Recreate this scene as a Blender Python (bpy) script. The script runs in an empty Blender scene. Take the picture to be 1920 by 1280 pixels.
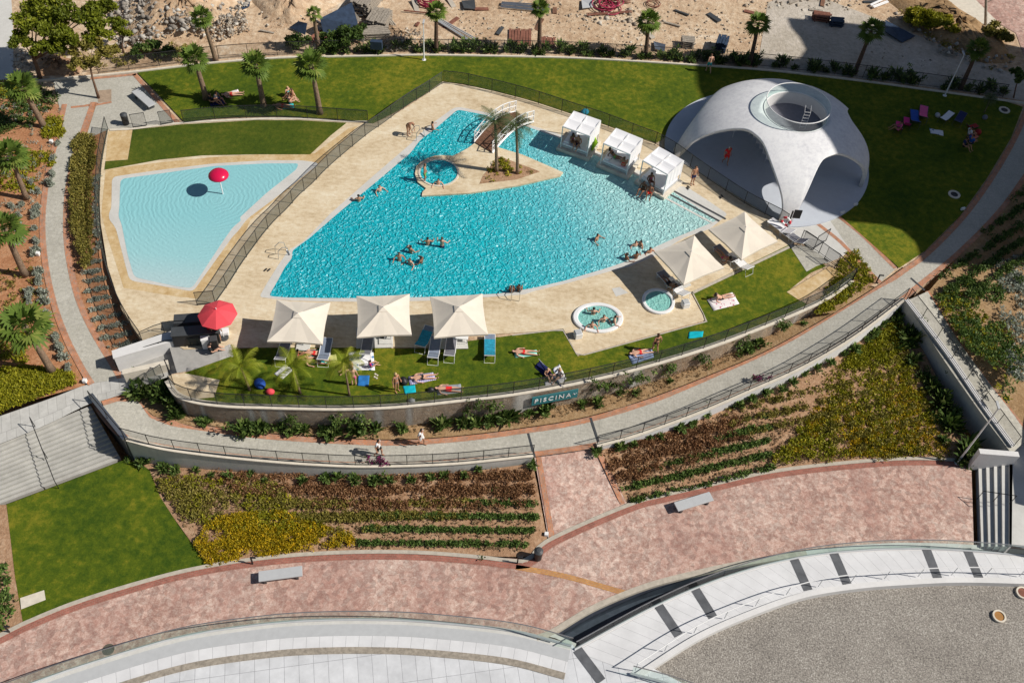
import bpy, math, random
import numpy as np
from mathutils import Vector, Matrix
from mathutils.geometry import tessellate_polygon
random.seed(7); rng = np.random.default_rng(7)
SC = bpy.context.scene; COL = SC.collection
R = math.radians
# ---------------------------------------------------------------- camera
FPX = 1850.0; CAMH = 46.0
_d = np.array([(835-960)/FPX, -(2120-640)/FPX, -1.0]); _d /= np.linalg.norm(_d)
_Z = -_d; _f = np.array([0, 0, -1.0]); _Y = _f-_f.dot(_Z)*_Z; _Y /= np.linalg.norm(_Y); _X = np.cross(_Y, _Z)
CM = np.array([_X, _Y, _Z])
cam = bpy.data.objects.new('camera', bpy.data.cameras.new('camera')); COL.objects.link(cam)
cam.data.sensor_width = 36; cam.data.lens = FPX/1920*36; cam.data.clip_start = 1; cam.data.clip_end = 3000
m4 = Matrix.Identity(4)
for i in range(3):
    for j in range(3): m4[i][j] = CM[i][j]
m4[2][3] = CAMH
cam.matrix_world = m4
SC.camera = cam
# ---------------------------------------------------------------- light
SUN_EL = 43.0; SUN_AZ = -5.0       # azimuth measured from +X
w = bpy.data.worlds.new('World'); SC.world = w; w.use_nodes = True
sky = w.node_tree.nodes.new('ShaderNodeTexSky'); sky.sky_type = 'NISHITA'; sky.sun_disc = False
sky.sun_elevation = R(SUN_EL); sky.sun_rotation = R(90-SUN_AZ)
w.node_tree.links.new(sky.outputs[0], w.node_tree.nodes['Background'].inputs[0])
w.node_tree.nodes['Background'].inputs[1].default_value = 0.05
sl = bpy.data.lights.new('sun', 'SUN'); sl.energy = 4.65; sl.angle = R(0.5); sl.color = (1, .945, .86)
so = bpy.data.objects.new('sun', sl); COL.objects.link(so); so.location = (40, 0, 60)
SUN = Vector((math.cos(R(SUN_EL))*math.cos(R(SUN_AZ)), math.cos(R(SUN_EL))*math.sin(R(SUN_AZ)), math.sin(R(SUN_EL))))
so.rotation_euler = (-SUN).to_track_quat('-Z', 'Y').to_euler()
SC.view_settings.view_transform = 'Standard'; SC.view_settings.look = 'None'; SC.view_settings.gamma = 1
SC.view_settings.exposure = 0.0
# ---------------------------------------------------------------- geometry helpers
def P(px, py, z=0.0):
    """world point where the sight line of a picture position meets height z"""
    r = CM @ np.array([(px-960)/FPX, -(py-640)/FPX, -1.0]); t = (z-CAMH)/r[2]
    return np.array([t*r[0], t*r[1], z])
def px_of(p):
    c = CM.T @ (np.array(p, float)-np.array([0, 0, CAMH])); return 960+FPX*c[0]/-c[2]
def top_of(base, px, py):
    """top of an upright thing standing at base whose head is seen at px,py"""
    best = None
    for h in np.arange(0.3, 14, 0.1):
        q = P(px, py, base[2]+h); dd = math.hypot(q[0]-base[0], q[1]-base[1])
        if best is None or dd < best[0]: best = (dd, q)
    return best[1]
def cr(pts, n=8):
    """catmull-rom through pts"""
    p = [np.array(q, float) for q in pts]; p = [2*p[0]-p[1]]+p+[2*p[-1]-p[-2]]; out = []
    for i in range(1, len(p)-2):
        a, b, c, d = p[i-1:i+3]
        for k in range(n):
            t = k/n
            out.append(.5*((2*b)+(-a+c)*t+(2*a-5*b+4*c-d)*t*t+(-a+3*b-3*c+d)*t**3))
    out.append(p[-2]); return out
def WL(pts, z=None, smooth=8):
    """picture polyline (px,py[,z]) to a world polyline; z number or function of px"""
    q = []
    for a in pts:
        zz = a[2] if len(a) > 2 else (z(a[0]) if callable(z) else (z or 0.0))
        q.append((a[0], a[1], zz))
    if smooth and len(q) > 2: q = cr(q, smooth)
    return [P(a[0], a[1], a[2]) for a in q]
def resample(line, n):
    l = np.array(line); s = np.r_[0, np.cumsum(np.linalg.norm(np.diff(l, axis=0), axis=1))]
    t = np.linspace(0, s[-1], n); return np.stack([np.interp(t, s, l[:, k]) for k in range(3)], 1)
def length(line):
    l = np.array(line); return float(np.linalg.norm(np.diff(l, axis=0), axis=1).sum())
def offs(line, d, dz=0.0):
    """parallel line at d metres to the left of travel"""
    l = np.array(line, float); t = np.gradient(l, axis=0); t[:, 2] = 0
    t /= np.linalg.norm(t, axis=1)[:, None]+1e-9
    return l+np.stack([-t[:, 1]*d, t[:, 0]*d, np.full(len(l), dz)], 1)
class MB:
    def __init__(s): s.v = []; s.f = []; s.m = []; s.uv = {}; s.tint = None
    def add(s, vs, fs, mi=0):
        o = len(s.v); s.v += [tuple(map(float, q)) for q in vs]
        for f in fs: s.f.append(tuple(o+i for i in f)); s.m.append(mi)
        return s
    def box(s, c, d, rz=0.0, mi=0, rx=0.0):
        x, y, z = d[0]/2, d[1]/2, d[2]/2
        vs = [Vector((a*x, b*y, e*z)) for a in (-1, 1) for b in (-1, 1) for e in (-1, 1)]
        mt = Matrix.Rotation(rz, 3, 'Z') @ Matrix.Rotation(rx, 3, 'X')
        return s.add([mt@q+Vector(c) for q in vs], [(0, 1, 3, 2), (4, 6, 7, 5), (0, 4, 5, 1), (2, 3, 7, 6), (0, 2, 6, 4), (1, 5, 7, 3)], mi)
    def tube(s, a, b, r, r2=None, n=8, mi=0, caps=True):
        return s.path([a, b], [r, r if r2 is None else r2], n, mi, caps)
    def path(s, pts, rs, n=8, mi=0, caps=True):
        pts = [Vector(map(float, p)) for p in pts]
        if not hasattr(rs, '__len__'): rs = [rs]*len(pts)
        vs = []; K = len(pts)
        for i, p in enumerate(pts):
            t = (pts[min(i+1, K-1)]-pts[max(i-1, 0)]).normalized()
            u = t.orthogonal().normalized() if abs(t.z) > .95 else t.cross(Vector((0, 0, 1))).normalized(); v = t.cross(u)
            for k in range(n):
                a = 2*math.pi*k/n; vs.append(p+float(rs[i])*(math.cos(a)*u+math.sin(a)*v))
        fs = [(i*n+k, i*n+(k+1) % n, (i+1)*n+(k+1) % n, (i+1)*n+k) for i in range(K-1) for k in range(n)]
        if caps: fs += [tuple(range(n))[::-1], tuple((K-1)*n+k for k in range(n))]
        return s.add(vs, fs, mi)
    def lathe(s, prof, c=(0, 0, 0), n=24, mi=0, sx=1, sy=1):
        vs = [(c[0]+r*sx*math.cos(2*math.pi*k/n), c[1]+r*sy*math.sin(2*math.pi*k/n), c[2]+z) for r, z in prof for k in range(n)]
        fs = [(i*n+k, i*n+(k+1) % n, (i+1)*n+(k+1) % n, (i+1)*n+k) for i in range(len(prof)-1) for k in range(n)]
        return s.add(vs, fs, mi)
    def prism(s, pts, z0, z1, mi=0):
        """pts: outline in xy; walls from z0 to z1 with a lid (z may be taken from the points when z1 is None)"""
        n = len(pts); top = [(p[0], p[1], p[2] if z1 is None else z1) for p in pts]
        tr = tessellate_polygon([[Vector((p[0], p[1], 0)) for p in pts]])
        s.add(top, [tuple(t) for t in tr], mi)
        bot = [(p[0], p[1], z0) for p in pts]
        s.add(top+bot, [(i, (i+1) % n, n+(i+1) % n, n+i) for i in range(n)], mi); return s
    def build(s, name, mat, parent=None, smooth=False, solid=0, bevel=0):
        me = bpy.data.meshes.new(name); me.from_pydata(s.v, [], s.f)
        mats = mat if isinstance(mat, (list, tuple)) else [mat]
        for q in mats: me.materials.append(q)
        me.polygons.foreach_set('material_index', s.m)
        if smooth: me.polygons.foreach_set('use_smooth', [True]*len(s.f))
        me.update(); o = bpy.data.objects.new(name, me); COL.objects.link(o)
        if parent is not None: o.parent = parent
        if solid:
            q = o.modifiers.new('s', 'SOLIDIFY'); q.thickness = solid; q.offset = 0
        if bevel:
            q = o.modifiers.new('b', 'BEVEL'); q.width = bevel; q.segments = 2; q.limit_method = 'ANGLE'
        return o
def tag(o, label=None, cat=None, group=None, kind=None):
    if label: o['label'] = label
    if cat: o['category'] = cat
    if group: o['group'] = group
    if kind: o['kind'] = kind
    return o
def thing(name, label, cat, loc=(0, 0, 0), rz=0.0, group=None):
    o = bpy.data.objects.new(name, None); COL.objects.link(o); o.location = [float(q) for q in loc]; o.rotation_euler = (0, 0, rz)
    o.empty_display_size = .3
    return tag(o, label, cat, group)
def dup(root, loc, rz=0.0, sc=1.0, label=None, group=None):
    def cp(o, par):
        c = o.copy(); COL.objects.link(c); c.parent = par
        for ch in o.children: cp(ch, c)
        return c
    kids = list(root.children); c = root.copy(); COL.objects.link(c)
    for ch in kids: cp(ch, c)
    c.location = [float(q) for q in loc]; c.rotation_euler = (0, 0, rz); c.scale = (sc, sc, sc)
    if label: c['label'] = label
    if group: c['group'] = group
    return c
def struct(o): o['kind'] = 'structure'; return o
def poly(name, pts, z, mat, lift=0.0, kind='structure', smooth=0):
    """flat polygon lying at z (or per point z), drawn through picture positions"""
    w_ = WL(pts, z, smooth); mb = MB()
    tr = tessellate_polygon([[Vector((p[0], p[1], 0)) for p in w_]])
    vs = [(p[0], p[1], p[2]+lift) for p in w_]; fs = []
    for t in tr:
        a, b, c = [vs[i] for i in t]
        if (b[0]-a[0])*(c[1]-a[1])-(b[1]-a[1])*(c[0]-a[0]) < 0: t = t[::-1]
        fs.append(tuple(t))
    mb.add(vs, fs); o = mb.build(name, mat)
    if kind: o['kind'] = kind
    return o
def strip(name, A, B, mat, lift=0.0, kind='structure', step=0.6, rows=1, parent=None):
    """ruled band between two world lines, uv in metres (u along, v across)"""
    n = max(2, int(max(length(A), length(B))/step)); a = resample(A, n); b = resample(B, n)
    wid = float(np.mean(np.linalg.norm(a-b, axis=1)))
    u = np.r_[0, np.cumsum(np.linalg.norm(np.diff((a+b)/2, axis=0), axis=1))]
    vs = []; uvs = []
    for j in range(rows+1):
        q = a+(b-a)*j/rows; q[:, 2] += lift; vs += [tuple(x) for x in q]; uvs += [(uu, wid*j/rows) for uu in u]
    fs = []
    for j in range(rows):
        for i in range(n-1):
            f = (j*n+i, j*n+i+1, (j+1)*n+i+1, (j+1)*n+i); p, q, r = [vs[k] for k in f[:3]]
            if (q[0]-p[0])*(r[1]-q[1])-(q[1]-p[1])*(r[0]-q[0]) < 0: f = f[::-1]
            fs.append(f)
    mb = MB(); mb.add(vs, fs); o = mb.build(name, mat, parent); L = o.data.uv_layers.new(name='UVMap')
    idx = [k for f in fs for k in f]; L.data.foreach_set('uv', [c for k in idx for c in uvs[k]])
    if kind: o['kind'] = kind
    return o
def wall_mesh(mb, line, base, thick, h=None, side=1, mi=0):
    """wall whose top follows line; base = z values/number/function(point)"""
    l = np.array(line); k = offs(l, thick*side); n = len(l)
    zb = [base(p) if callable(base) else base for p in l]
    vs = [tuple(p) for p in l]+[tuple(p) for p in k]+[(p[0], p[1], zb[i]) for i, p in enumerate(l)]+[(p[0], p[1], zb[i]) for i, p in enumerate(k)]
    fs = []
    for i in range(n-1): fs += [(i, i+1, n+i+1, n+i), (i, 2*n+i, 2*n+i+1, i+1), (n+i, n+i+1, 3*n+i+1, 3*n+i)]
    fs += [(0, n, 3*n, 2*n), (n-1, 3*n-1, 4*n-1, 2*n-1)]
    mb.add(vs, fs, mi)
# ---------------------------------------------------------------- materials
def newmat(name):
    m = bpy.data.materials.new(name); m.use_nodes = True; nt = m.node_tree
    return m, nt, nt.nodes['Principled BSDF']
def N(nt, t, **kw):
    n = nt.nodes.new(t)
    for k, v in kw.items():
        if k.startswith('i_'):
            key = k[2:]; key = int(key) if key.isdigit() else key.replace('_', ' ')
            n.inputs[key].default_value = v
        else: setattr(n, k, v)
    return n
def ramp(nt, src, stops, interp='LINEAR'):
    n = nt.nodes.new('ShaderNodeValToRGB'); r = n.color_ramp; r.interpolation = interp
    while len(r.elements) < len(stops): r.elements.new(.5)
    for e, (p, c) in zip(r.elements, stops): e.position = p; e.color = (*c, 1) if len(c) == 3 else c
    nt.links.new(src, n.inputs[0]); return n.outputs[0]
def mixc(nt, fac, a, b, mode='MIX'):
    n = nt.nodes.new('ShaderNodeMix'); n.data_type = 'RGBA'; n.blend_type = mode; ins = n.inputs
    for s, v in ((ins[0], fac), (ins[6], a), (ins[7], b)):
        if isinstance(v, bpy.types.NodeSocket): nt.links.new(v, s)
        elif isinstance(v, (int, float)): s.default_value = v
        else: s.default_value = (*v, 1)
    return n.outputs[2]
def coords(nt, kind='Object', sc=(1, 1, 1)):
    t = nt.nodes.new('ShaderNodeTexCoord'); mp = nt.nodes.new('ShaderNodeMapping'); mp.inputs[3].default_value = sc
    nt.links.new(t.outputs[kind], mp.inputs[0]); return mp.outputs[0]
def noise(nt, vec, scale, detail=4, rough=.6, dist=0.0):
    n = N(nt, 'ShaderNodeTexNoise', i_Scale=scale, i_Detail=detail, i_Roughness=rough, i_Distortion=dist); nt.links.new(vec, n.inputs['Vector']); return n.outputs[0]
def bump(nt, bs, h, s=.3, d=.05):
    b = N(nt, 'ShaderNodeBump', i_Strength=s, i_Distance=d); nt.links.new(h, b.inputs['Height']); nt.links.new(b.outputs[0], bs.inputs['Normal']); return b
def plain(name, c, rough=.6, var=.12, sc=3, metal=0, bmp=0, spec=.4):
    """painted or solid surface with slight mottling"""
    m, nt, bs = newmat(name); v = coords(nt); f = noise(nt, v, sc)
    a = tuple(min(1, q*(1+var)) for q in c); b = tuple(q*(1-var) for q in c)
    nt.links.new(ramp(nt, f, [(.3, b), (.7, a)]), bs.inputs['Base Color'])
    bs.inputs['Roughness'].default_value = rough; bs.inputs['Metallic'].default_value = metal; bs.inputs['Specular IOR Level'].default_value = spec
    if bmp: bump(nt, bs, f, bmp)
    return m
def mottled(name, stops, sc=(.5, 6), mixw=.5, rough=.9, bmp=.3, bd=.04, stretch=(1, 1, 1), spec=.2, extra=None):
    """ground surface: a broad and a fine noise mixed through a colour ramp"""
    m, nt, bs = newmat(name); v = coords(nt, 'Object', stretch)
    a = noise(nt, v, sc[0], 5, .65); b = noise(nt, v, sc[1], 5, .7)
    mx = N(nt, 'ShaderNodeMix', i_0=mixw); nt.links.new(a, mx.inputs[2]); nt.links.new(b, mx.inputs[3])
    c = ramp(nt, mx.outputs[0], stops)
    if extra: c = extra(nt, v, c)
    nt.links.new(c, bs.inputs['Base Color']); bs.inputs['Roughness'].default_value = rough; bs.inputs['Specular IOR Level'].default_value = spec
    bump(nt, bs, b, bmp, bd); return m
def grid_lines(nt, vec, sx, sy, wdt=.03, off=.0):
    n = N(nt, 'ShaderNodeTexBrick', i_Scale=1.0); n.offset = off; n.inputs['Mortar Size'].default_value = wdt; n.inputs['Brick Width'].default_value = sx; n.inputs['Row Height'].default_value = sy
    n.inputs['Color1'].default_value = (1, 1, 1, 1); n.inputs['Color2'].default_value = (1, 1, 1, 1); n.inputs['Mortar'].default_value = (0, 0, 0, 1); n.inputs['Mortar Smooth'].default_value = .3
    nt.links.new(vec, n.inputs['Vector']); return n
def bricks(name, c1, c2, mort, bw, rh, ms=.01, coord='UV', off=.5, rough=.9, sc=5, rot=0, var=.5):
    m, nt, bs = newmat(name); v = coords(nt, coord)
    v.node.inputs[2].default_value = (0, 0, rot)
    n = N(nt, 'ShaderNodeTexBrick', i_Scale=1.0); n.offset = off; n.inputs['Color1'].default_value = (*c1, 1); n.inputs['Color2'].default_value = (*c2, 1); n.inputs['Mortar'].default_value = (*mort, 1)
    n.inputs['Mortar Size'].default_value = ms; n.inputs['Brick Width'].default_value = bw; n.inputs['Row Height'].default_value = rh; nt.links.new(v, n.inputs['Vector'])
    f = noise(nt, coords(nt), sc, 5, .7); c = mixc(nt, var, n.outputs[0], ramp(nt, f, [(.3, (.55, .55, .55)), (.7, (1.25, 1.25, 1.25))]), 'MULTIPLY')
    nt.links.new(c, bs.inputs['Base Color']); bs.inputs['Roughness'].default_value = rough; bs.inputs['Specular IOR Level'].default_value = .2
    bump(nt, bs, n.outputs[1], -.3, .01); return m
def leafmat(name, dark, light, third=None, rough=.6):
    """foliage: colour per leaf clump from the vertex attribute v"""
    m, nt, bs = newmat(name); a = nt.nodes.new('ShaderNodeAttribute'); a.attribute_name = 'v'
    st = [(0, dark), (.75, light)]+([(1, third)] if third else [])
    nt.links.new(ramp(nt, a.outputs['Fac'], st), bs.inputs['Base Color']); bs.inputs['Roughness'].default_value = rough; bs.inputs['Specular IOR Level'].default_value = .25
    tr = nt.nodes.new('ShaderNodeBsdfTranslucent'); nt.links.new(ramp(nt, a.outputs['Fac'], st), tr.inputs[0])
    ms = nt.nodes.new('ShaderNodeMixShader'); ms.inputs[0].default_value = .25
    nt.links.new(bs.outputs[0], ms.inputs[1]); nt.links.new(tr.outputs[0], ms.inputs[2]); nt.links.new(ms.outputs[0], nt.nodes['Material Output'].inputs[0])
    return m
def mesh_np(name, v, f, mat, parent=None, tint=None, smooth=False):
    """fast mesh from numpy verts (N,3) and quads/tris (M,k)"""
    me = bpy.data.meshes.new(name); k = f.shape[1]
    me.vertices.add(len(v)); me.vertices.foreach_set('co', v.astype(np.float32).ravel())
    me.loops.add(f.size); me.loops.foreach_set('vertex_index', f.astype(np.int32).ravel())
    me.polygons.add(len(f)); me.polygons.foreach_set('loop_start', (np.arange(len(f))*k).astype(np.int32)); me.polygons.foreach_set('loop_total', np.full(len(f), k, np.int32))
    if tint is not None:
        at = me.attributes.new('v', 'FLOAT', 'POINT'); at.data.foreach_set('value', tint.astype(np.float32))
    me.materials.append(mat); me.update(calc_edges=True); me.validate()
    if smooth: me.polygons.foreach_set('use_smooth', [True]*len(f))
    o = bpy.data.objects.new(name, me); COL.objects.link(o)
    if parent is not None: o.parent = parent
    return o
def leaves(cent, rad, per, size, up=.4, flat=1.0, tint=None, asp=.5):
    """leaf quads scattered round the centres; returns verts, quads, tint"""
    n = len(cent); cent = np.repeat(np.asarray(cent, float), per, 0); rad = np.repeat(np.broadcast_to(rad, (n,)), per)
    d = rng.normal(size=(n*per, 3)); d /= np.linalg.norm(d, axis=1)[:, None]
    r = rad*rng.random(n*per)**.45
    c = cent+d*r[:, None]*np.array([1, 1, flat]); c[:, 2] = np.maximum(c[:, 2], cent[:, 2]-rad*flat*.9)
    a = rng.normal(size=(n*per, 3))+d*.8; a[:, 2] += up; a /= np.linalg.norm(a, axis=1)[:, None]
    b = np.cross(a, rng.normal(size=(n*per, 3))); b /= np.linalg.norm(b, axis=1)[:, None]
    s = size*(.6+.8*rng.random(n*per)); a *= s[:, None]; b *= (s*asp)[:, None]
    v = np.stack([c-a-b*.3, c+b, c+a, c-b], 1).reshape(-1, 3)
    f = np.arange(n*per*4).reshape(-1, 4)
    t = (np.repeat(rng.random(n) if tint is None else tint, per)*.55+.45*rng.random(n*per)); t = np.repeat(np.clip(t, 0, 1), 4)
    return v, f, t
def inside(pts, polyg):
    x, y = pts[:, 0], pts[:, 1]; r = np.zeros(len(x), bool); n = len(polyg)
    for i in range(n):
        x0, y0 = polyg[i][0], polyg[i][1]; x1, y1 = polyg[(i+1) % n][0], polyg[(i+1) % n][1]
        c = ((y0 > y) != (y1 > y)) & (x < (x1-x0)*(y-y0)/(y1-y0+1e-12)+x0); r ^= c
    return r
# ================================================================ materials
M = {}
def _grain(nt, v, c):
    f = noise(nt, v, 14, 3, .8); return mixc(nt, .75, c, ramp(nt, f, [(.32, (.55, .6, .5)), (.68, (1.35, 1.3, 1.2))]), 'MULTIPLY')
M['grass'] = mottled('lawn grass', [(.38, (.040, .078, .005)), (.5, (.090, .126, .007)), (.61, (.200, .190, .016))], (.16, 2.2), .5, .95, .6, .05, extra=_grain)
M['grass_dark'] = mottled('damp lawn grass', [(.34, (.035, .065, .006)), (.5, (.065, .095, .008)), (.66, (.120, .130, .016))], (.25, 2.6), .5, .95, .6, .05, extra=_grain)
def _joint(nt, v, c):
    g = grid_lines(nt, v, .9, .6, .006, .5); f = mixc(nt, .25, (1, 1, 1), g.outputs[0]); return mixc(nt, 1, c, f, 'MULTIPLY')
M['deck'] = mottled('sandy deck stone', [(.33, (.46, .34, .20)), (.5, (.66, .54, .37)), (.68, (.80, .72, .56))], (.35, 2.5), .5, .8, .1, .01, stretch=(1, 1.7, 1), extra=_joint)
M['deck_wet'] = mottled('ochre deck stone', [(.33, (.44, .27, .11)), (.5, (.58, .42, .22)), (.7, (.74, .6, .4))], (.6, 3), .5, .7, .1, .01, extra=_joint)
def _slab(nt, v, c):
    g = grid_lines(nt, v, 1.1, 1.1, .012, .5); c = mixc(nt, 1, c, mixc(nt, .2, (1, 1, 1), g.outputs[0]), 'MULTIPLY'); return _grain2(nt, v, c)
def _grain2(nt, v, c):
    f = noise(nt, v, 9, 4, .8); return mixc(nt, .6, c, ramp(nt, f, [(.33, (.72, .72, .74)), (.67, (1.2, 1.2, 1.16))]), 'MULTIPLY')
M['concrete'] = mottled('grey washed concrete', [(.3, (.36, .345, .295)), (.5, (.46, .44, .385)), (.7, (.58, .56, .50))], (.7, 5), .6, .9, .3, .01, extra=_slab)
M['conc_light'] = mottled('pale smooth concrete', [(.3, (.50, .49, .46)), (.7, (.66, .65, .62))], (.8, 6), .4, .8, .1, .01)
M['soil'] = mottled('red garden soil', [(.3, (.24, .13, .07)), (.5, (.39, .235, .14)), (.7, (.55, .39, .26))], (.8, 5), .6, 1, .8, .08)
M['soil_red'] = mottled('red orange garden soil', [(.3, (.27, .11, .05)), (.5, (.42, .20, .10)), (.7, (.56, .34, .20))], (.8, 5), .6, 1, .8, .08)
M['soil_tan'] = mottled('tan garden soil', [(.3, (.22, .13, .06)), (.5, (.36, .23, .12)), (.7, (.48, .35, .21))], (.8, 5), .6, 1, .8, .08)
M['earth'] = mottled('pale building site earth', [(.30, (.26, .17, .10)), (.44, (.48, .33, .21)), (.55, (.63, .48, .33)), (.68, (.80, .72, .60))], (.16, 2.2), .5, 1, .8, .15)
M['brick'] = bricks('terracotta border bricks', (.55, .22, .11), (.42, .24, .17), (.40, .30, .22), .21, .105, .008, sc=2.5, var=.7)
M['brick_red'] = bricks('red border bricks', (.40, .15, .11), (.30, .12, .09), (.34, .22, .17), .21, .105, .008, sc=2.5, var=.6)
M['brick_yellow'] = bricks('ochre border bricks', (.58, .30, .10), (.50, .24, .10), (.4, .28, .2), .21, .105, .008, sc=2.5, var=.6)
def pinkmat():
    m, nt, bs = newmat('pink stamped paving'); v = coords(nt)
    big = noise(nt, v, .22, 4, .6); mid = noise(nt, coords(nt, 'Object', (1, 1.25, 1)), 1.6, 5, .75, .6)
    vo = N(nt, 'ShaderNodeTexVoronoi', i_Scale=3.6); nt.links.new(v, vo.inputs['Vector'])
    fine = noise(nt, v, 5.5, 5, .85)
    md_ = N(nt, 'ShaderNodeMath', operation='MULTIPLY'); nt.links.new(mid, md_.inputs[0]); md_.inputs[1].default_value = .42; mid = md_.outputs[0]
    mx = N(nt, 'ShaderNodeMath', operation='MULTIPLY_ADD'); nt.links.new(big, mx.inputs[0]); mx.inputs[1].default_value = .45; nt.links.new(mid, mx.inputs[2])
    m2 = N(nt, 'ShaderNodeMath', operation='MULTIPLY_ADD'); nt.links.new(fine, m2.inputs[0]); m2.inputs[1].default_value = 1.5; nt.links.new(mx.outputs[0], m2.inputs[2])
    c = ramp(nt, m2.outputs[0], [(0.0, (0, 0, 0)), (1, (1, 1, 1))])
    m3 = N(nt, 'ShaderNodeMath', operation='MULTIPLY'); nt.links.new(m2.outputs[0], m3.inputs[0]); m3.inputs[1].default_value = .485
    base = ramp(nt, m3.outputs[0], [(.47, (.36, .21, .17)), (.54, (.46, .30, .25)), (.60, (.55, .40, .34)), (.68, (.67, .55, .48))])
    # bands of differently worn paving
    wv = noise(nt, coords(nt, 'Object', (.5, .06, 1)), 1.0, 2); base2 = mixc(nt, ramp(nt, wv, [(.46, (0, 0, 0)), (.54, (.6, .6, .6))]), base, mixc(nt, .5, base, (.36, .19, .16)))
    cell = ramp(nt, vo.outputs['Color'], [(.2, (.74, .72, .71)), (.8, (1.16, 1.13, 1.1))])
    nt.links.new(mixc(nt, .8, base2, cell, 'MULTIPLY'), bs.inputs['Base Color']); bs.inputs['Roughness'].default_value = .85; bs.inputs['Specular IOR Level'].default_value = .25
    bump(nt, bs, fine, .4, .02); return m
M['pink'] = pinkmat()
M['white_tile'] = bricks('white terrace tiles', (.68, .68, .69), (.72, .72, .73), (.42, .42, .43), .66, 5, .01, off=0, rough=.35, sc=.8, var=.25)
M['big_tile'] = bricks('large pale floor tiles', (.62, .63, .65), (.67, .68, .70), (.36, .36, .38), .72, 1.6, .012, coord='Object', off=0, rough=.5, sc=.9, var=.4, rot=R(-13))
M['paver'] = bricks('pale landing pavers', (.50, .49, .46), (.57, .56, .53), (.38, .37, .35), .5, .85, .014, off=.5, sc=2, var=.4)
M['stair_stone'] = bricks('pale stair stone', (.54, .53, .50), (.60, .58, .54), (.44, .43, .4), 1.6, .4, .008, off=.5, sc=1.2, var=.4)
M['slate'] = plain('dark slate band', (.11, .115, .125), .5, .25, 2)
M['cream_stone'] = plain('cream coping stone', (.66, .60, .50), .8, .12, 3, bmp=.05)
M['beige_curb'] = plain('beige kerb stone', (.47, .42, .35), .9, .15, 4, bmp=.05)
M['plaster'] = mottled('grey render', [(.3, (.52, .50, .46)), (.7, (.68, .66, .61))], (.5, 4), .5, .9, .1, .01, stretch=(1, 1, .4))
M['white'] = plain('white paint', (.80, .80, .80), .45, .04, 2)
M['white_plaster'] = mottled('white render', [(.3, (.62, .61, .60)), (.7, (.76, .75, .74))], (.6, 5), .4, .8, .1, .01)
M['dome'] = mottled('white trowelled shell', [(.3, (.58, .58, .61)), (.45, (.70, .70, .72)), (.55, (.78, .78, .79)), (.7, (.84, .84, .84))], (.5, 4), .45, .75, .15, .02)
M['gravel'] = mottled('roof gravel', [(.30, (.05, .045, .04)), (.43, (.22, .20, .18)), (.55, (.36, .33, .29)), (.70, (.70, .67, .62))], (.5, 13), .85, 1, 1, .05)
M['black'] = plain('black metal', (.02, .02, .022), .5, .1)
M['darkgrey'] = plain('dark grey metal', (.06, .065, .07), .5, .1)
M['steel'] = plain('brushed steel', (.55, .56, .57), .3, .05, metal=.9)
M['lightgrey'] = plain('light grey paint', (.48, .49, .50), .5, .05)
M['wood'] = plain('weathered brown planks', (.20, .10, .06), .8, .35, 4, bmp=.2)
M['grey_wood'] = plain('weathered grey timber', (.32, .28, .23), .9, .3, 6, bmp=.3)
M['rust'] = plain('rusty brown metal', (.22, .09, .06), .9, .3, 4)
M['blue_dark'] = plain('dark blue tarpaulin', (.03, .05, .09), .6, .3, 3)
M['canvas'] = plain('cream canvas', (.74, .67, .57), .85, .05, 1.2, spec=.1)
M['canvas_white'] = plain('white fabric', (.82, .82, .84), .85, .04, 2, spec=.1)
M['red_canvas'] = plain('coral red canvas', (.75, .07, .09), .7, .06, 2)
M['magenta'] = plain('magenta gloss', (.62, .01, .07), .25, .05, 2)
M['fabric_grey'] = plain('grey mesh fabric', (.20, .20, .23), .8, .1, 4)
M['teal_sign'] = plain('teal sign board', (.03, .19, .22), .5, .1, 2)
def glassmat():
    m, nt, bs = newmat('balustrade glass'); t = nt.nodes.new('ShaderNodeBsdfTransparent'); t.inputs[0].default_value = (.82, .93, .90, 1)
    g = nt.nodes.new('ShaderNodeBsdfGlossy'); g.inputs['Roughness'].default_value = .05; ms = nt.nodes.new('ShaderNodeMixShader'); ms.inputs[0].default_value = .09
    nt.links.new(t.outputs[0], ms.inputs[1]); nt.links.new(g.outputs[0], ms.inputs[2]); nt.links.new(ms.outputs[0], nt.nodes['Material Output'].inputs[0]); return m
M['glass'] = glassmat()
def meshmat(name, c, op):
    """fine woven wire seen from far: an even part of the area is open"""
    m, nt, bs = newmat(name); t = nt.nodes.new('ShaderNodeBsdfTransparent'); ms = nt.nodes.new('ShaderNodeMixShader'); ms.inputs[0].default_value = op
    bs.inputs['Base Color'].default_value = (*c, 1); bs.inputs['Roughness'].default_value = .7
    nt.links.new(t.outputs[0], ms.inputs[1]); nt.links.new(bs.outputs[0], ms.inputs[2]); nt.links.new(ms.outputs[0], nt.nodes['Material Output'].inputs[0]); return m
M['wire'] = meshmat('green wire mesh', (.04, .06, .05), .42)
M['wire_light'] = meshmat('thin wire mesh', (.05, .05, .05), .22)
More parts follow.
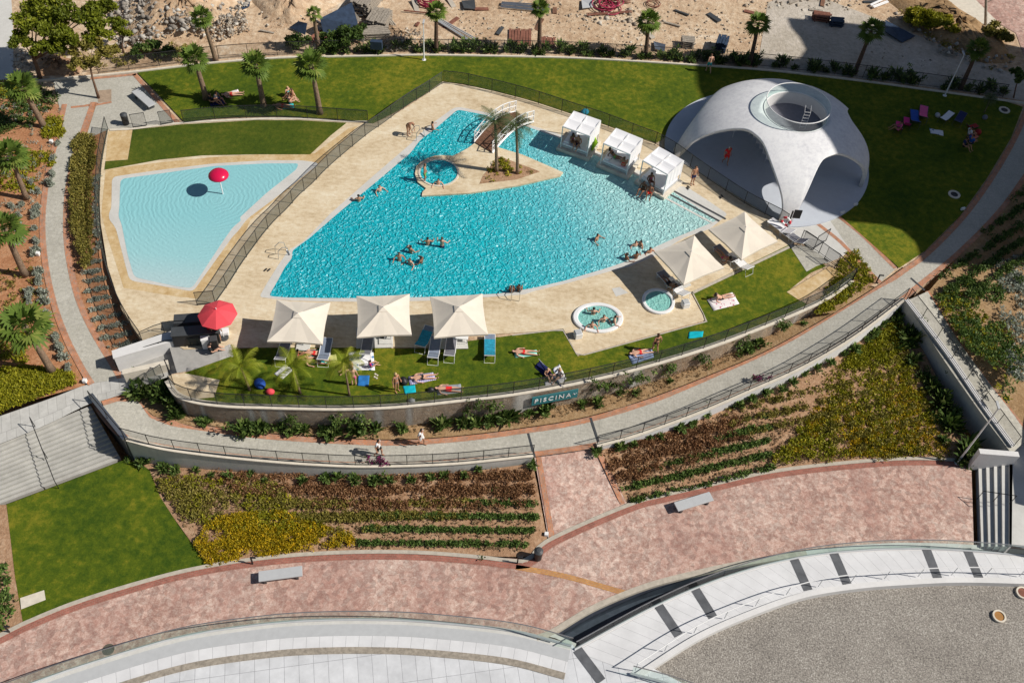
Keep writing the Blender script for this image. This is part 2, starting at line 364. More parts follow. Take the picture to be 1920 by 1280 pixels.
def watermat(name, stops, gx, x0, x1, scale, ripple=None, rough=.12, h=.09, fres=.07, ior=1.33, amp=1.0):
    """pool water: the tint follows the depth of the basin, the sparkle comes from the waves in the surface"""
    m, nt, bs = newmat(name); v = coords(nt)
    sx = nt.nodes.new('ShaderNodeSeparateXYZ'); nt.links.new(v, sx.inputs[0])
    dt = N(nt, 'ShaderNodeVectorMath', operation='DOT_PRODUCT'); nt.links.new(v, dt.inputs[0]); dt.inputs[1].default_value = gx
    mr = N(nt, 'ShaderNodeMapRange', i_1=x0, i_2=x1); nt.links.new(dt.outputs['Value'], mr.inputs[0])
    nt.links.new(ramp(nt, mr.outputs[0], stops), bs.inputs['Base Color'])
    bs.inputs['Roughness'].default_value = rough; bs.inputs['IOR'].default_value = ior; bs.inputs['Specular IOR Level'].default_value = fres
    wv = N(nt, 'ShaderNodeTexNoise', i_Scale=1.7, i_Detail=3); nt.links.new(v, wv.inputs['Vector'])
    dv = N(nt, 'ShaderNodeVectorMath', operation='MULTIPLY_ADD'); nt.links.new(wv.outputs['Color'], dv.inputs[0]); dv.inputs[1].default_value = (.6, .6, 0); nt.links.new(v, dv.inputs[2])
    hs = []
    for s, wt in ((scale, 1.0), (scale*1.9, .45)):
        vo = N(nt, 'ShaderNodeTexVoronoi', i_Scale=s, feature='DISTANCE_TO_EDGE'); nt.links.new(dv.outputs[0], vo.inputs['Vector'])
        r = N(nt, 'ShaderNodeMapRange', i_1=.0, i_2=.26, i_3=wt, i_4=0.0); r.interpolation_type = 'SMOOTHSTEP'; nt.links.new(vo.outputs['Distance'], r.inputs[0]); hs.append(r.outputs[0])
    ad = N(nt, 'ShaderNodeMath', operation='ADD'); nt.links.new(hs[0], ad.inputs[0]); nt.links.new(hs[1], ad.inputs[1]); hh = ad.outputs[0]
    if ripple:
        sb = N(nt, 'ShaderNodeVectorMath', operation='SUBTRACT'); nt.links.new(dv.outputs[0], sb.inputs[0]); sb.inputs[1].default_value = ripple
        ln = N(nt, 'ShaderNodeVectorMath', operation='LENGTH'); nt.links.new(sb.outputs[0], ln.inputs[0])
        k = N(nt, 'ShaderNodeMath', operation='MULTIPLY'); nt.links.new(ln.outputs['Value'], k.inputs[0]); k.inputs[1].default_value = 2*math.pi/.30
        sn = N(nt, 'ShaderNodeMath', operation='SINE'); nt.links.new(k.outputs[0], sn.inputs[0])
        md = noise(nt, v, 1.2, 3); mm = N(nt, 'ShaderNodeMath', operation='MULTIPLY'); nt.links.new(sn.outputs[0], mm.inputs[0]); nt.links.new(md, mm.inputs[1])
        a2 = N(nt, 'ShaderNodeMath', operation='MULTIPLY_ADD'); nt.links.new(hh, a2.inputs[0]); a2.inputs[1].default_value = .3; nt.links.new(mm.outputs[0], a2.inputs[2]); hh = a2.outputs[0]
    df = nt.nodes.new('ShaderNodeBsdfDiffuse'); gl = nt.nodes.new('ShaderNodeBsdfGlossy'); gl.inputs['Roughness'].default_value = rough; mx = nt.nodes.new('ShaderNodeMixShader'); mx.inputs[0].default_value = fres
    for l_ in list(nt.links):
        if l_.to_node == bs and l_.to_socket.name == 'Base Color': src_ = l_.from_socket; nt.links.new(src_, df.inputs[0])
    for b_, st in ((df, h*.45), (gl, h*amp)):
        bb = N(nt, 'ShaderNodeBump', i_Strength=1.0, i_Distance=st); nt.links.new(hh, bb.inputs['Height']); nt.links.new(bb.outputs[0], b_.inputs['Normal'])
    nt.links.new(df.outputs[0], mx.inputs[1]); nt.links.new(gl.outputs[0], mx.inputs[2]); nt.links.new(mx.outputs[0], nt.nodes['Material Output'].inputs[0]); return m
# ================================================================ levels
def zB(x):
    k = [(-100, -1.0), (190, -1.0), (260, -1.3), (400, -1.55), (700, -1.8), (1000, -1.85), (1210, -1.65), (1335, -1.35), (1500, -.75), (1600, -.25), (1680, 0.0), (1760, 0.0), (2500, 0)]
    return float(np.interp(x, [a for a, b in k], [b for a, b in k]))
ZP = -3.0
def zU(x): return 0.0
# base ground far below, then the upper plateau
mb = MB(); mb.add([(-900, -200, -5.2), (900, -200, -5.2), (900, 900, -5.2), (-900, 900, -5.2)], [(0, 1, 2, 3)])
struct(mb.build('ground', M['soil_tan']))
W1 = [(310, 716), (330, 743), (370, 757), (430, 764), (492, 766), (560, 768), (640, 769), (730, 766), (800, 760), (855, 754), (960, 742), (1085, 720), (1210, 690), (1335, 652), (1440, 612), (1520, 578), (1560, 557), (1600, 528)]
w1 = WL(W1, 0.02)
north = [p for p in WL([(200, 243), (190, 300), (186, 360), (189, 420), (202, 500), (228, 580), (268, 642), (320, 650), (345, 668), (428, 652), (432, 668), (380, 690), (322, 701)], -.05, 0)]
north += [p-np.array([0, 0, .07]) for p in w1[2:]]
north += list(WL([(1640, 537), (1692, 500), (1722, 540), (1797, 480), (1875, 402), (1925, 330)], -.05, 0))
nb = [(p[0], p[1]) for p in north]+[(60, 50), (900, 60), (900, 900), (-900, 900), (-900, 68), (-47, 62.0)]
mb = MB(); mb.prism([(x, y) for x, y in nb], -5.2, -.05); struct(mb.build('upper_ground', M['earth']))
# left planting bed, sloping down with the path
pl_out = [(116, 196, 0), (104, 250, 0), (88, 310, -.02), (78, 370, -.1), (74, 430, -.2), (80, 500, -.35), (95, 570, -.5), (118, 635, -.7), (146, 690, -.85), (166, 723, -.97)]
pl_in = [(180, 192, 0), (158, 255, 0), (140, 315, -.02), (131, 372, -.1), (130, 440, -.2), (138, 500, -.35), (155, 565, -.5), (182, 622, -.7), (212, 672, -.85), (232, 706, -.95)]
A = WL(pl_out); B = WL(pl_in)
strip('left_path', offs(A, .34), offs(B, -.34), M['concrete'], .012)
strip('left_path_border', A, offs(A, .36), M['brick'], .02); strip('left_path_border', B, offs(B, -.36), M['brick'], .02)
far = WL([(-420, 140, 0), (-380, 350, -.1), (-330, 560, -.5), (-120, 800, -1.0)]); 
strip('garden_bed', far, WL(pl_out[:-1]+[(160, 722, -1.0)]), M['soil_red'], -.02, rows=6, step=1)
f4 = [(203, 243, 0), (194, 290, 0), (189, 330, 0), (187, 400, 0), (193, 465, 0), (213, 540, 0), (240, 600, 0), (268, 642, 0)]
strip('path_side_bed', offs(B, -.0), WL([(200, 243, 0), (190, 300, -.02), (186, 360, -.1), (189, 420, -.2), (202, 500, -.35), (228, 580, -.5), (266, 642, -.75), (275, 655, -.8)]), M['soil_red'], -.01)
poly('ramp', [(205, 655, -.88), (262, 640, -.6), (345, 640, -.06), (432, 650, -.06), (385, 690, -.3), (320, 703, -.62), (226, 722, -1.05), (205, 722, -1.05)], None, M['paver'], 0)
poly('planter_bed', [(205, 722), (330, 690), (420, 762), (370, 800), (280, 780), (235, 745)], -1.42, M['soil_tan'])
poly('entrance_paving', [(318, 652), (345, 640), (430, 650), (436, 667), (384, 690), (332, 699)], -.03, M['paver'], .0)
# upper left plaza
poly('plaza', [(100, 152), (255, 138), (337, 229), (316, 232), (246, 240), (203, 243), (160, 262), (182, 192), (112, 205)], 0, M['concrete'], .004)
for a, b in (([(255, 138), (337, 229)], .3), ([(170, 146), (255, 138)], .25), ([(133, 200), (172, 196), (182, 192)], .22), ([(180, 192), (172, 222), (158, 258)], .3), ([(166, 198), (209, 190)], .22)):
    l = WL(a, 0, 0); strip('plaza_border', l, offs(l, -b), M['brick'], .016)
poly('plaza_inlay', [(185, 170), (209, 168), (209, 190), (184, 193)], 0, M['brick'], .012)
# lawns
kerb_line = [(-20, 158), (90, 150), (170, 143), (250, 135), (400, 118), (520, 109), (600, 107), (700, 105), (800, 103.5), (960, 106), (1100, 110), (1300, 122), (1440, 132), (1600, 150), (1750, 170), (1880, 188), (1960, 199)]
poly('lawn', [(258, 137), (300, 131), (400, 119), (520, 110), (600, 108), (700, 106), (800, 105), (960, 107), (1100, 111), (1300, 123), (1440, 133), (1600, 151), (1750, 171), (1880, 189), (1918, 201),
              (1895, 260), (1850, 335), (1800, 405), (1735, 470), (1686, 503), (1660, 480), (1567, 398), (1600, 360), (1560, 240), (1450, 180), (1340, 190), (1260, 250), (1232, 268),
              (1196, 258), (1132, 233), (1070, 213), (1000, 190), (937, 173), (870, 158), (830, 153), (797, 177), (747, 208), (700, 232), (640, 224), (525, 219), (430, 220), (345, 229)], 0, M['grass'], .03)
l = WL(kerb_line, 0.12, 6); mb = MB(); wall_mesh(mb, l, -.3, .16, side=1); struct(mb.build('lawn_kerb', M['cream_stone']))
# pool deck
deck_pts = [(200, 243), (190, 300), (186, 360), (189, 420), (202, 500), (228, 580), (268, 642), (320, 640), (345, 655), (428, 652), (480, 652), (668, 652), (720, 650), (878, 654), (870, 630), (1000, 622), (1056, 616), (1083, 667),
            (1323, 600), (1295, 548), (1475, 462), (1515, 445), (1465, 413), (1400, 372), (1300, 314), (1240, 285), (1227, 268), (1132, 233), (1000, 190), (905, 166), (830, 153), (797, 179), (747, 211), (700, 232), (620, 225), (500, 221), (400, 225), (320, 234)]
poly('pool_deck', deck_pts, 0, M['deck'], .006)
poly('deck_inlay', [(203, 247), (249, 243), (240, 300), (198, 303)], 0, M['deck_wet'], .012)
poly('kids_lawn', [(249, 244), (340, 234), (480, 226), (560, 226), (650, 231), (620, 255), (582, 290), (480, 290), (380, 292), (300, 300), (196, 319), (198, 303), (240, 300)], 0, M['grass_dark'], .03)
l = WL([(205, 245), (249, 243), (340, 232), (480, 224.5), (560, 224), (650, 229), (690, 230)], .05, 6); strip('lawn_edging', l, offs(l, .2), M['cream_stone'], .0)
l = WL([(186, 420), (186, 360), (190, 300), (203, 243)], 0, 6)
# ochre band round the children's pool
kid_out = [(210, 332), (300, 319), (400, 307), (500, 301), (566, 301), (600, 306), (545, 350), (462, 412), (448, 432), (437, 443), (362, 547), (330, 541), (243, 526), (236, 500), (217, 427), (205, 412), (204, 401), (209, 390)]
kid_in = [(226, 336), (300, 326), (400, 312), (500, 307), (560, 307), (556, 318), (500, 362), (450, 408), (452, 414), (437, 426), (420, 450), (360, 541), (330, 537), (252, 520), (240, 480), (228, 420), (222, 406), (224, 390)]
band = [(198, 318), (300, 305), (400, 295), (500, 289), (590, 288), (655, 240), (672, 236), (640, 268), (585, 320), (470, 412), (460, 436), (448, 448), (372, 560), (330, 556), (232, 540), (200, 440), (190, 400)]
poly('poolside_band', band, 0, M['deck_wet'], .010)
def rounded(pts, d=7):
    out = []; n = len(pts)
    for i in range(n):
        a, b, c = [np.array(pts[(i+k) % n][:2], float) for k in (-1, 0, 1)]; u, v = a-b, c-b; lu, lv = np.linalg.norm(u), np.linalg.norm(v); e = min(d, lu*.45, lv*.45); p, q = b+u/lu*e, b+v/lv*e
        out += [tuple(p*(1-t)**2+2*b*t*(1-t)+q*t*t) for t in (0, .25, .5, .75, 1)]
    return out
poly('kids_pool_rim', rounded(kid_out, 10), 0, M['conc_light'], .016)
c = P(415, 368)
M['kid_water'] = watermat('children pool water', [(0, (.46, .60, .62)), (.45, (.32, .59, .62)), (1, (.26, .56, .60))], (0, 1, 0), P(300, 545)[1], P(300, 400)[1], 3.0, (c[0], c[1], 0), .35, .022, .05)
poly('kids_pool_water', rounded(kid_in, 9), 0, M['kid_water'], .022)
# main pool
pool_out = [(486, 557), (500, 532), (520, 500), (528, 488), (541, 470), (570, 452), (620, 400), (700, 330), (770, 270), (786, 253), (810, 232), (850, 203), (862, 201), (925, 214), (1000, 237), (1080, 262), (1150, 300), (1260, 345), (1290, 352), (1330, 378), (1365, 402),
            (1330, 430), (1280, 447), (1228, 480), (1180, 500), (1147, 508), (1060, 532), (1000, 546), (985, 552), (930, 556), (800, 564), (700, 566), (600, 565), (540, 563)]
pool_in = [(504, 555), (520, 528), (535, 500), (548, 484), (548, 470), (580, 447), (640, 395), (700, 346), (770, 287), (788, 263), (815, 243), (858, 206), (925, 219), (1000, 242), (1078, 270), (1150, 310), (1262, 360), (1300, 385), (1346, 413),
           (1300, 432), (1268, 445), (1225, 465), (1190, 485), (1140, 502), (1060, 526), (1000, 540), (960, 547), (930, 551), (800, 557), (700, 559), (600, 559), (540, 558)]
poly('pool_rim', rounded(pool_out), 0, M['conc_light'], .012)
a, b = P(640, 540), P(1320, 380); g = b-a; g /= np.linalg.norm(g)
M['water'] = watermat('pool water', [(0, (.0, .41, .50)), (.40, (.0, .44, .52)), (.60, (.08, .49, .56)), (.78, (.30, .60, .61)), (1, (.40, .64, .62))], (g[0], g[1], 0), float(a.dot(g)), float(b.dot(g)), 2.7, None, .38, .10, .11, 1.9, 1.1)
poly('pool_water', rounded(pool_in), 0, M['water'], .018)
# ledges at the east end
for k, (a, b) in enumerate((((1258, 354), (1362, 410)), ((1250, 360), (1350, 414)), ((1240, 366), (1338, 418)))):
    l = WL([a, b], 0, 0); strip('pool_step', l, offs(l, -.16), M['slate' if k == 9 else 'darkgrey'] if k < 2 else M['conc_light'], .026+k*.002)
for q in ([(1147, 541), (1162, 538), (1178, 549), (1155, 556)],): poly('deck_hatch', q, 0, M['conc_light'], .012)
# island
isl = [(790, 303), (800, 297), (815, 292), (830, 291), (850, 292), (877, 278), (893, 266), (930, 275), (980, 290), (1056, 323), (1050, 330), (970, 348), (880, 362), (791, 367), (792, 360), (799, 353), (783, 341), (778, 325), (781, 311)]
mb = MB(); mb.prism(WL(isl, .14, 0), -.02, .14); struct(mb.build('island_deck', M['deck']))
c0 = P(823, 324, .14); rr = 1.28
mb = MB(); mb.lathe([(0, 0), (rr, 0)], (c0[0], c0[1], .15), 32); struct(mb.build('whirlpool_water', M['water']))
mb = MB(); mb.lathe([(rr, .0), (rr, .05), (rr+.13, .05), (rr+.13, 0)], (c0[0], c0[1], .142), 32); struct(mb.build('whirlpool_rim', M['cream_stone']))
poly('island_bed', [(932, 293), (946, 297), (960, 302), (1013, 322), (968, 337), (899, 345), (905, 330), (915, 318)], .14, M['soil'], .012)
# lower sun lawn
sunlawn = [(310, 716), (330, 743), (370, 757), (430, 764), (492, 766), (560, 768), (640, 769), (730, 766), (800, 760), (855, 754), (960, 742), (1085, 720), (1210, 690), (1335, 652), (1440, 612), (1500, 585), (1520, 575), (1475, 548), (1520, 512), (1548, 500), (1530, 480), (1515, 463), (1478, 460),
           (1296, 548), (1325, 602), (1083, 668), (1055, 617), (1000, 624), (875, 640), (877, 655), (720, 653), (668, 652), (480, 652), (436, 655), (434, 668), (345, 700)]
poly('sun_lawn', sunlawn, 0, M['grass'], .03)
for q in ([(1475, 548), (1555, 500), (1580, 514), (1500, 565)], ): poly('lawn_paving', q, 0, M['deck_wet'], .045)
poly('lawn_paving', [(1515, 463), (1478, 458), (1512, 510), (1530, 500), (1555, 490)], 0, M['concrete'], .045)
poly('lawn_paving', [(316, 705), (345, 700), (412, 713), (402, 745), (372, 748), (330, 738)], 0, M['deck'], .045)
poly('lawn_paving', [(668, 615), (737, 615), (737, 652), (668, 654)], 0, M['conc_light'], .045)
poly('lawn_paving', [(826, 620), (873, 620), (878, 654), (826, 655)], 0, M['conc_light'], .045)
l = WL([(1296, 548), (1325, 602), (1083, 668), (1055, 617), (960, 628)], 0, 0); strip('deck_edging', l, offs(l, .09), M['beige_curb'], .05)
l = WL([(1478, 462), (1296, 548)], 0, 0); strip('deck_edging', l, offs(l, .2), M['beige_curb'], .05)
# terrace path along the garden wall
pb_up = [(210, 742), (255, 745), (272, 764), (292, 782), (400, 800), (480, 811), (600, 820), (710, 825), (780, 824), (870, 817), (960, 806), (1085, 786), (1210, 750), (1335, 702), (1440, 657), (1560, 590), (1640, 540), (1690, 505), (1735, 472), (1800, 406), (1852, 336), (1897, 260), (1925, 195)]
pb_lo = [(167, 748), (190, 785), (232, 825), (305, 843), (400, 856), (500, 866), (600, 873), (700, 876), (850, 871), (1000, 856), (1120, 838), (1200, 816), (1315, 774), (1410, 733), (1500, 693), (1600, 635), (1697, 563), (1722, 542), (1797, 481), (1877, 400), (1935, 320), (1990, 240)]
U_ = WL(pb_up, zB); L_ = WL(pb_lo, zB)
strip('terrace_path', U_, L_, M['concrete'], .0, rows=4)
strip('terrace_border', U_, offs(U_, -.36), M['brick'], .014); strip('terrace_border', L_, offs(L_, .34), M['brick'], .014)
l = WL([(190, 752), (210, 745), (256, 735)], zB, 0); strip('terrace_border', l, offs(l, -.35), M['brick'], .02)
for a, b in (((986, 806), (1000, 856)), ((1105, 783), (1122, 835)), ((1706, 522), (1732, 545))):
    l = [P(a[0], a[1], zB(a[0])), P(b[0], b[1], zB(b[0]))]; strip('path_joint', l, offs(l, .14), M['darkgrey'], .02)
bed_lo = [(255, 742), (272, 762), (292, 780), (400, 798), (480, 809), (600, 818), (710, 823), (780, 822), (870, 815), (960, 804), (1085, 784), (1210, 748), (1335, 700), (1440, 655), (1560, 588), (1640, 538)]
w1low = [np.array([p[0], p[1], zB(q)-.0]) for p, q in zip(resample(w1, 60), np.interp(np.linspace(0, 1, 60), [0, 1], [310, 1600]))]
strip('terrace_bed', WL(bed_lo, lambda x: zB(x)-.02), [p+np.array([0, .35, 0]) for p in w1low], M['soil_tan'], -.01, rows=3)
poly('corner_bed', [(1600, 528), (1640, 538), (1565, 586), (1520, 590)], -.2, M['soil_tan'], 0.0)
poly('corner_bed', [(1568, 503), (1585, 478), (1605, 470), (1646, 528), (1600, 556)], -.0, M['soil'], 0.01)
# east branch path from the dome
poly('dome_path', [(1455, 408), (1545, 398), (1595, 470), (1570, 486), (1548, 494)], 0, M['conc_light'], .016)
a1 = WL([(1518, 412), (1570, 452), (1648, 532)], 0, 0); a2 = WL([(1567, 398), (1620, 440), (1682, 502)], 0, 0)
strip('branch_path', a1, a2, M['concrete'], .012); strip('branch_border', a1, offs(a1, .28), M['brick'], .02); strip('branch_border', a2, offs(a2, -.28), M['brick'], .02)
# path going down along the east wall, and the bed beyond it
zE = lambda x: float(np.interp(x, [1720, 1900], [0, -1.7]))
e1 = WL([(1697, 565), (1780, 690), (1840, 775), (1897, 850)], zE, 0); e2 = WL([(1742, 545), (1800, 640), (1860, 722), (1935, 815)], zE, 0)
strip('east_path', e1, e2, M['concrete'], -.004); strip('east_border', e2, offs(e2, -.3), M['brick'], .012)
e3 = WL([(2000, 230), (2060, 320), (2120, 450), (2200, 560)], lambda x: 0, 0)
poly('east_bed', [(1742, 545, zE(1742)), (1797, 481, 0), (1877, 400, 0), (1935, 320, 0), (1990, 240, 0), (2400, 300, 0), (2400, 800, -1.2), (1935, 815, zE(1935)+.02), (1860, 722, zE(1860)+.02), (1800, 640, zE(1800)+.02)], None, M['soil_tan'], -.01)
poly('east_platform', [(1893, 850, -2.1), (1935, 812, -2.1), (2300, 800, -2.1), (2300, 1100, -2.1), (1893, 1022, -2.1)], None, M['conc_light'], .0)
# lower beds between second wall and promenade
w2base = WL([(245, 858, -3.05), (300, 872, -3.0), (400, 880, -2.8), (500, 888, -2.7), (600, 893, -2.6), (700, 893, -2.5), (850, 886, -2.4), (1000, 868, -2.2)])
promen = [(-30, 1198), (0, 1188), (45, 1165), (150, 1123), (300, 1078), (400, 1056), (500, 1042), (600, 1034), (700, 1031), (800, 1033), (900, 1041), (960, 1048), (990, 1045), (1026, 1010), (1176, 944), (1250, 924), (1340, 904), (1440, 882), (1560, 867), (1700, 857), (1820, 861)]
pm = WL(promen, ZP)
lb = WL([(262, 868, -3.04), (300, 930, -3.02), (335, 985, -3.0), (390, 1062, -3.0), (500, 1042, ZP), (600, 1034, ZP), (700, 1031, ZP), (800, 1033, ZP), (900, 1041, ZP), (975, 1046, ZP)])
strip('lower_bed', w2base, WL([(392, 1062, ZP), (500, 1042, ZP), (600, 1034, ZP), (700, 1031, ZP), (800, 1033, ZP), (900, 1041, ZP), (1000, 1040, ZP), (1026, 1010, ZP)]), M['soil'], -.02, rows=6)
w3base = WL([(1125, 842, -2.0), (1200, 822, -2.1), (1315, 782, -2.0), (1410, 742, -1.75), (1500, 703, -1.45), (1600, 647, -1.15), (1694, 582, -1.1)])
w4base = WL([(1694, 582, -1.1), (1740, 690, -2.0), (1790, 780, -2.7), (1832, 862, -3.0)])
strip('hillside_bed', w3base, WL([(1176, 944, ZP), (1250, 924, ZP), (1340, 904, ZP), (1440, 882, ZP), (1560, 867, ZP), (1700, 857, ZP), (1835, 862, ZP)]), M['soil'], -.02, rows=8)
poly('ramp_paving', [(1000, 845, -1.95), (1125, 832, -1.95), (1176, 942, ZP), (1028, 1008, ZP)], None, M['pink'], .0)
for a, b, s in (([(1003, 845, -1.95), (1030, 1008, ZP)], None, 1), ([(1122, 835, -1.95), (1172, 943, ZP)], None, -1)):
    l = WL(a, None, 0); strip('ramp_border', l, offs(l, .3*s), M['brick'], .02)
poly('promenade', [(-40, 1200), (45, 1168), (150, 1126), (300, 1081), (400, 1059), (500, 1045), (600, 1036), (700, 1033), (800, 1035), (900, 1043), (990, 1048), (1028, 1010), (1176, 945), (1250, 926), (1340, 906), (1440, 884), (1560, 869), (1700, 859), (1821, 862), (1826, 1030),
                   (1700, 1026), (1600, 1030), (1510, 1030), (1370, 1054), (1310, 1067), (1210, 1093), (1110, 1134), (1035, 1178), (1006, 1200), (960, 1196), (800, 1176), (700, 1172), (600, 1173), (500, 1180), (350, 1202), (200, 1246), (60, 1300), (-40, 1345)], ZP, M['pink'], .004)
strip('promenade_kerb', pm, offs(pm, -.22), M['beige_curb'], .06)
pk = offs(pm, -.22); strip('promenade_border', pk, offs(pk, -.34), M['brick_red'], .02)
l = WL([(968, 1058), (1060, 1075), (1178, 1108)], ZP, 6); strip('promenade_inlay', l, offs(l, -.3), M['brick_yellow'], .02)
poly('corner_lawn', [(12, 945), (232, 862), (262, 868), (280, 880), (300, 930), (335, 985), (392, 1062), (300, 1080), (150, 1125), (43, 1167), (28, 1080)], ZP, M['grass'], -.01)
poly('side_bed', [(12, 945), (28, 1080), (43, 1167), (-20, 1195), (-60, 1190), (-60, 950)], ZP, M['soil'], -.02)
poly('stone_slabs', [(38, 1121), (83, 1106), (86, 1124), (40, 1142)], ZP, M['cream_stone'], .03)
# bottom terrace
arcL = [(-60, 1326), (60, 1277), (200, 1230), (350, 1188), (500, 1166), (600, 1159), (700, 1158), (800, 1162), (960, 1179), (1072, 1207)]
aL = WL(arcL, ZP); a_out = aL
poly('terrace_floor', arcL+[(1078, 1213), (1210, 1245), (1290, 1285), (1290, 1420), (-60, 1420)], ZP, M['big_tile'], .012)
k0 = offs(aL, -.34); k1 = offs(aL, -.95); k2 = offs(aL, -1.55); k3 = offs(aL, -1.9)
strip('terrace_gutter', aL, k0, M['conc_light'], .02); strip('terrace_channel', k0, k1, M['lightgrey'], .026)
strip('terrace_tiles', k1, k2, M['white_tile'], .03); strip('planter_strip', k2, k3, M['grey_wood'], .05)
M['well_shade'] = plain('dark blue well shade', (.05, .06, .085), .7, .3, 1.5)  # shade inside the well, painted as a dark blue base colour
# light well between promenade and walkway
well = [(1008, 1186), (1100, 1143), (1250, 1092), (1400, 1052), (1500, 1031), (1420, 1062), (1300, 1100), (1200, 1146), (1076, 1214)]
poly('light_well_floor', well, ZP-1.3, M['well_shade'], 0, smooth=0)
ww = WL([(1004, 1190), (1035, 1178), (1110, 1134), (1210, 1093), (1310, 1067), (1370, 1054), (1440, 1042), (1510, 1030)], ZP+.03, 6)
mb = MB(); wall_mesh(mb, ww, ZP-.2, .3, side=-1); struct(mb.build('light_well_kerb', M['beige_curb']))
mb = MB(); wall_mesh(mb, offs(ww, -.01, -.05), -5.2, .28, side=-1); struct(mb.build('light_well_shade_wall', M['well_shade']))  # well wall, its shade put into the dark colour
mb = MB(); wall_mesh(mb, WL([(1004, 1187), (1040, 1195), (1078, 1212)], ZP, 0), -5.2, .2, side=1); struct(mb.build('light_well_edge', M['plaster']))
wo = [(1075, 1214), (1200, 1146), (1300, 1100), (1400, 1065), (1500, 1041), (1600, 1029), (1700, 1025), (1800, 1028), (1940, 1040), (2100, 1060)]
wi = [(1190, 1262), (1300, 1192), (1400, 1147), (1500, 1112), (1600, 1095), (1700, 1087), (1800, 1083), (1940, 1086), (2100, 1090)]
WO = WL(wo, ZP+.02); WI = WL(wi, ZP+.02)
strip('walkway_apron', WL([(1500, 1032), (1600, 1022), (1700, 1017), (1826, 1021), (1940, 1033), (2100, 1052)], ZP, 6), WL([(1500, 1041), (1600, 1030), (1700, 1026), (1826, 1030), (1940, 1041), (2100, 1061)], ZP, 6), M['conc_light'], .012)
mb = MB(); wall_mesh(mb, offs(WO, -.02), -5.2, .2, side=-1); struct(mb.build('walkway_edge', M['white_plaster']))
strip('walkway', offs(WO, -.22), WI, M['white_tile'], .004)
for (x0, y0), (x1, y1) in (((1075, 1222), (1120, 1282)), ((1226, 1137), (1265, 1195)), ((1296, 1108), (1330, 1162)), ((1480, 1048), (1507, 1108)), ((1555, 1038), (1580, 1096)), ((1727, 1026), (1750, 1085)), ((1804, 1028), (1828, 1086))):
    l = WL([(x0, y0), (x1, y1)], ZP+.02, 0); strip('slate_band', l, offs(l, .52), M['slate'], .012)
k = offs(WO, .0); 
GI = offs(WI, -.02); mb = MB(); wall_mesh(mb, [p+np.array([0, 0, .12]) for p in GI], -4.2, .3, side=-1); struct(mb.build('roof_parapet', M['white_plaster']))
poly('gravel_roof', wi+[(2300, 1100), (2300, 1500), (1290, 1500), (1190, 1262)], ZP-.25, M['gravel'], 0)
M['track'] = mottled('pale dusty track', [(.3, (.30, .25, .20)), (.45, (.44, .39, .32)), (.58, (.56, .50, .43)), (.72, (.72, .68, .60))], (.25, 2.6), .5, 1, .8, .1)
# building site beyond
poly('site_track', [(1440, 5), (1500, -20), (1660, 40), (1800, 100), (1930, 150), (1930, 190), (1800, 170), (1600, 145), (1420, 128)], 0, M['track'], -.03)
poly('far_paving', [(1780, -10), (1930, -60), (2100, 100), (1930, 130), (1905, 62)], 0, M['pink'], -.02)
poly('far_path', [(1740, -30), (1790, -40), (1870, 40), (1850, 60)], 0, M['cream_stone'], -.015)
poly('left_road', [(-200, -40), (20, -20), (25, 60), (25, 150), (-200, 160)], 0, M['conc_light'], -.02)
# ================================================================ buildings outside the frame that cast the big shadow
def shadow_building(name, label, pts, X0, depth, z=0.0, tail=None):
    q = [P(a, b, z) for a, b in pts]+[np.array(t) for t in (tail or [])]
    o = []
    for p in q:
        t = max(0.0, (X0-p[0])/SUN[0]); o.append((p[1]+t*SUN[1], p[2]+t*SUN[2]))
    n = len(o); mb = MB(); tr = tessellate_polygon([[Vector((a, b, 0)) for a, b in o]])
    vs = [(X0, a, b) for a, b in o]+[(X0+depth, a, b) for a, b in o]
    mb.add(vs, [tuple(t) for t in tr]+[tuple(n+i for i in t) for t in tr]+[(i, (i+1) % n, n+(i+1) % n, n+i) for i in range(n)])
    tag(mb.build(name, M['white_plaster']), label, 'building')
r0 = P(1925, 112); r1 = P(1925, 494)
shadow_building('residential_tower', 'tall white tower block beyond the right edge that shades the lawn and pavilion',
    [(1302, 97), (1440, 111), (1495, 115), (1511, 92), (1500, 70), (1482, 50), (1476, 33), (1520, 38), (1600, 48), (1660, 60), (1760, 70), (1850, 88), (1925, 104)][::-1][::-1],
    50, 5, 0, [(50, r0[1], -4), (50, r1[1]+.4, -4)]+[P(a, b) for a, b in ((1925, 494), (1865, 490), (1800, 477), (1735, 475), (1727, 492), (1715, 455), (1690, 432), (1660, 422), (1590, 416), (1530, 395), (1454, 350), (1385, 300), (1340, 240), (1320, 195), (1306, 163), (1302, 130))])
shadow_building('apartment_block', 'low white block beyond the right edge shading the lower platform', [(1898, 768), (1899, 850), (1908, 942), (1930, 948), (1990, 960), (1990, 745)], 35, 4, -2.0)
# ================================================================ retaining walls
def wallthing(name, label, line, base, thick, mat, side=1, cap=None, group=None):
    t = thing(name, label, 'wall', line[0], group=group); o = np.array(line[0])
    mb = MB(); wall_mesh(mb, [p-o for p in line], (lambda p: base(p+o)-o[2]) if callable(base) else base-o[2], thick, side=side); mb.build('wall', mat, t)
    if cap is not None:
        mb = MB(); l = [p-o for p in offs(line, -.04*side)]; wall_mesh(mb, [p+np.array([0, 0, .07]) for p in l], lambda p: p[2]-.07, thick+.08, side=side); mb.build('coping', cap, t)
    return t
wallthing('retaining_wall', 'pale curved garden wall carrying the teal pool sign below the lawn', w1, -2.2, .25, M['plaster'], 1, M['cream_stone'])
w2t = WL([(232, 825), (305, 843), (400, 856), (500, 866), (600, 873), (700, 876), (850, 871), (1000, 856)], lambda x: zB(x)+.1)
wallthing('retaining_wall', 'low curved wall below the terrace path, left of the pink ramp', w2t, -3.4, .22, M['plaster'], 1, M['cream_stone'])
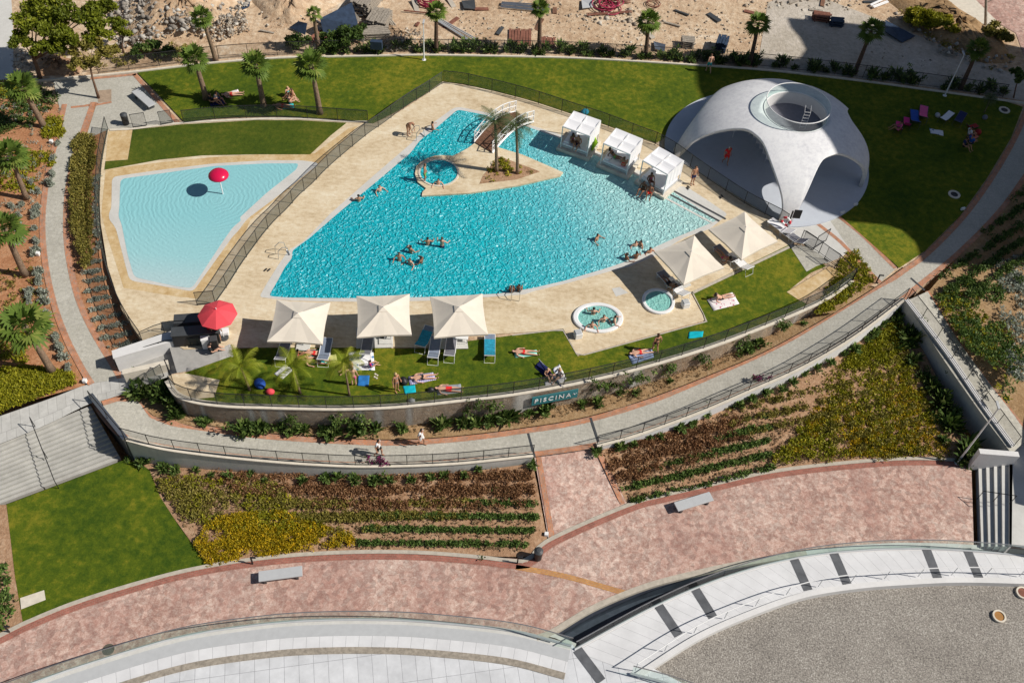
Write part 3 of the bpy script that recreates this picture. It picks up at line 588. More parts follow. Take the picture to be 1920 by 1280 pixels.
w3t = WL([(1120, 838), (1200, 816), (1315, 774), (1410, 733), (1500, 693), (1600, 635), (1697, 563)], lambda x: zB(x)+.1)
wallthing('retaining_wall', 'low curved white wall below the terrace path, right of the pink ramp', w3t, -3.4, .22, M['white_plaster'], 1, M['cream_stone'])
w4t = WL([(1697, 563), (1775, 665), (1838, 757), (1897, 838)], lambda x: zE(x)+.15, 4)
wallthing('retaining_wall', 'straight wall falling towards the small dark stairs, its face in shade', w4t, -3.4, .22, M['plaster'], 1, M['white_plaster'])
w5t = WL([(166, 742), (190, 772), (232, 825)], lambda x: zB(x)+.25, 4)
wallthing('retaining_wall', 'short dark wall beside the wide stairs', w5t, -3.4, .22, M['darkgrey'], 1, M['steel'])
# landing and wide stairs
struct(strip('landing', WL([(-60, 800, -1), (0, 780, -1), (100, 745, -1), (160, 722, -1), (212, 712, -.95), (310, 690, -.6), (400, 658, -.1), (432, 645, .02)]),
      WL([(-60, 852, -1), (0, 832, -1), (90, 795, -1), (168, 757, -1), (212, 745, -.95), (320, 705, -.6), (385, 692, -.15), (438, 668, .02)]), M['paver'], .02, rows=3))
T0 = WL([(-60, 852), (168, 757)], -1.0, 0); T1 = WL([(-60, 966), (11, 939), (226, 859)], -3.15, 0)
T1 = [T1[0], T1[-1]]; ns = 13; st = thing('staircase', 'wide pale stone stairs descending to the corner lawn', 'stairs', T0[0])
mb = MB(); o = np.array(T0[0])
for i in range(ns):
    a0, b0 = T0[0]+(T1[0]-T0[0])*i/ns, T0[1]+(T1[1]-T0[1])*i/ns; a1_, b1_ = T0[0]+(T1[0]-T0[0])*(i+1)/ns, T0[1]+(T1[1]-T0[1])*(i+1)/ns
    z = T0[0][2]-(i+1)*(2.15/ns)
    mb.prism([a0-o, b0-o, b1_-o, a1_-o], -3.4-o[2], z-o[2])
s_ = mb.build('steps', M['stair_stone'], st)
# small stairs at the right edge
rs = thing('staircase', 'small flight of striped stairs at the right end of the pink promenade', 'stairs', P(1860, 940, ZP))
o = P(1860, 940, ZP); mb = MB()
for i in range(6):
    f = i/5; xa = 1823+f*74; xb = 1829+f*66; z = ZP+(i)*.18
    if i == 0: continue
    a_, b_ = P(xa-4, 852, z), P(xb-2, 1024, z); c_, d_ = P(xa+ (11 if i < 5 else 2), 852, z), P(xb+(11 if i < 5 else 2), 1024, z)
    mb.prism([a_-o, b_-o, d_-o, c_-o], -.3, z-o[2])
mb.build('steps', M['conc_light'], rs)
mb = MB(); l = WL([(1838, 850), (1912, 856)], ZP+1.75, 0)
wallthing('parapet_wall', 'short white parapet at the head of the small stairs', l, ZP, .35, M['white_plaster'], 1)
# ================================================================ fences
def fence(label, line, h, spacing, name='wire_fence', mat='wire', post='black', cat='fence', rail=.025, mid=True, panel=True, group=None, pr=.022, lean=None):
    o = np.array(line[0]); l = np.array(line)-o; t = thing(name, label, cat, o, group=group)
    n = max(2, int(round(length(l)/spacing))+1); q = resample(l, n)
    mb = MB(); mb.tube((0, 0, 0), (0, 0, h+.03), pr, n=6); first = mb.build('post', M[post], t); first.location = q[0]
    for p in q[1:]:
        c = first.copy(); COL.objects.link(c); c.parent = t; c.location = p
    s = resample(l, max(2, int(length(l)/.6)))
    mb = MB(); mb.path([p+np.array([0, 0, h]) for p in s], rail, n=5); mb.build('top_rail', M[post], t)
    if mid: mb = MB(); mb.path([p+np.array([0, 0, .09]) for p in s], rail*.8, n=5); mb.build('bottom_rail', M[post], t)
    if panel:
        k = len(s); mb = MB(); mb.add([tuple(p+np.array([0, 0, .09])) for p in s]+[tuple(p+np.array([0, 0, h])) for p in s], [(i, i+1, k+i+1, k+i) for i in range(k-1)])
        mb.build('mesh_panel', M[mat], t)
    return t
G = 'wire fences around the pools'
f1 = [(404, 569), (430, 532), (452, 497), (475, 465), (492, 442), (515, 415), (539, 392), (561, 367), (585, 346), (610, 320), (640, 293), (690, 252), (700, 245), (722, 230), (747, 211), (772, 194), (797, 179), (829, 158)]
fence('dark mesh fence running diagonally between the two pools', WL(f1, 0, 3), 1.1, 1.35, group=G)
fence('green mesh fence along the lawn side of the main pool deck', WL([(832, 156), (870, 160), (905, 168), (937, 175), (1000, 192), (1070, 215), (1132, 235), (1197, 260), (1228, 271)], .02, 3), 1.1, 1.9, group=G)
fence('green mesh fence between the upper lawn and the children lawn', WL([(345, 231), (400, 225), (480, 221), (560, 222), (635, 227), (690, 231)], .02, 3), 1.1, 2.0, group=G)
fence('dark mesh fence curving down the west side of the children pool', WL(f4, .02, 3), 1.1, 1.5, mat='wire', group=G)
fence('dark green mesh fence on top of the long garden wall', offs(w1[4:], .12, .06), 1.1, 1.5, group=G)
fence('dark fence on the low wall left of the pink ramp', offs(w2t, .11, .05), 1.0, 1.45, mat='wire_light', group='fences on the low walls')
fence('dark fence on the low white wall right of the pink ramp', offs(w3t, .11, .05), 1.0, 1.45, mat='wire_light', group='fences on the low walls')
fence('dark fence on the straight wall above the hillside bed', offs(w4t, .11, .05), 1.0, 1.6, mat='wire_light', group='fences on the low walls')
fence('dark fence in front of the shell pavilion floor', WL([(1228, 271), (1262, 290), (1300, 318), (1345, 349), (1400, 385), (1455, 413), (1472, 424)], .02, 3), 1.1, 1.6, group=G)
fence('wire fence with slim posts behind the lawn kerb beside the building site', WL([(185, 138), (250, 130), (400, 112), (520, 104), (700, 99), (800, 98), (960, 100), (1100, 104), (1300, 116), (1440, 126), (1600, 144), (1750, 164), (1880, 182)], -.03, 4), 1.15, 2.2, mat='wire_light')
fence('black rail fence in front of the shell gateway path', WL([(1500, 452), (1530, 471), (1570, 500), (1598, 527)], .02, 0), 1.0, 1.4, mat='wire_light', group=G)
def gate(label, a, b, z=0.02, h=1.15, mat='wire'):
    A_, B_ = P(*a, z), P(*b, z); d = B_-A_; L = np.linalg.norm(d); t = thing('metal_gate', label, 'gate', A_, math.atan2(d[1], d[0]))
    mb = MB(); r = .03
    mb.path([(0, 0, 0), (0, 0, h), (L, 0, h), (L, 0, .08), (0, 0, .08)], r, n=6); mb.build('gate_frame', M['black'], t)
    mb = MB(); mb.add([(0, 0, .1), (L, 0, .1), (L, 0, h), (0, 0, h)], [(0, 1, 2, 3)]); mb.build('mesh_panel', M[mat], t)
gate('open black gate leaf beside the litter bin on the plaza', (250, 240), (276, 236), mat='wire_light')
gate('dark gate leaf next to the plaza path at the lawn corner', (302, 235), (324, 231), mat='wire')
gate('open gate leaf at the entrance by the striped shade', (316, 697), (328, 724), -.1)
gate('lattice gate leaf beside the leafy planter at the entrance', (282, 722), (308, 706), -.3)
gate('black gate leaf near the life ring', (1503, 456), (1524, 470), mat='wire_light')
gate('open black gate leaf swung onto the white pavilion path', (1526, 466), (1548, 452), mat='wire_light')
gate('black gate leaf at the end of the white pavilion path', (1545, 486), (1566, 500), mat='wire_light')
gate('dark folded gate at the foot of the diagonal fence', (370, 572), (404, 569), mat='wire')
# ================================================================ shell pavilion
def dome():
    C = P(1436, 292); c0 = C+np.array([.15, .0, 0]); t = thing('shell_pavilion', 'large white shell dome with arched openings and a round roof terrace', 'pavilion', (C[0], C[1], 0))
    o = np.array([C[0], C[1], 0]); R0 = 6.75; H = 4.05
    la, lb = P(1258, 292)-o, P(1492, 436)-o; dl = lb-la; out = []
    ring = [np.array([7.3*math.cos(a), 7.3*math.sin(a), 0]) for a in np.linspace(0, 2*math.pi, 145)[:-1]]; sd = lambda p: dl[0]*(p[1]-la[1])-dl[1]*(p[0]-la[0])
    for i, p in enumerate(ring):
        q = ring[(i+1) % 144]; a_, b_ = sd(p), sd(q)
        if a_ >= 0: out.append(p)
        if a_*b_ < 0: out.append(p+(q-p)*a_/(a_-b_))
    mb = MB(); mb.prism(out, -.1, .1); mb.build('floor', M['dome_floor'], t)
    legs = [(-174, 4.5), (-86, 4), (-19, 4), (45, 9), (105, 12)]
    def zend(ph):
        for i in range(len(legs)):
            a, wa = legs[i]; b, wb = legs[(i+1) % len(legs)]
            if i == len(legs)-1: b += 360
            s, e = a+wa, b-wb; q = ph
            while q < a-wa: q += 360
            while q > a-wa+360: q -= 360
            if a-wa <= q <= s: return 0.0
            if s < q < e:
                fr_ = ((q-s)/(e-s))**(.68 if s < -100 else (.78 if s < -50 else 1)); u = 2*fr_-1; hap = (3.45 if s < -100 else 3.2) if s < 90 else 2.1
                return hap*max(0, 1-abs(u)**2.7)**.52
        return 0.0
    nphi = 360; nr = 22; vs = []; fs = []
    for i in range(nphi):
        ph = -180+360*i/nphi; ze = zend(ph); th0 = math.asin(min(.97, ze/H)); th1 = math.acos(2.1/R0)
        for j in range(nr+1):
            th = th0+(th1-th0)*(j/nr); z = H*math.sin(th)**.92 if th > 0 else 0; r = R0*math.cos(th)**.94
            if ze == 0: r += .12*math.exp(-z*2)
            k = z/H
            vs.append((.15+.95*k+r*math.cos(R(ph)), .15*k+r*math.sin(R(ph)), z+.08))
    for i in range(nphi):
        for j in range(nr):
            a = i*(nr+1)+j; b = ((i+1) % nphi)*(nr+1)+j; fs.append((a, b, b+1, a+1))
    mb = MB(); mb.add(vs, fs); s = mb.build('shell', M['dome'], t, smooth=True); q = s.modifiers.new('s', 'SOLIDIFY'); q.thickness = .24; q.offset = -1
    ox, oy = 1.1, .15; zt = H*.95
    mb = MB(); mb.lathe([(2.12, zt-1.0), (2.12, zt+.06), (2.26, zt+.06), (2.3, zt-.35)], (ox, oy, 0), 64); mb.build('roof_collar', M['white_plaster'], t, smooth=False)
    mb = MB(); mb.lathe([(0, zt-.85), (2.13, zt-.85)], (ox, oy, 0), 64); mb.build('roof_floor', M['fabric_grey'], t)
    mb = MB(); mb.lathe([(2.2, zt+.06), (2.2, zt+.8)], (ox, oy, 0), 64); g = mb.build('glass_railing', M['glass'], t)
    for zz, nm in ((zt+.82, 'handrail'), (zt+.08, 'base_rail')):
        mb = MB(); mb.path([(ox+2.2*math.cos(a), oy+2.2*math.sin(a), zz) for a in np.linspace(0, 2*math.pi, 65)], .035, n=6, caps=False); mb.build(nm, M['white'], t)
    mb = MB()
    for dx in (-.2, .2): mb.path([(ox+.6+dx, oy-.6, zt-.85), (ox+.6+dx, oy-.6, zt+.5), (ox+.6+dx, oy-.3, zt+.9)], .012, n=5)
    for k in range(6): mb.tube((ox+.4, oy-.6, zt-.7+k*.25), (ox+.8, oy-.6, zt-.7+k*.25), .015, n=5)
    mb.build('ladder', M['white'], t)
M['dome_floor'] = mottled('blue grey polished floor', [(.3, (.46, .49, .55)), (.7, (.56, .60, .66))], (.4, 3), .4, .6, .05, .01)
dome()
# ================================================================ umbrellas
def square_umbrella(label, cs, h=2.25):
    q = [P(a, b, h) for a, b in cs]; c = sum(q)/4; e = (q[1]-q[0])+(q[2]-q[3]); rz = math.atan2(e[1], e[0])
    if square_umbrella.first is None:
        t = thing('patio_umbrella', label, 'parasol', (c[0], c[1], 0), rz, 'square cream umbrellas'); S = 1.55; hh = .72; mb = MB(); n = 8
        def pt(a, b, f):   # corner/mid direction and fraction from apex; canvas sags between the ribs
            return (a*S*f, b*S*f, h+hh*(1-f)**1.12)
        dirs = [(-1, -1), (0, -.955), (1, -1), (.955, 0), (1, 1), (0, .955), (-1, 1), (-.955, 0)]
        for k in range(8):
            a, b = dirs[k], dirs[(k+1) % 8]; m_ = ((a[0]+b[0])/2*.985, (a[1]+b[1])/2*.985); rows = []
            for f in np.linspace(.05, 1, 9):
                r_ = [pt(*a, f), pt(*m_, f), pt(*b, f)]; r_[1] = (r_[1][0], r_[1][1], r_[1][2]-.03*f); rows.append(r_)
            vs = [v for r_ in rows for v in r_]; mb.add(vs, [(i*3+j, i*3+j+1, i*3+j+4, i*3+j+3) for i in range(8) for j in range(2)])
            e0, e1 = rows[-1][0], rows[-1][2]; e_ = rows[-1][1]
            for p_, q_ in ((e0, e_), (e_, e1)): mb.add([p_, q_, (q_[0], q_[1], q_[2]-.12), (p_[0], p_[1], p_[2]-.12)], [(0, 1, 2, 3)])
        mb.build('canopy', M['canvas'], t, smooth=False)
        mb = MB(); z = h+hh; s = .26; mb.add([(-s, -s, z-.105), (s, -s, z-.105), (s, s, z-.105), (-s, s, z-.105), (0, 0, z+.02)], [(0, 1, 4), (1, 2, 4), (2, 3, 4), (3, 0, 4)]); mb.build('vent_cap', M['canvas'], t)
        mb = MB()
        for a, b in dirs: mb.tube((0, 0, h+hh-.12), (a*S*.98, b*S*.98, h-.05), .014, n=4)
        mb.build('ribs', M['lightgrey'], t)
        mb = MB(); mb.tube((0, 0, 0), (0, 0, h+hh+.02), .035, n=8); mb.build('pole', M['lightgrey'], t)
        mb = MB(); mb.box((0, 0, .06), (.8, .8, .12)); mb.build('base', M['conc_light'], t, bevel=.015)
        square_umbrella.first = t; return t
    return dup(square_umbrella.first, (c[0], c[1], 0), rz, label=label)
square_umbrella.first = None
square_umbrella('cream square umbrella nearest the coral parasol, at the pointed pool corner', [(520, 560), (621, 567), (605, 645), (497, 641)])
square_umbrella('cream square umbrella in the middle of three beside the pool edge', [(670, 556), (770, 551), (770, 627), (667, 631)])
square_umbrella('cream square umbrella above the white loungers, next to the sandy corner', [(807, 557), (905, 549), (916, 628), (812, 632)])
square_umbrella('cream square umbrella turned as a diamond beside the round hot tub', [(1227, 470), (1303, 440), (1359, 502), (1280, 536)])
square_umbrella('cream square umbrella turned as a diamond nearest the shell pavilion', [(1327, 429), (1395, 397), (1459, 452), (1393, 487)])
def round_parasol():
    c = P(408, 590, 2.1); t = thing('parasol', 'coral red octagonal parasol over the entrance kiosk', 'parasol', (c[0], c[1], 0), R(10)); mb = MB(); n = 8
    for k in range(n):
        a0, a1 = 2*math.pi*k/n, 2*math.pi*(k+1)/n
        for f0, f1 in zip((0, .2, .4, .6, .8), (.2, .4, .6, .8, 1)):
            z = lambda f: 2.6-.5*f**1.35; r = 1.12
            v = [(r*f*math.cos(a), r*f*math.sin(a), z(f)) for f, a in ((f0, a0), (f1, a0), (f1, a1), (f0, a1))]; mb.add(v, [(0, 1, 2, 3)])
    mb.build('canopy', M['red_canvas'], t)
    mb = MB(); mb.tube((0, 0, 0), (0, 0, 2.7), .025); mb.build('pole', M['white'], t); mb = MB(); mb.lathe([(0, .1), (.25, .1), (.28, .0)], n=20); mb.build('base', M['darkgrey'], t)
round_parasol()
def mushroom():
    c = P(418, 364); t = thing('water_mushroom', 'magenta mushroom fountain standing in the children pool', 'fountain', c)
    mb = MB(); mb.lathe([(0, .34), (.25, .32), (.5, .22), (.64, .06), (.66, -.02), (.6, -.06), (.3, -.03), (0, -.02)], (0, 0, 1.65), 32); mb.build('cap', M['magenta'], t, smooth=True)
    mb = MB(); mb.tube((0, 0, 0), (0, 0, 1.7), .045); mb.build('stem', M['white'], t)
mushroom()
# ================================================================ cabanas standing at the pool edge
def cabana(label, cs, first=None):
    h = 2.05; q = [P(a, b, h) for a, b in cs]; c = sum(q)/4; e = (q[3]-q[0])+(q[2]-q[1]); rz = math.atan2(e[1], e[0])
    if first: return dup(first, (c[0], c[1], 0), rz, label=label)
    L, W = 1.02, .95
    t = thing('pool_cabana', label, 'cabana', (c[0], c[1], 0), rz, 'white cabana beds at the pool edge')
    mb = MB(); mb.box((0, 0, .12), (2.5, 2.3, .28)); mb.build('platform', M['cream_stone'], t, bevel=.02)
    mb = MB(); mb.box((0, 0, .36), (2.0, 1.8, .16)); mb.build('bed_base', M['lightgrey'], t, bevel=.02)
    mb = MB(); mb.box((0, 0, .52), (1.94, 1.74, .16)); mb.build('mattress', M['canvas_white'], t, bevel=.05)
    for sx in (-1, 1):
        for sy in (-1, 1): mb = MB(); mb.box((sx*L, sy*W, 1.17), (.06, .06, 1.82)); mb.build('post', M['white'], t)
    mb = MB()
    for s in (-1, 1): mb.box((0, s*W, h+.03), (2*L+.06, .06, .07)); mb.box((s*L, 0, h+.032), (.06, 2*W-.06, .07))
    mb.box((0, 0, h+.05), (.05, 2*W-.06, .05)); mb.box((0, 0, h+.052), (2*L-.06, .03, .03)); mb.build('frame', M['white'], t)
    for s in (-1, 1):
        mb = MB(); n = 10
        for i in range(n):
            y0, y1 = -W+2*W*i/n, -W+2*W*(i+1)/n; z = lambda y: h+.08-.10*abs(math.sin(math.pi*(y+W)/(W)))
            mb.add([(s*.02, y0, z(y0)), (s*L, y0, z(y0)), (s*L, y1, z(y1)), (s*.02, y1, z(y1))], [(0, 1, 2, 3)])
        mb.build('roof_panel', M['canvas_white'], t)
    mb = MB(); n = 14
    for i in range(n):
        y0, y1 = -W+2*W*i/n, -W+2*W*(i+1)/n; a = .03*math.sin(i*1.9); b = .03*math.sin((i+1)*1.9)
        mb.add([(L+.02+a, y0, .95), (L+.02+b, y1, .95), (L+.02+b, y1, h), (L+.02+a, y0, h)], [(0, 1, 2, 3)])
    mb.build('side_curtain', M['canvas_white'], t)
    for s in (-.45, .45): mb = MB(); mb.box((-.7 if s < 0 else -.65, s, .66), (.4, .6, .14), rz=.1*s); mb.build('pillow', M['canvas_white'], t, bevel=.05)
    return t
cb = cabana('white cabana bed with the yellow-green cover, nearest the footbridge', [(1058, 238), (1081, 213), (1124, 227), (1100, 254)])
cabana('white cabana bed between the other two', [(1134, 270), (1160, 245), (1202, 262), (1177, 288)], cb)
cabana('white cabana bed nearest the umbrellas, people sitting on its edge', [(1208, 302), (1238, 280), (1278, 302), (1250, 326)], cb)
o = P(1110, 262, .9); mb = MB(); mb.box((0, 0, 0), (.06, .95, .9), rx=.2)
q = mb.build('inflatable_mat', plain('lime green plastic', (.42, .72, .02), .4, .1), bevel=.03); q.location = [float(k) for k in P(1111, 266, .75)]; q.rotation_euler = (0, .3, .5)
tag(q, 'lime green inflatable mat leaning on the cabana near the footbridge', 'pool float')
# ================================================================ footbridge
def bridge():
    a, b = P(906, 277, .15), P(983, 222, .02); d = b-a; L = np.linalg.norm(d[:2]); rz = math.atan2(d[1], d[0])
    t = thing('footbridge', 'white railed timber footbridge from the palm island to the deck', 'bridge', (a[0], a[1], .14), rz); n = 16; W = .78
    zf = lambda f: .62*math.sin(math.pi*f)+.05
    mb = MB()
    for i in range(n):
        f0, f1 = i/n, (i+1)/n; x0, x1 = f0*L, f1*L-.02
        mb.add([(x0, -W, zf(f0)), (x1, -W, zf(f1)), (x1, W, zf(f1)), (x0, W, zf(f0))], [(0, 1, 2, 3)])
    mb.build('deck_boards', M['wood'], t, solid=.05)
    for s in (-1, 1):
        mb = MB(); mb.path([(f*L, s*(W+.05), zf(f)-.02) for f in np.linspace(0, 1, 17)], .09, n=4); mb.build('side_beam', M['white'], t)
        r = thing('railing', None, None); r.parent = t
        mb = MB()
        for hh in (.5, .95): mb.path([(f*L, s*(W+.05), zf(f)+hh) for f in np.linspace(0, 1, 17)], .035, n=6)
        mb.build('rail', M['white'], r)
        mb = MB()
        for f in np.linspace(0, 1, 7): mb.tube((f*L, s*(W+.05), zf(f)), (f*L, s*(W+.05), zf(f)+.98), .04, n=6)
        mb.build('posts', M['white'], r)
        mb = MB()
        for k in range(6):
            f0, f1 = k/6, (k+1)/6
            mb.tube((f0*L, s*(W+.05), zf(f0)+.05), (f1*L, s*(W+.05), zf(f1)+.9), .022, n=5); mb.tube((f0*L, s*(W+.05), zf(f0)+.9), (f1*L, s*(W+.05), zf(f1)+.05), .022, n=5)
        mb.build('cross_braces', M['white'], r)
bridge()
# ================================================================ hot tubs
def tub(label, px, py, rx, ry, rz=0, name='hot_tub'):
    c = P(px, py); t = thing(name, label, 'hot tub', (c[0], c[1], 0), rz)
    mb = MB(); mb.lathe([(1.0, 0), (1.0, .12), (.97, .15), (.84, .15), (.80, .12), (.78, .02)], n=48, sx=rx, sy=ry); mb.build('rim', M['white'], t, smooth=False)
    mb = MB(); mb.lathe([(0, .06), (.80, .06)], n=48, sx=rx, sy=ry); mb.build('water', M['tub_water'], t)
M['tub_water'] = watermat('hot tub water', [(0, (.20, .50, .46)), (1, (.26, .54, .49))], (1, 0, 0), -5, 10, 3.2, None, .4, .05, .04)
def superline():
    c = P(1121, 597); a, b = P(1072, 597), P(1169, 597); rx = (b[0]-a[0])/2
    c2, d2 = P(1121, 569), P(1121, 625); ry = (c2[1]-d2[1])/2
    tub('oval white hot tub with four bathers in it', 1121, 597, rx*.98, ry, R(8))
superline(); tub('round white hot tub beside the diamond umbrella', 1234, 566, 1.03, 1.06)
for px, py, l in ((1083, 628, 'small white step cube by the oval hot tub'), (1284, 571, 'small white step cube by the round hot tub')):
    c = P(px, py+3); t = thing('step_cube', l, 'step', c, R(20), 'white cubes by the hot tubs'); mb = MB(); mb.box((0, 0, .22), (.45, .45, .44)); mb.build('body', M['white'], t, bevel=.03); mb = MB(); mb.box((0, 0, .46), (.36, .36, .03)); mb.build('top_pad', M['lightgrey'], t)
# ================================================================ glass balustrades and rails at the bottom
def balustrade(label, line, h, mat='glass', post=None):
    o = np.array(line[0]); l = np.array(line)-o; t = thing('glass_balustrade', label, 'balustrade', o); n = max(2, int(length(l)/2.2)+1); q = resample(l, n)
    for i in range(n-1):
        a, b = q[i], q[i+1]; d = (b-a)/np.linalg.norm(b-a)*.02; mb = MB(); a = a+d; b = b-d
        mb.add([tuple(a+[0, 0, .08]), tuple(b+[0, 0, .08]), tuple(b+[0, 0, h]), tuple(a+[0, 0, h])], [(0, 1, 2, 3)]); mb.build('glass_panel', M['glass'], t)
    s = resample(l, max(2, int(length(l)/.5))); mb = MB(); mb.path([p+np.array([0, 0, h]) for p in s], .03, n=6); mb.build('handrail', M['steel'], t)
    mb = MB(); mb.path([p+np.array([0, 0, .04]) for p in s], .07, n=4); mb.build('base_channel', M['lightgrey'], t)
balustrade('curved glass balustrade between the promenade and the pale tiled terrace', offs(aL, -.1, .02), 1.05)
balustrade('curved glass balustrade along the outer side of the striped walkway', offs(WO, -.1, .0), 1.05)
balustrade('short straight glass screen at the corner of the gravel roof', WL([(1182, 1262), (1240, 1277), (1300, 1296), (1350, 1320)], ZP+.1, 0), 1.05)
fence('slim white handrail with raking posts along the gravel roof', [p+np.array([0, .15, .1]) for p in GI], .95, 1.9, name='handrail', mat='wire_light', post='white', cat='railing', mid=False, panel=False, rail=.03)
# handrails on the stairs
def rail(label, pts, h, name='handrail', mat='black', r=.025):
    q = [P(*p) for p in pts]; o = q[0]; t = thing(name, label, 'handrail', o); mb = MB(); mb.path([p-o+np.array([0, 0, h]) for p in q], r, n=6); mb.build('rail', M[mat], t)
    for p in (q[0], q[-1], (q[0]+q[-1])/2): mb = MB(); mb.tube((0, 0, 0), (0, 0, h), r*.9, n=6); s = mb.build('post', M[mat], t); s.location = p-o
rail('thin dark handrail down the middle of the wide stairs', [(66, 800, -1), (112, 918, -3.15)], .95)
rail('dark handrail on the wall beside the wide stairs', [(172, 750, -.75), (236, 826, -1.05)], .9)
rail('thin dark handrail across the small stairs at the right edge', [(1832, 935, ZP+.1), (1893, 944, ZP+.9)], .9)
# ================================================================ benches, bins, lamps, signs
def bench(label, px, py, rz, z=ZP, first=None, L=2.25):
    c = P(px, py, z)
    if first: return dup(first, c, rz, label=label)
    t = thing('concrete_bench', label, 'bench', c, rz, 'grey slab benches'); mb = MB(); mb.box((0, 0, .43), (L, .58, .10)); mb.build('seat', M['lightgrey'], t, bevel=.012)
    for s in (-1, 1): mb = MB(); mb.box((s*(L/2-.3), 0, .19), (.12, .5, .38)); mb.build('leg', M['darkgrey'], t)
    return t
def dirang(a, b, z): d = P(*b, z)-P(*a, z); return math.atan2(d[1], d[0])
b1 = bench('grey slab bench on the promenade below the yellow flowers', 528, 1082, dirang((490, 1082), (566, 1072), ZP))
bench('grey slab bench on the promenade right of the pink ramp', 1298, 947, dirang((1268, 953), (1330, 934), ZP), first=b1)
bench('pale slab bench on the upper plaza near the palm', 272, 193, dirang((256, 174), (290, 204), 0), 0, b1)
def bin_(label, px, py, z, first=None):
    c = P(px, py, z)
    if first: return dup(first, c, 0, label=label)
    t = thing('litter_bin', label, 'bin', c, 0, 'black litter bins'); mb = MB(); mb.lathe([(.18, 0), (.22, .05), (.24, .75), (.2, .8)], n=20); mb.build('body', M['black'], t, smooth=False)
    mb = MB(); mb.lathe([(.25, .8), (.25, .86), (.12, .95), (0, .96)], n=20); mb.build('lid', M['darkgrey'], t); return t
bb = bin_('black litter bin on the upper plaza beside the gate', 237, 233, 0); bin_('black litter bin at the promenade kerb below the pink ramp', 1008, 1046, ZP, bb)
def lamp(label, base, top, z, first=None, h=None):
    b = P(*base, z); tp = top_of(b, *top); H = tp[2]-b[2]
    t = thing('lamp_post', label, 'lamp post', b, 0); mb = MB(); mb.tube((0, 0, 0), (0, 0, H), .06, .04, n=8); mb.build('pole', M['white'], t)
    mb = MB(); mb.lathe([(.16, 0), (.16, .05), (0, .05)], n=12); mb.build('foot', M['white'], t); mb = MB(); mb.box((.0, .22, H+.03), (.14, .55, .07)); mb.build('lamp_head', M['lightgrey'], t, bevel=.01)
lamp('tall white lamp post at the lawn edge behind the pool corner', (795, 113), (791, 44), 0)
lamp('tall white lamp post on the shaded lawn near the right-hand palm', (1771, 180), (1805, 104), 0)
lamp('tall grey lamp post beside the small stairs', (1794, 868), (1867, 762), ZP)
def bollard(label, px, py, z, H=.8, first=[None]):
    c = P(px, py, z)
    if first[0]: return dup(first[0], c, 0, H/.8, label=label)
    t = thing('bollard_light', label, 'bollard light', c, 0, 'slim dark bollard lights'); mb = MB(); mb.box((0, 0, .4), (.07, .07, .8)); mb.build('post', M['black'], t); mb = MB(); mb.box((.12, 0, .77), (.3, .08, .05)); mb.build('lamp_head', M['black'], t); first[0] = t; return t
for a in (('bollard light above the slab bench right of the ramp', 1342, 907, ZP), ('bollard light by the kerb at the foot of the bed next to the promenade bin', 970, 1056, ZP), ('bollard light at the edge of the yellow flowers', 474, 1057, ZP), ('bollard light at the bottom left edge', 18, 1185, ZP), ('bollard light where the branch path meets the terrace path', 1642, 531, 0)): bollard(*a)
for px, py, z, l in ((1024, 1003, ZP, 'small white marker box at the corner of the pink ramp'), (160, 716, -.95, 'white box light beside the landing'), (97, 268, 0, 'white box light at the brick border of the left path'), (72, 478, -.3, 'white box light halfway down the left path')):
    c = P(px, py, z); t = thing('ground_light', l, 'path light', c, 0, 'small white box lights'); mb = MB(); mb.box((0, 0, .12), (.22, .22, .24)); mb.build('body', M['white'], t, bevel=.02)
for px, py, l in ((1603, 386, 'white floodlight upper of the pair on the shaded lawn by the pavilion'), (1579, 401, 'white floodlight lower of the pair on the shaded lawn by the pavilion'), (1804, 394, 'white floodlight beside the path under the palm sapling')):
    c = P(px, py); t = thing('floodlight', l, 'floodlight', c, .4, 'small white lawn floodlights'); mb = MB(); mb.box((0, 0, .14), (.32, .12, .2)); mb.build('head', M['white'], t, bevel=.02); mb = MB(); mb.tube((0, 0, 0), (0, 0, .1), .03); mb.build('stem', M['darkgrey'], t)
for px, py, l in ((1789, 365, 'round cream rimmed cover in the shaded lawn near the path'), (1883, 207, 'round cream rimmed cover in the far corner of the shaded lawn')):
    c = P(px, py, .03); t = thing('lawn_cover', l, 'cover', c, 0, 'round covers in the lawn'); mb = MB(); mb.lathe([(.26, .0), (.26, .05), (.42, .05), (.42, 0)], n=28); mb.build('rim', M['cream_stone'], t); mb = MB(); mb.lathe([(0, .02), (.26, .02)], n=28); mb.build('lid', M['black'], t)
c = P(203, 1217, ZP); t = thing('manhole_cover', 'dark round manhole cover in the pink promenade', 'manhole cover', c); mb = MB(); mb.lathe([(0, .015), (.25, .015), (.26, .012), (.29, .015), (.3, .005)], n=32); mb.build('lid', plain('cast iron', (.10, .09, .07), .8, .2, 12), t)
for px, py, l in ((1872, 1156, 'round cream vent with ochre cap on the gravel roof'), (1916, 1112, 'round cream vent with dark cap at the edge of the gravel roof')):
    c = P(px, py, ZP-.25); t = thing('roof_vent', l, 'vent', c, 0, 'round vents on the gravel roof'); mb = MB(); mb.lathe([(.36, 0), (.36, .14), (.27, .14), (.27, .08)], n=32); mb.build('rim', M['cream_stone'], t)
    mb = MB(); mb.lathe([(0, .10), (.28, .10)], n=32); mb.build('cap', plain('ochre cap', (.36, .17, .04), .6, .1) if px < 1900 else M['rust'], t)
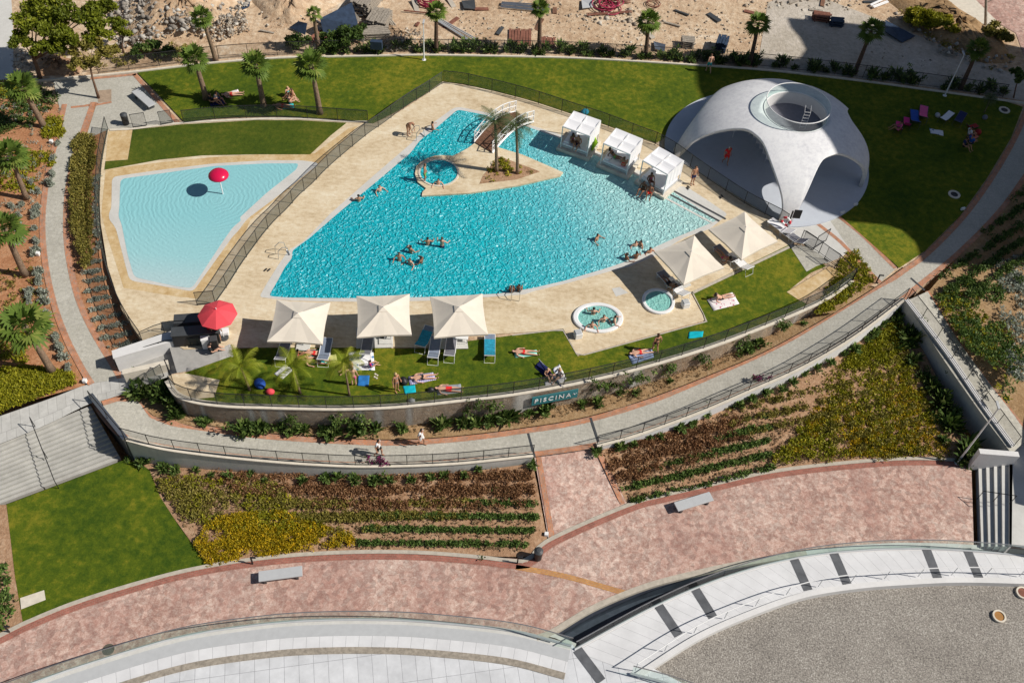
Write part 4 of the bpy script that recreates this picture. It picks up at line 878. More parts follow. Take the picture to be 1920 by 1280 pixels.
def life_ring():
    c = P(1474, 415, .9); t = thing('life_ring', 'red and white life ring hanging on the post by the pavilion leg', 'life ring', c, R(-35)); mb = MB(); n = 24
    for k in range(n):
        a0, a1 = 2*math.pi*k/n, 2*math.pi*(k+1)/n
        vs = [((.3+.08*math.cos(b))*math.cos(a), .08*math.sin(b), (.3+.08*math.cos(b))*math.sin(a)) for a in (a0, a1) for b in [2*math.pi*j/8 for j in range(8)]]
        mb.add(vs, [(j, (j+1) % 8, 8+(j+1) % 8, 8+j) for j in range(8)], (k//3) % 2)
    mb.build('ring', [M['red_canvas'], M['white']], t, smooth=True)
    t2 = thing('life_ring_post', 'dark post carrying the life ring beside the pavilion leg', 'post', P(1476, 428)+np.array([0, .1, 0])); mb = MB(); mb.box((0, 0, .75), (.1, .06, 1.5)); mb.build('post', M['black'], t2); mb = MB(); mb.box((.35, 0, 1.25), (.5, .08, .7)); mb.build('notice_board', M['black'], t2)
life_ring()
def ladder(label, px, py, rz):
    c = P(px, py); t = thing('pool_ladder', label, 'ladder', c, rz, 'steel pool ladders')
    for s in (-.25, .25): mb = MB(); mb.path([(s, -.55, 0), (s, -.5, .7), (s, -.2, .9), (s, .1, .75), (s, .22, -.1)], .022, n=6); mb.build('handrail', M['steel'], t)
    mb = MB(); mb.box((0, .2, .03), (.5, .08, .03)); mb.build('rung', M['steel'], t)
ladder('steel pool ladder at the left corner of the main pool', 535, 476, R(-55)); ladder('steel pool ladder at the upper left bank of the main pool', 788, 256, R(-45)); ladder('steel pool ladder on the near edge right of the three umbrellas', 967, 552, R(0))
def sign():
    i0 = P(1000, 746, -.1); a, b = None, None
    l = np.array(w1); ux = [((960+FPX*(CM.T@(p-np.array([0, 0, CAMH])))[0]/-(CM.T@(p-np.array([0, 0, CAMH])))[2])) for p in l]
    at = lambda x: np.array([np.interp(x, ux, l[:, k]) for k in range(3)])
    a, b = at(997), at(1084); d = b-a; L = float(np.linalg.norm(d)); rz = math.atan2(d[1], d[0]); nrm = np.array([d[1], -d[0], 0])/L
    o = a+nrm*.16; o[2] = -.2; t = thing('pool_sign', 'teal sign reading PISCINA in white letters on the garden wall', 'sign', o, rz)
    mb = MB(); mb.box((L/2, 0, -.42), (L, .05, .82)); mb.build('board', M['teal_sign'], t, bevel=.01)
    cu = bpy.data.curves.new('letters', 'FONT'); cu.body = 'PISCINA'; cu.size = .52; cu.extrude = .012; cu.space_character = 1.35
    ob = bpy.data.objects.new('letters_curve', cu); COL.objects.link(ob); me = bpy.data.meshes.new_from_object(ob.evaluated_get(bpy.context.evaluated_depsgraph_get())); bpy.data.objects.remove(ob)
    me.materials.clear(); me.materials.append(M['white']); q = bpy.data.objects.new('lettering', me); COL.objects.link(q); q.parent = t; q.rotation_euler = (R(90), 0, 0)
    wd = max(v.co.x for v in me.vertices); q.location = (.14, -.04, -.60); q.scale = ((L*.80)/wd, 1, 1)
    mb = MB(); mb.path([(L*.88, -.045, -.42+.0), (L*.9, -.045, -.3), (L*.93, -.045, -.45), (L*.96, -.045, -.33)], .02, n=5); mb.build('wave_mark', M['white'], t)
sign()
# ================================================================ foliage materials
M['palm_leaf'] = leafmat('fan palm leaves', (.04, .085, .015), (.16, .24, .04), (.33, .36, .09))
M['palm_yellow'] = leafmat('young palm leaves', (.12, .17, .01), (.28, .32, .02), (.42, .42, .05))
M['palm_grey'] = leafmat('feather palm leaves', (.03, .055, .02), (.10, .14, .05), (.20, .22, .12))
M['pine_leaf'] = leafmat('pine needles', (.06, .09, .010), (.22, .25, .018), (.36, .36, .04))
M['shrub_leaf'] = leafmat('shrub leaves', (.03, .065, .014), (.11, .17, .035), (.24, .29, .09))
M['bright_leaf'] = leafmat('yellow green ground leaves', (.13, .15, .010), (.36, .34, .02), (.58, .48, .04))
M['grey_leaf'] = leafmat('silver lavender leaves', (.20, .23, .17), (.42, .45, .38), (.62, .63, .56))
M['flower_leaf'] = leafmat('yellow flowering leaves', (.14, .15, .008), (.55, .38, .012), (.95, .60, .02))
M['dry_leaf'] = leafmat('dry reddish grass', (.12, .06, .03), (.36, .19, .09), (.58, .37, .19))
M['olive_leaf'] = leafmat('olive tufts', (.11, .11, .02), (.33, .28, .06), (.52, .42, .13))
M['lime_row'] = leafmat('green row leaves', (.04, .085, .018), (.15, .23, .05), (.30, .37, .11))
M['magenta_leaf'] = leafmat('magenta flowers', (.12, .01, .06), (.38, .02, .20), (.6, .08, .35))
M['trunk'] = plain('palm trunk bark', (.22, .15, .10), .95, .4, 9, bmp=.6)
M['trunk_dark'] = plain('dark palm trunk bark', (.13, .08, .055), .95, .4, 9, bmp=.6)
M['pine_bark'] = plain('pine bark', (.17, .10, .065), .95, .35, 6, bmp=.6)
# ================================================================ palms
def fan_crown(rs, n, rad, droop):
    V = []; F = []; T = []
    for i in range(n):
        az = 2.399*i+rs.normal()*.15; el = R(78-118*(i/n)**.9+rs.normal()*6); L = rad*(.42+.1*rs.random()); t0 = rs.random()
        d = np.array([math.cos(az)*math.cos(el), math.sin(az)*math.cos(el), math.sin(el)]); s = np.cross(d, [0, 0, 1.0]); s /= np.linalg.norm(s)+1e-9; u = np.cross(s, d)
        hub = d*L; o = len(V); w = .012
        V += [s*w, -s*w, hub-s*w, hub+s*w]; F.append((o, o+1, o+2, o+3)); T += [.3]*4
        K = 11; FR = rad*(.55+.08*rs.random())
        for k in range(K):
            a = (k/(K-1)-.5)*R(205); dr = d*math.cos(a)+s*math.sin(a)+u*.10*(1-abs(math.sin(a))); dr = dr/np.linalg.norm(dr); sd = np.cross(dr, u); sd /= np.linalg.norm(sd)
            ln = FR*(1-.25*abs(math.sin(a))); mid = hub+dr*ln*.55; tip = hub+dr*ln+np.array([0, 0, -droop*ln*(.5+.5*rs.random())]); ww = ln*.105
            o = len(V); V += [hub, mid-sd*ww, tip, mid+sd*ww]; F.append((o, o+1, o+2, o+3)); T += [t0*.5+.25+.25*rs.random()]*4
    return np.array(V), np.array(F), np.array(T)
def feather_crown(rs, n, L, droop, width=.5):
    V = []; F = []; T = []
    for i in range(n):
        az = 2.399*i+rs.normal()*.2; el0 = R(82-75*(i/n)); p = np.zeros(3); K = 16; t0 = rs.random(); seg = L*(.85+.3*rs.random())/K
        side = np.array([-math.sin(az), math.cos(az), 0])
        for k in range(K):
            el = el0-droop*(k/K)**1.3; d = np.array([math.cos(az)*math.cos(el), math.sin(az)*math.cos(el), math.sin(el)]); q = p+d*seg
            if k > 1:
                wl = width*math.sin(math.pi*min(1, (k+.6)/(K+.3)))**.6
                for s in (-1, 1):
                    for sub in (0, .5):
                        b = p+d*seg*sub; dr = side*s*.85+d*.55+np.array([0, 0, -.35-.2*rs.random()]); dr /= np.linalg.norm(dr); tip = b+dr*wl*(.85+.3*rs.random())
                        o = len(V); wv = d*seg*.16; V += [b-wv, b+wv, tip+wv*.2, tip-wv*.2]; F.append((o, o+1, o+2, o+3)); T += [np.clip(t0*.5+.25+.3*rs.random(), 0, 1)]*4
            o = len(V); V += [p-side*.012, p+side*.012, q+side*.01, q-side*.01]; F.append((o, o+1, o+2, o+3)); T += [.6]*4
            p = q
    return np.array(V), np.array(F), np.array(T)
def palm(kind, label, base, top, z=0.0, rad=1.25, group='fan palms', seed=0, tr=.17, name='palm_tree', n=30, hmax=None):
    b = P(*base, z); tp = top_of(b, *top); h = tp-b; rs = np.random.default_rng(seed+5)
    t = thing(name, label, 'palm tree', b, 0, group)
    mb = MB(); K = 9; pts = [(h[0]*(f**1.3), h[1]*(f**1.3), h[2]*f) for f in np.linspace(0, 1, K)]
    rr = [tr*1.35]+[tr*(1.05-.35*f) for f in np.linspace(0, 1, K-1)]
    if kind == 'fan': rr[-1] = tr*.95; rr[-2] = tr*.8
    mb.path(pts, rr, n=10); mb.build('trunk', M['trunk' if kind != 'dark' else 'trunk_dark'], t, smooth=True)
    if kind in ('fan', 'dark'): v, f, a = fan_crown(rs, n, rad, .25); m = 'palm_leaf'
    elif kind == 'feather': v, f, a = feather_crown(rs, 16, rad, 1.5, .42); m = 'palm_grey'
    else: v, f, a = feather_crown(rs, 13, rad, 1.9, .36); m = 'palm_yellow'
    o = mesh_np('crown', v, f, M[m], t, a); o.location = [float(q) for q in h]; return t
FP = [('leftmost kerb palm behind the plaza, in front of the rubble slope', (405, 115), (378, 32), -.1, .95), ('thin pale kerb palm behind the lawn palms', (598, 100), (588, 26), -.1, .7),
      ('kerb palm right of the white lamp post', (818, 98), (818, 22), -.1, .95), ('kerb palm in front of the brown mesh pallets', (1010, 100), (1013, 16), -.1, .85),
      ('kerb palm left of the timber pallet stack', (1210, 108), (1216, 40), -.1, 1.1), ('kerb palm above the top of the shell pavilion', (1405, 122), (1422, 46), -.1, 1.1),
      ('dark kerb palm over the shaded building ground', (1602, 138), (1634, 58), -.1, 1.15), ('dark kerb palm beside the right-hand lamp post', (1800, 168), (1834, 92), -.1, 1.0),
      ('lawn palm nearest the plaza, a sunbather at its foot', (387, 186), (364, 110), 0, 1.15), ('middle palm of three standing on the upper lawn', (495, 200), (479, 122), 0, 1.2),
      ('right palm of three standing on the upper lawn', (600, 213), (583, 123), 0, 1.3), ('bed palm at the top of the left path', (82, 237), (40, 164), 0, 1.3),
      ('bed palm beside the left path, second from the top', (50, 372), (20, 292), -.1, 1.3), ('bed palm halfway down the left path', (47, 515), (8, 430), -.35, 1.35),
      ('large bed palm just above the landing', (97, 695), (46, 612), -.85, 1.6)]
for i, (l, b, tp, z, r) in enumerate(FP): palm('dark' if 2 <= i <= 7 else 'fan', l, b, tp, z, r, 'fan palms round the lawns', i, .2 if z == 0 or z < -.2 else .17, n=30 if r > .8 else 16)
palm('feather', 'left of two slim palms in the island bed', (931, 322), (928, 232), .14, 1.5, 'slim island palms', 40, .11)
palm('feather', 'right of two slim palms in the island bed', (970, 325), (968, 240), .14, 1.5, 'slim island palms', 41, .11)
palm('young', 'young yellow-green palm nearest the entrance paving', (468, 731), (452, 690), 0, 1.5, 'young lawn palms', 50, .07)
palm('young', 'young yellow-green palm beside the leaning white board', (563, 738), (548, 690), 0, 1.5, 'young lawn palms', 51, .07)
palm('young', 'young yellow-green palm left of the white blanket', (655, 741), (645, 682), 0, 1.35, 'young lawn palms', 52, .06)
palm('feather', 'spindly young palm in the shaded lawn corner', (1845, 212), (1857, 186), 0, .6, 'spindly saplings', 53, .035)
# ================================================================ pines and other trees
def tree(label, base, top, z, blobs, leaf, per=260, size=.13, trunk_r=.16, bark='pine_bark', name='pine_tree', cat='tree', group=None, seed=3):
    """blobs: (px,py,height,radius) clumps of the crown given where they are seen"""
    b = P(*base, z); t = thing(name, label, cat, b, 0, group); rs = np.random.default_rng(seed); tp = top_of(b, *top)-b
    mb = MB(); mid = tp*.5+np.array([rs.normal()*.08, rs.normal()*.08, 0]); mb.path([(0, 0, 0), mid*.5, mid, tp*.8, tp], [trunk_r*1.25, trunk_r, trunk_r*.85, trunk_r*.7, trunk_r*.5], n=8)
    cs = []
    for x, y, h, r in blobs:
        c = P(x, y, z+h)-b; cs.append((c, r)); st = tp*.75
        mb.path([st, (st+c)/2+np.array([0, 0, .15]), c], [trunk_r*.4, trunk_r*.28, trunk_r*.1], n=6)
    mb.build('trunk', M[bark], t, smooth=True)
    V = []; F = []; T = []; o = 0
    for c, r in cs:
        k = max(5, int(r*11)); d = rs.normal(size=(k, 3)); d /= np.linalg.norm(d, axis=1)[:, None]; sub = c+d*r*(.35+.55*rs.random(k))[:, None]*np.array([1, 1, .55])
        v, f, a = leaves(sub, r*.38, int(per*.5), size, .5, .7); V.append(v); F.append(f+o); T.append(a); o += len(v)
    mesh_np('crown', np.concatenate(V), np.concatenate(F), M[leaf], t, np.concatenate(T)); return t
tree('big round-topped pine at the top left corner', (75, 148), (60, 100), -.1, [(60, 35, 4.6, 1.2), (110, 20, 4.8, 1.5), (95, 55, 4.4, 1.2), (160, 25, 4.9, 1.4), (180, 60, 4.2, 1.1), (130, 70, 4.2, 1.0), (40, 75, 3.9, .9), (105, 85, 3.7, .9), (70, 90, 3.6, .8), (75, 12, 5, 1.2), (190, 15, 4.6, 1.0)], 'pine_leaf', seed=3)
tree('thin leaning pine rooted in the plaza brick square', (185, 184), (165, 110), 0, [(175, 78, 3.8, .8), (150, 92, 3.4, .7), (195, 98, 3.2, .7), (170, 118, 3.0, .7), (215, 95, 3.0, .5), (140, 118, 3.0, .6)], 'olive_leaf', 200, .11, .09, seed=4)
tree('small pine on the rubble right of the big pine', (232, 100), (230, 66), -.1, [(228, 48, 2.0, .9), (240, 60, 1.6, .6), (215, 42, 2.2, .6)], 'pine_leaf', 200, .11, .08, seed=5)
tree('dark bush behind the wire fence below the small pine', (270, 112), (270, 100), -.1, [(262, 95, .8, .8), (295, 92, .8, .9), (320, 95, .6, .7)], 'shrub_leaf', 220, .11, .05, name='bush', cat='bush', seed=6)
tree('grey-green bush behind the fence left of the thin pale palm', (560, 95), (560, 80), -.1, [(560, 72, .8, 1.0), (545, 78, .6, .7)], 'shrub_leaf', 200, .11, .05, name='bush', cat='bush', seed=7)
tree('wide grey-green bush beside the dark scrap heap', (640, 96), (640, 80), -.1, [(620, 78, .9, 1.1), (650, 70, 1.1, 1.2), (670, 58, 1.3, .9), (612, 88, .6, .9)], 'shrub_leaf', 230, .11, .05, name='bush', cat='bush', seed=8)
tree('long yellow-green hedge mound on the far embankment', (1745, 45), (1745, 35), -.1, [(1715, 28, .9, 1.1), (1735, 32, 1, 1.2), (1760, 40, 1, 1.2), (1780, 46, .8, 1.0)], 'bright_leaf', 260, .12, .05, name='bush', cat='bush', seed=9)
tree('olive bush on the far embankment beside the leafless pole', (1870, 72), (1870, 60), -.1, [(1868, 55, .9, 1.0), (1888, 66, .8, .9), (1850, 62, .7, .7)], 'olive_leaf', 220, .12, .05, name='bush', cat='bush', seed=10)
tree('slim dark tree in shadow at the far right edge', (1900, 185), (1912, 140), -.1, [(1912, 140, 2.2, .75)], 'shrub_leaf', 260, .11, .06, name='small_tree', seed=11)
def pole(label, base, top, z, r, mat, name='bare_trunk', cat='tree'):
    b = P(*base, z); tp = top_of(b, *top)-b; t = thing(name, label, cat, b); mb = MB(); mb.path([(0, 0, 0), tp*.5, tp], [r, r*.8, r*.6], n=8); mb.build('trunk', M[mat], t)
    mb = MB()
    for k in range(5): f = .4+.12*k; a = k*2.1; mb.tube(tp*f, tp*f+np.array([math.cos(a)*.7, math.sin(a)*.7, .6]), r*.3, r*.1, n=5)
    mb.build('branch', M[mat], t)
pole('bare grey trunk at the edge of the far pink paving', (1848, 48), (1850, -60), -.05, .13, 'grey_wood')
# ================================================================ kerb hedge and the plants along the walls
def clump_np(rs, h, r, blades, size, kind):
    V = []; F = []; T = []
    for i in range(blades):
        az = rs.random()*6.28; el = R(35+50*rs.random()); d = np.array([math.cos(az)*math.cos(el), math.sin(az)*math.cos(el), math.sin(el)]); s = np.array([-math.sin(az), math.cos(az), 0])
        b = np.array([math.cos(az), math.sin(az), 0])*r*.15*rs.random(); L = h*(.6+.5*rs.random()); w = size*(.7+.6*rs.random())
        if kind == 'blade': m_ = b+d*L*.55; tip = b+d*L+np.array([0, 0, -.15*L]); o = len(V); V += [b-s*w*.2, m_-s*w, tip, m_+s*w]; F.append((o, o+1, o+2, o+3)); T += [rs.random()]*4
    return np.array(V), np.array(F), np.array(T)
protos = []
for k in range(4):
    rs = np.random.default_rng(100+k); v, f, a = clump_np(rs, .95, .5, 34, .085, 'blade'); c2 = rs.normal(size=(9, 3))*np.array([.22, .22, .12])+[0, 0, .3]; v2, f2, a2 = leaves(c2, .2, 16, .10, .5)
    protos.append((np.concatenate([v, v2]), np.concatenate([f, f2+len(v)]), np.concatenate([a, a2])))
def plant_row(line, spacing, jit, label, group, leaf, sc=(.7, 1.2), seed=0, name='leafy_plant', skip=.12, cat='plant'):
    rs = np.random.default_rng(seed); n = max(2, int(length(line)/spacing)); q = resample(line, n); first = {}
    for i in range(n):
        if rs.random() < skip: continue
        k = int(rs.integers(4)); p = q[i]+np.array([rs.normal()*jit, rs.normal()*jit, 0]); s = rs.uniform(*sc)
        if k not in first: v, f, a = protos[k]; o = mesh_np(name, v, f, M[leaf], None, a); first[k] = o
        else: o = first[k].copy(); COL.objects.link(o)
        o.location = [float(x) for x in p]; o.rotation_euler = (0, 0, rs.random()*6.28); o.scale = (s, s, s); tag(o, label, cat, group)
kl = WL([(310, 130), (400, 116), (520, 106), (600, 104), (700, 102), (800, 100.5), (960, 103), (1100, 107), (1300, 119), (1440, 129), (1600, 147), (1750, 167), (1880, 185)], -.05, 4)
plant_row(offs(kl[14:], .35), .75, .12, 'dark green bushy plant in the row behind the lawn kerb', 'plants behind the lawn kerb', 'shrub_leaf', (.6, 1.1), 1, skip=.3)
plant_row(offs(kl[14:], .75), .9, .15, 'dark green bushy plant in the row behind the lawn kerb', 'plants behind the lawn kerb', 'lime_row', (.8, 1.2), 2, skip=.4)
wb = [np.array([p[0], p[1], zB(x)]) for p, x in zip(resample(offs(w1, -.3), 50), np.linspace(310, 1600, 50))]
plant_row(wb, .78, .12, 'leafy plant at the foot of the long garden wall under the fence', 'plants at the foot of the garden wall', 'lime_row', (.35, .95), 3, skip=.42)
plant_row(wb[:26], 1.2, .15, 'leafy plant at the foot of the long garden wall under the fence', 'plants at the foot of the garden wall', 'shrub_leaf', (.6, 1.4), 4, skip=.5)
w2b = offs(w2base, -.25); plant_row(w2b, .95, .12, 'strappy green plant at the foot of the low wall left of the pink ramp', 'plants below the left low wall', 'lime_row', (.4, .85), 5)
w3b = offs(w3base, -.25); plant_row(w3b, .95, .12, 'strappy green plant at the foot of the low white wall right of the pink ramp', 'plants below the right low wall', 'lime_row', (.4, .85), 6)
w4b = offs(w4base, -.5); plant_row(w4b, .75, .25, 'dark shrub in the shade of the straight wall above the hillside', 'dark shrubs in the wall shade', 'shrub_leaf', (.9, 1.7), 7, name='shrub', skip=.05, cat='shrub')
plant_row(offs(w4b, -.7), .8, .3, 'dark shrub in the shade of the straight wall above the hillside', 'dark shrubs in the wall shade', 'shrub_leaf', (.6, 1.0), 8, name='shrub', cat='shrub')
plant_row(WL([(268, 742), (290, 738), (320, 752), (345, 768)], -1.35, 0), .3, .15, 'dark leafy shrub in the planter where the terrace bed begins', 'shrubs at the start of the terrace bed', 'shrub_leaf', (1.0, 1.6), 9, name='shrub', skip=0, cat='shrub')
for x, y, z, s, l in ((712, 868, -1.6, .5, 'small magenta bougainvillea on the low wall behind the walker'), (1420, 712, -1.0, .6, 'magenta bougainvillea hanging over the low white wall'), (1800, 690, -1.2, .5, 'magenta bougainvillea on the straight wall'), (1822, 735, -1.6, .4, 'small dark magenta bougainvillea lower on the straight wall')):
    c = P(x, y, z); rs = np.random.default_rng(int(x)); cc = rs.normal(size=(9, 3))*s*np.array([.5, .3, .25]); v, f, a = leaves(cc, .18, 26, .07, .3); t = thing('bougainvillea', l, 'flowering plant', c, 0, 'bougainvillea on the walls')
    mesh_np('flowers', v, f, M['magenta_leaf'], t, a); v, f, a = leaves(cc*1.1-np.array([0, 0, .1]), .2, 14, .07, .3); mesh_np('foliage', v, f, M['shrub_leaf'], t, a)
# ================================================================ ground cover
def zlow(x, y):
    u = np.interp(x, [245, 400, 600, 700, 850, 1000], [858, 880, 893, 893, 886, 868]); zu = np.interp(x, [245, 400, 600, 850, 1000], [-3.05, -2.8, -2.6, -2.4, -2.2]); l = np.interp(x, [300, 400, 600, 800, 1000], [960, 1056, 1034, 1033, 1035]); t = min(1, max(0, (y-u)/(l-u))); return float(zu+(ZP-zu)*t)
def zhill(x, y):
    u = np.interp(x, [1125, 1200, 1315, 1410, 1500, 1600, 1694, 1740, 1790, 1832], [842, 822, 782, 742, 703, 647, 582, 690, 780, 862]); zu = np.interp(x, [1125, 1200, 1315, 1410, 1500, 1600, 1694, 1740, 1790, 1832], [-2.0, -2.1, -2.0, -1.75, -1.45, -1.15, -1.1, -2.0, -2.7, -3]); l = np.interp(x, [1176, 1340, 1560, 1700, 1830], [944, 904, 867, 857, 862]); t = min(1, max(0, (y-u)/max(1, l-u))); return float(zu+(ZP-zu)*t)
def scatter(polypx, n, z=None):
    if callable(z): polypx = [(p[0], p[1], z(p[0], p[1])) for p in polypx]
    w_ = WL(polypx, None if callable(z) else z, 0); a = np.array(w_); lo, hi = a.min(0), a.max(0); out = np.zeros((0, 2))
    while len(out) < n:
        q = lo[:2]+rng.random((n*3, 2))*(hi-lo)[:2]; out = np.vstack([out, q[inside(q, w_)]])
    out = out[:n]
    # height from a plane fitted to the outline
    A_ = np.c_[a[:, 0], a[:, 1], np.ones(len(a))]; co = np.linalg.lstsq(A_, a[:, 2], rcond=None)[0]
    return np.c_[out, np.c_[out, np.ones(n)]@co]
def cover(name, polypx, n, leaf, rad=.3, per=22, size=.09, z=None, flat=.6, rows=None, up=.6, lift=.1, patch=None, keep=.5):
    c = scatter(polypx, n, z)
    if rows:
        ang, sp, sig = rows; d = np.array([-math.sin(ang), math.cos(ang)]); s = c[:, :2]@d; tgt = np.round(s/sp)*sp+rng.normal(size=n)*sig; c[:, :2] += (tgt-s)[:, None]*d
    if patch is not None:
        ph = patch; f = np.sin(c[:, 0]*ph+1.3*np.sin(c[:, 1]*ph*.7))+np.sin(c[:, 1]*ph*1.3+1.7*np.cos(c[:, 0]*ph*.6))+rng.normal(size=n)*.5; c = c[f > np.quantile(f, 1-keep)]
    c[:, 2] += lift; rr = rad*(.6+.8*rng.random(len(c))); v, f, a = leaves(c, rr, per, size, up, flat)
    o = mesh_np(name, v, f, M[leaf], None, a); o['kind'] = 'stuff'; return o
# left garden bed
cover('ground_cover', [(-60, 690, -.9), (70, 690, -.9), (135, 700, -.95), (150, 715, -.95), (0, 772, -1), (-60, 790, -1)], 900, 'bright_leaf', .22, 26, .08)
for x, y, rx, ry, zz in ((60, 300, 40, 14, -.05), (20, 340, 50, 22, -.1), (15, 640, 40, 40, -.7), (100, 240, 18, 18, 0), (20, 170, 40, 14, 0)):
    cover('ground_cover', [(x-rx, y-ry), (x+rx, y-ry), (x+rx, y+ry), (x-rx, y+ry)], 90, 'bright_leaf', .25, 22, .08, z=zz)
cover('grey_cover', [(40, 190), (118, 205), (85, 320), (70, 400), (0, 400), (-30, 190)], 170, 'grey_leaf', .2, 18, .06, z=0, patch=.9, keep=.6)
cover('shade_shrubs', [(-20, 165), (95, 160), (110, 190), (60, 240), (-20, 260)], 160, 'shrub_leaf', .35, 24, .09, z=0)
cover('grass_tufts', [(-60, 520, -.3), (60, 430, -.2), (100, 640, -.7), (60, 680, -.85), (-60, 680, -.9)], 260, 'olive_leaf', .18, 14, .07, patch=.8, keep=.5)
# strip between left path and the pool fence: hedge and lavender rows
cover('hedge', [(138, 270), (150, 256), (182, 262), (182, 300), (172, 370), (175, 430), (172, 500), (158, 510), (136, 430), (134, 350)], 620, 'olive_leaf', .2, 26, .07, z=-.1, flat=1.0, lift=.3)
cover('lavender_rows', [(150, 505, -.35), (176, 470, -.3), (186, 480, -.3), (205, 545, -.5), (235, 605, -.65), (258, 645, -.75), (205, 655, -.85), (180, 610, -.7), (163, 555, -.5)], 300, 'grey_leaf', .17, 24, .06, lift=.1, rows=(R(20), .75, .06))
cover('lavender_rows', [(176, 330, -.1), (187, 330, -.1), (184, 400, -.2), (190, 470, -.3), (178, 470, -.3)], 70, 'grey_leaf', .18, 24, .07, lift=.12)
# lower left bed
ar = dirang((700, 1000), (960, 1003), -2.9); ar2 = dirang((1180, 925), (1500, 850), -2.9)
cover('yellow_flowers', [(385, 985), (430, 965), (520, 958), (600, 985), (660, 1000), (665, 1022), (560, 1032), (470, 1045), (392, 1060), (365, 1020)], 1500, 'flower_leaf', .17, 22, .055, z=zlow, lift=.14, patch=2.1, keep=.78)
cover('olive_tufts', [(380, 975), (430, 955), (540, 955), (620, 985), (560, 1000), (420, 1000)], 260, 'bright_leaf', .2, 20, .07, z=zlow, patch=1.4, keep=.7)
cover('olive_tufts', [(290, 900), (420, 890), (520, 905), (560, 950), (520, 960), (430, 958), (370, 985), (330, 960)], 420, 'olive_leaf', .22, 20, .07, z=zlow, patch=1.3, keep=.8)
cover('olive_tufts', [(290, 900), (420, 890), (520, 905), (560, 950), (430, 958), (370, 985)], 150, 'bright_leaf', .2, 20, .07, z=zlow, patch=.9, keep=.7)
cover('olive_tufts', [(480, 935), (640, 945), (700, 985), (620, 985), (520, 955)], 240, 'olive_leaf', .22, 22, .07, z=zlow, rows=(ar, .8, .12))
cover('dry_grass_rows', [(400, 892), (620, 900), (860, 893), (992, 880), (1003, 935), (900, 940), (760, 950), (640, 945), (480, 930)], 1150, 'dry_leaf', .21, 22, .07, z=zlow, rows=(ar, .85, .17), patch=.7, keep=.85)
cover('green_rows', [(680, 1000), (700, 975), (860, 955), (900, 930), (1003, 925), (1010, 995), (985, 1028), (900, 1034), (800, 1025), (665, 1022)], 620, 'lime_row', .16, 22, .08, z=zlow, rows=(ar, .78, .05))
cover('olive_tufts', [(640, 955), (860, 940), (900, 950), (840, 975), (700, 985)], 260, 'olive_leaf', .19, 20, .07, z=zlow, rows=(ar, .78, .1))
# hillside bed
cover('dry_grass_rows', [(1130, 850), (1200, 832), (1320, 792), (1380, 772), (1395, 815), (1300, 860), (1180, 895), (1150, 890)], 640, 'dry_leaf', .23, 24, .07, z=zhill, rows=(ar2, .8, .18), patch=.9, keep=.9)
cover('green_rows', [(1165, 905), (1250, 878), (1330, 845), (1380, 800), (1440, 780), (1450, 870), (1340, 898), (1250, 918), (1180, 938)], 520, 'lime_row', .18, 22, .08, z=zhill, rows=(ar2, .78, .07))
cover('olive_tufts', [(1350, 780), (1430, 745), (1530, 705), (1600, 665), (1690, 625), (1740, 735), (1800, 850), (1640, 855), (1500, 800), (1420, 820)], 900, 'olive_leaf', .2, 20, .075, z=zhill, rows=(ar2, .8, .13))
cover('yellow_bushes', [(1540, 700), (1600, 665), (1680, 640), (1720, 720), (1760, 790), (1790, 850), (1640, 858), (1440, 872), (1500, 800), (1560, 760)], 1000, 'bright_leaf', .22, 22, .075, z=zhill, patch=1.1, keep=.8)
cover('yellow_bushes', [(1540, 740), (1700, 700), (1780, 850), (1600, 860), (1480, 850)], 950, 'flower_leaf', .2, 20, .06, z=zhill, patch=1.3, keep=.75)
cover('yellow_bushes', [(1570, 690), (1610, 655), (1680, 600), (1700, 650), (1640, 690)], 420, 'bright_leaf', .26, 26, .08, z=zhill)
M['straw_leaf'] = leafmat('dry straw litter', (.16, .10, .05), (.36, .26, .14), (.55, .45, .28))
cover('straw_litter', [(285, 885), (340, 890), (560, 905), (760, 900), (990, 884), (1010, 995), (980, 1036), (800, 1027), (600, 1030), (400, 1055), (345, 985)], 2200, 'straw_leaf', .10, 7, .05, z=zlow, lift=.03, flat=.3)
cover('straw_litter', [(1130, 848), (1315, 790), (1500, 712), (1690, 600), (1740, 700), (1810, 850), (1640, 857), (1440, 876), (1250, 918), (1180, 938)], 3200, 'straw_leaf', .10, 7, .05, z=zhill, lift=.03, flat=.3)
cover('straw_litter', [(300, 788), (600, 815), (960, 800), (1210, 745), (1440, 650), (1440, 632), (1210, 722), (960, 783), (600, 803), (330, 775)], 700, 'straw_leaf', .10, 7, .05, z=lambda x, y: zB(x), lift=.03, flat=.3)
# climbers added on the long garden wall, mostly in place of leaf shadows
rs = np.random.default_rng(404); cw = []
for k, x in enumerate((540, 628, 668, 890, 925, 1128, 1160, 1200, 1262, 1320, 1395, 1470)):
    p = min(resample(w1, 300), key=lambda q_: abs(px_of(q_)-x)); hh = 1.3 if x < 700 else .8
    cc = rs.normal(size=(12, 3))*np.array([.35, .08, .3])+np.array([0, -.12, -hh*.55]); v, f, a = leaves(cc, .2, 22, .08, .3); t = thing('added_climber', 'green climber added on the long garden wall, mostly in place of leaf shadows', 'climber', (p[0], p[1]-.1, p[2]), 0, 'added climbers on the long garden wall')
    mesh_np('foliage', v, f, M['lime_row' if k % 3 else 'shrub_leaf'], t, a)
    mb = MB(); mb.path([(0, -.1, -hh-.1), (.05, -.12, -hh*.5), (-.1, -.1, -.1)], [.03, .02, .01], n=5); mb.build('stem', M['grey_wood'], t)
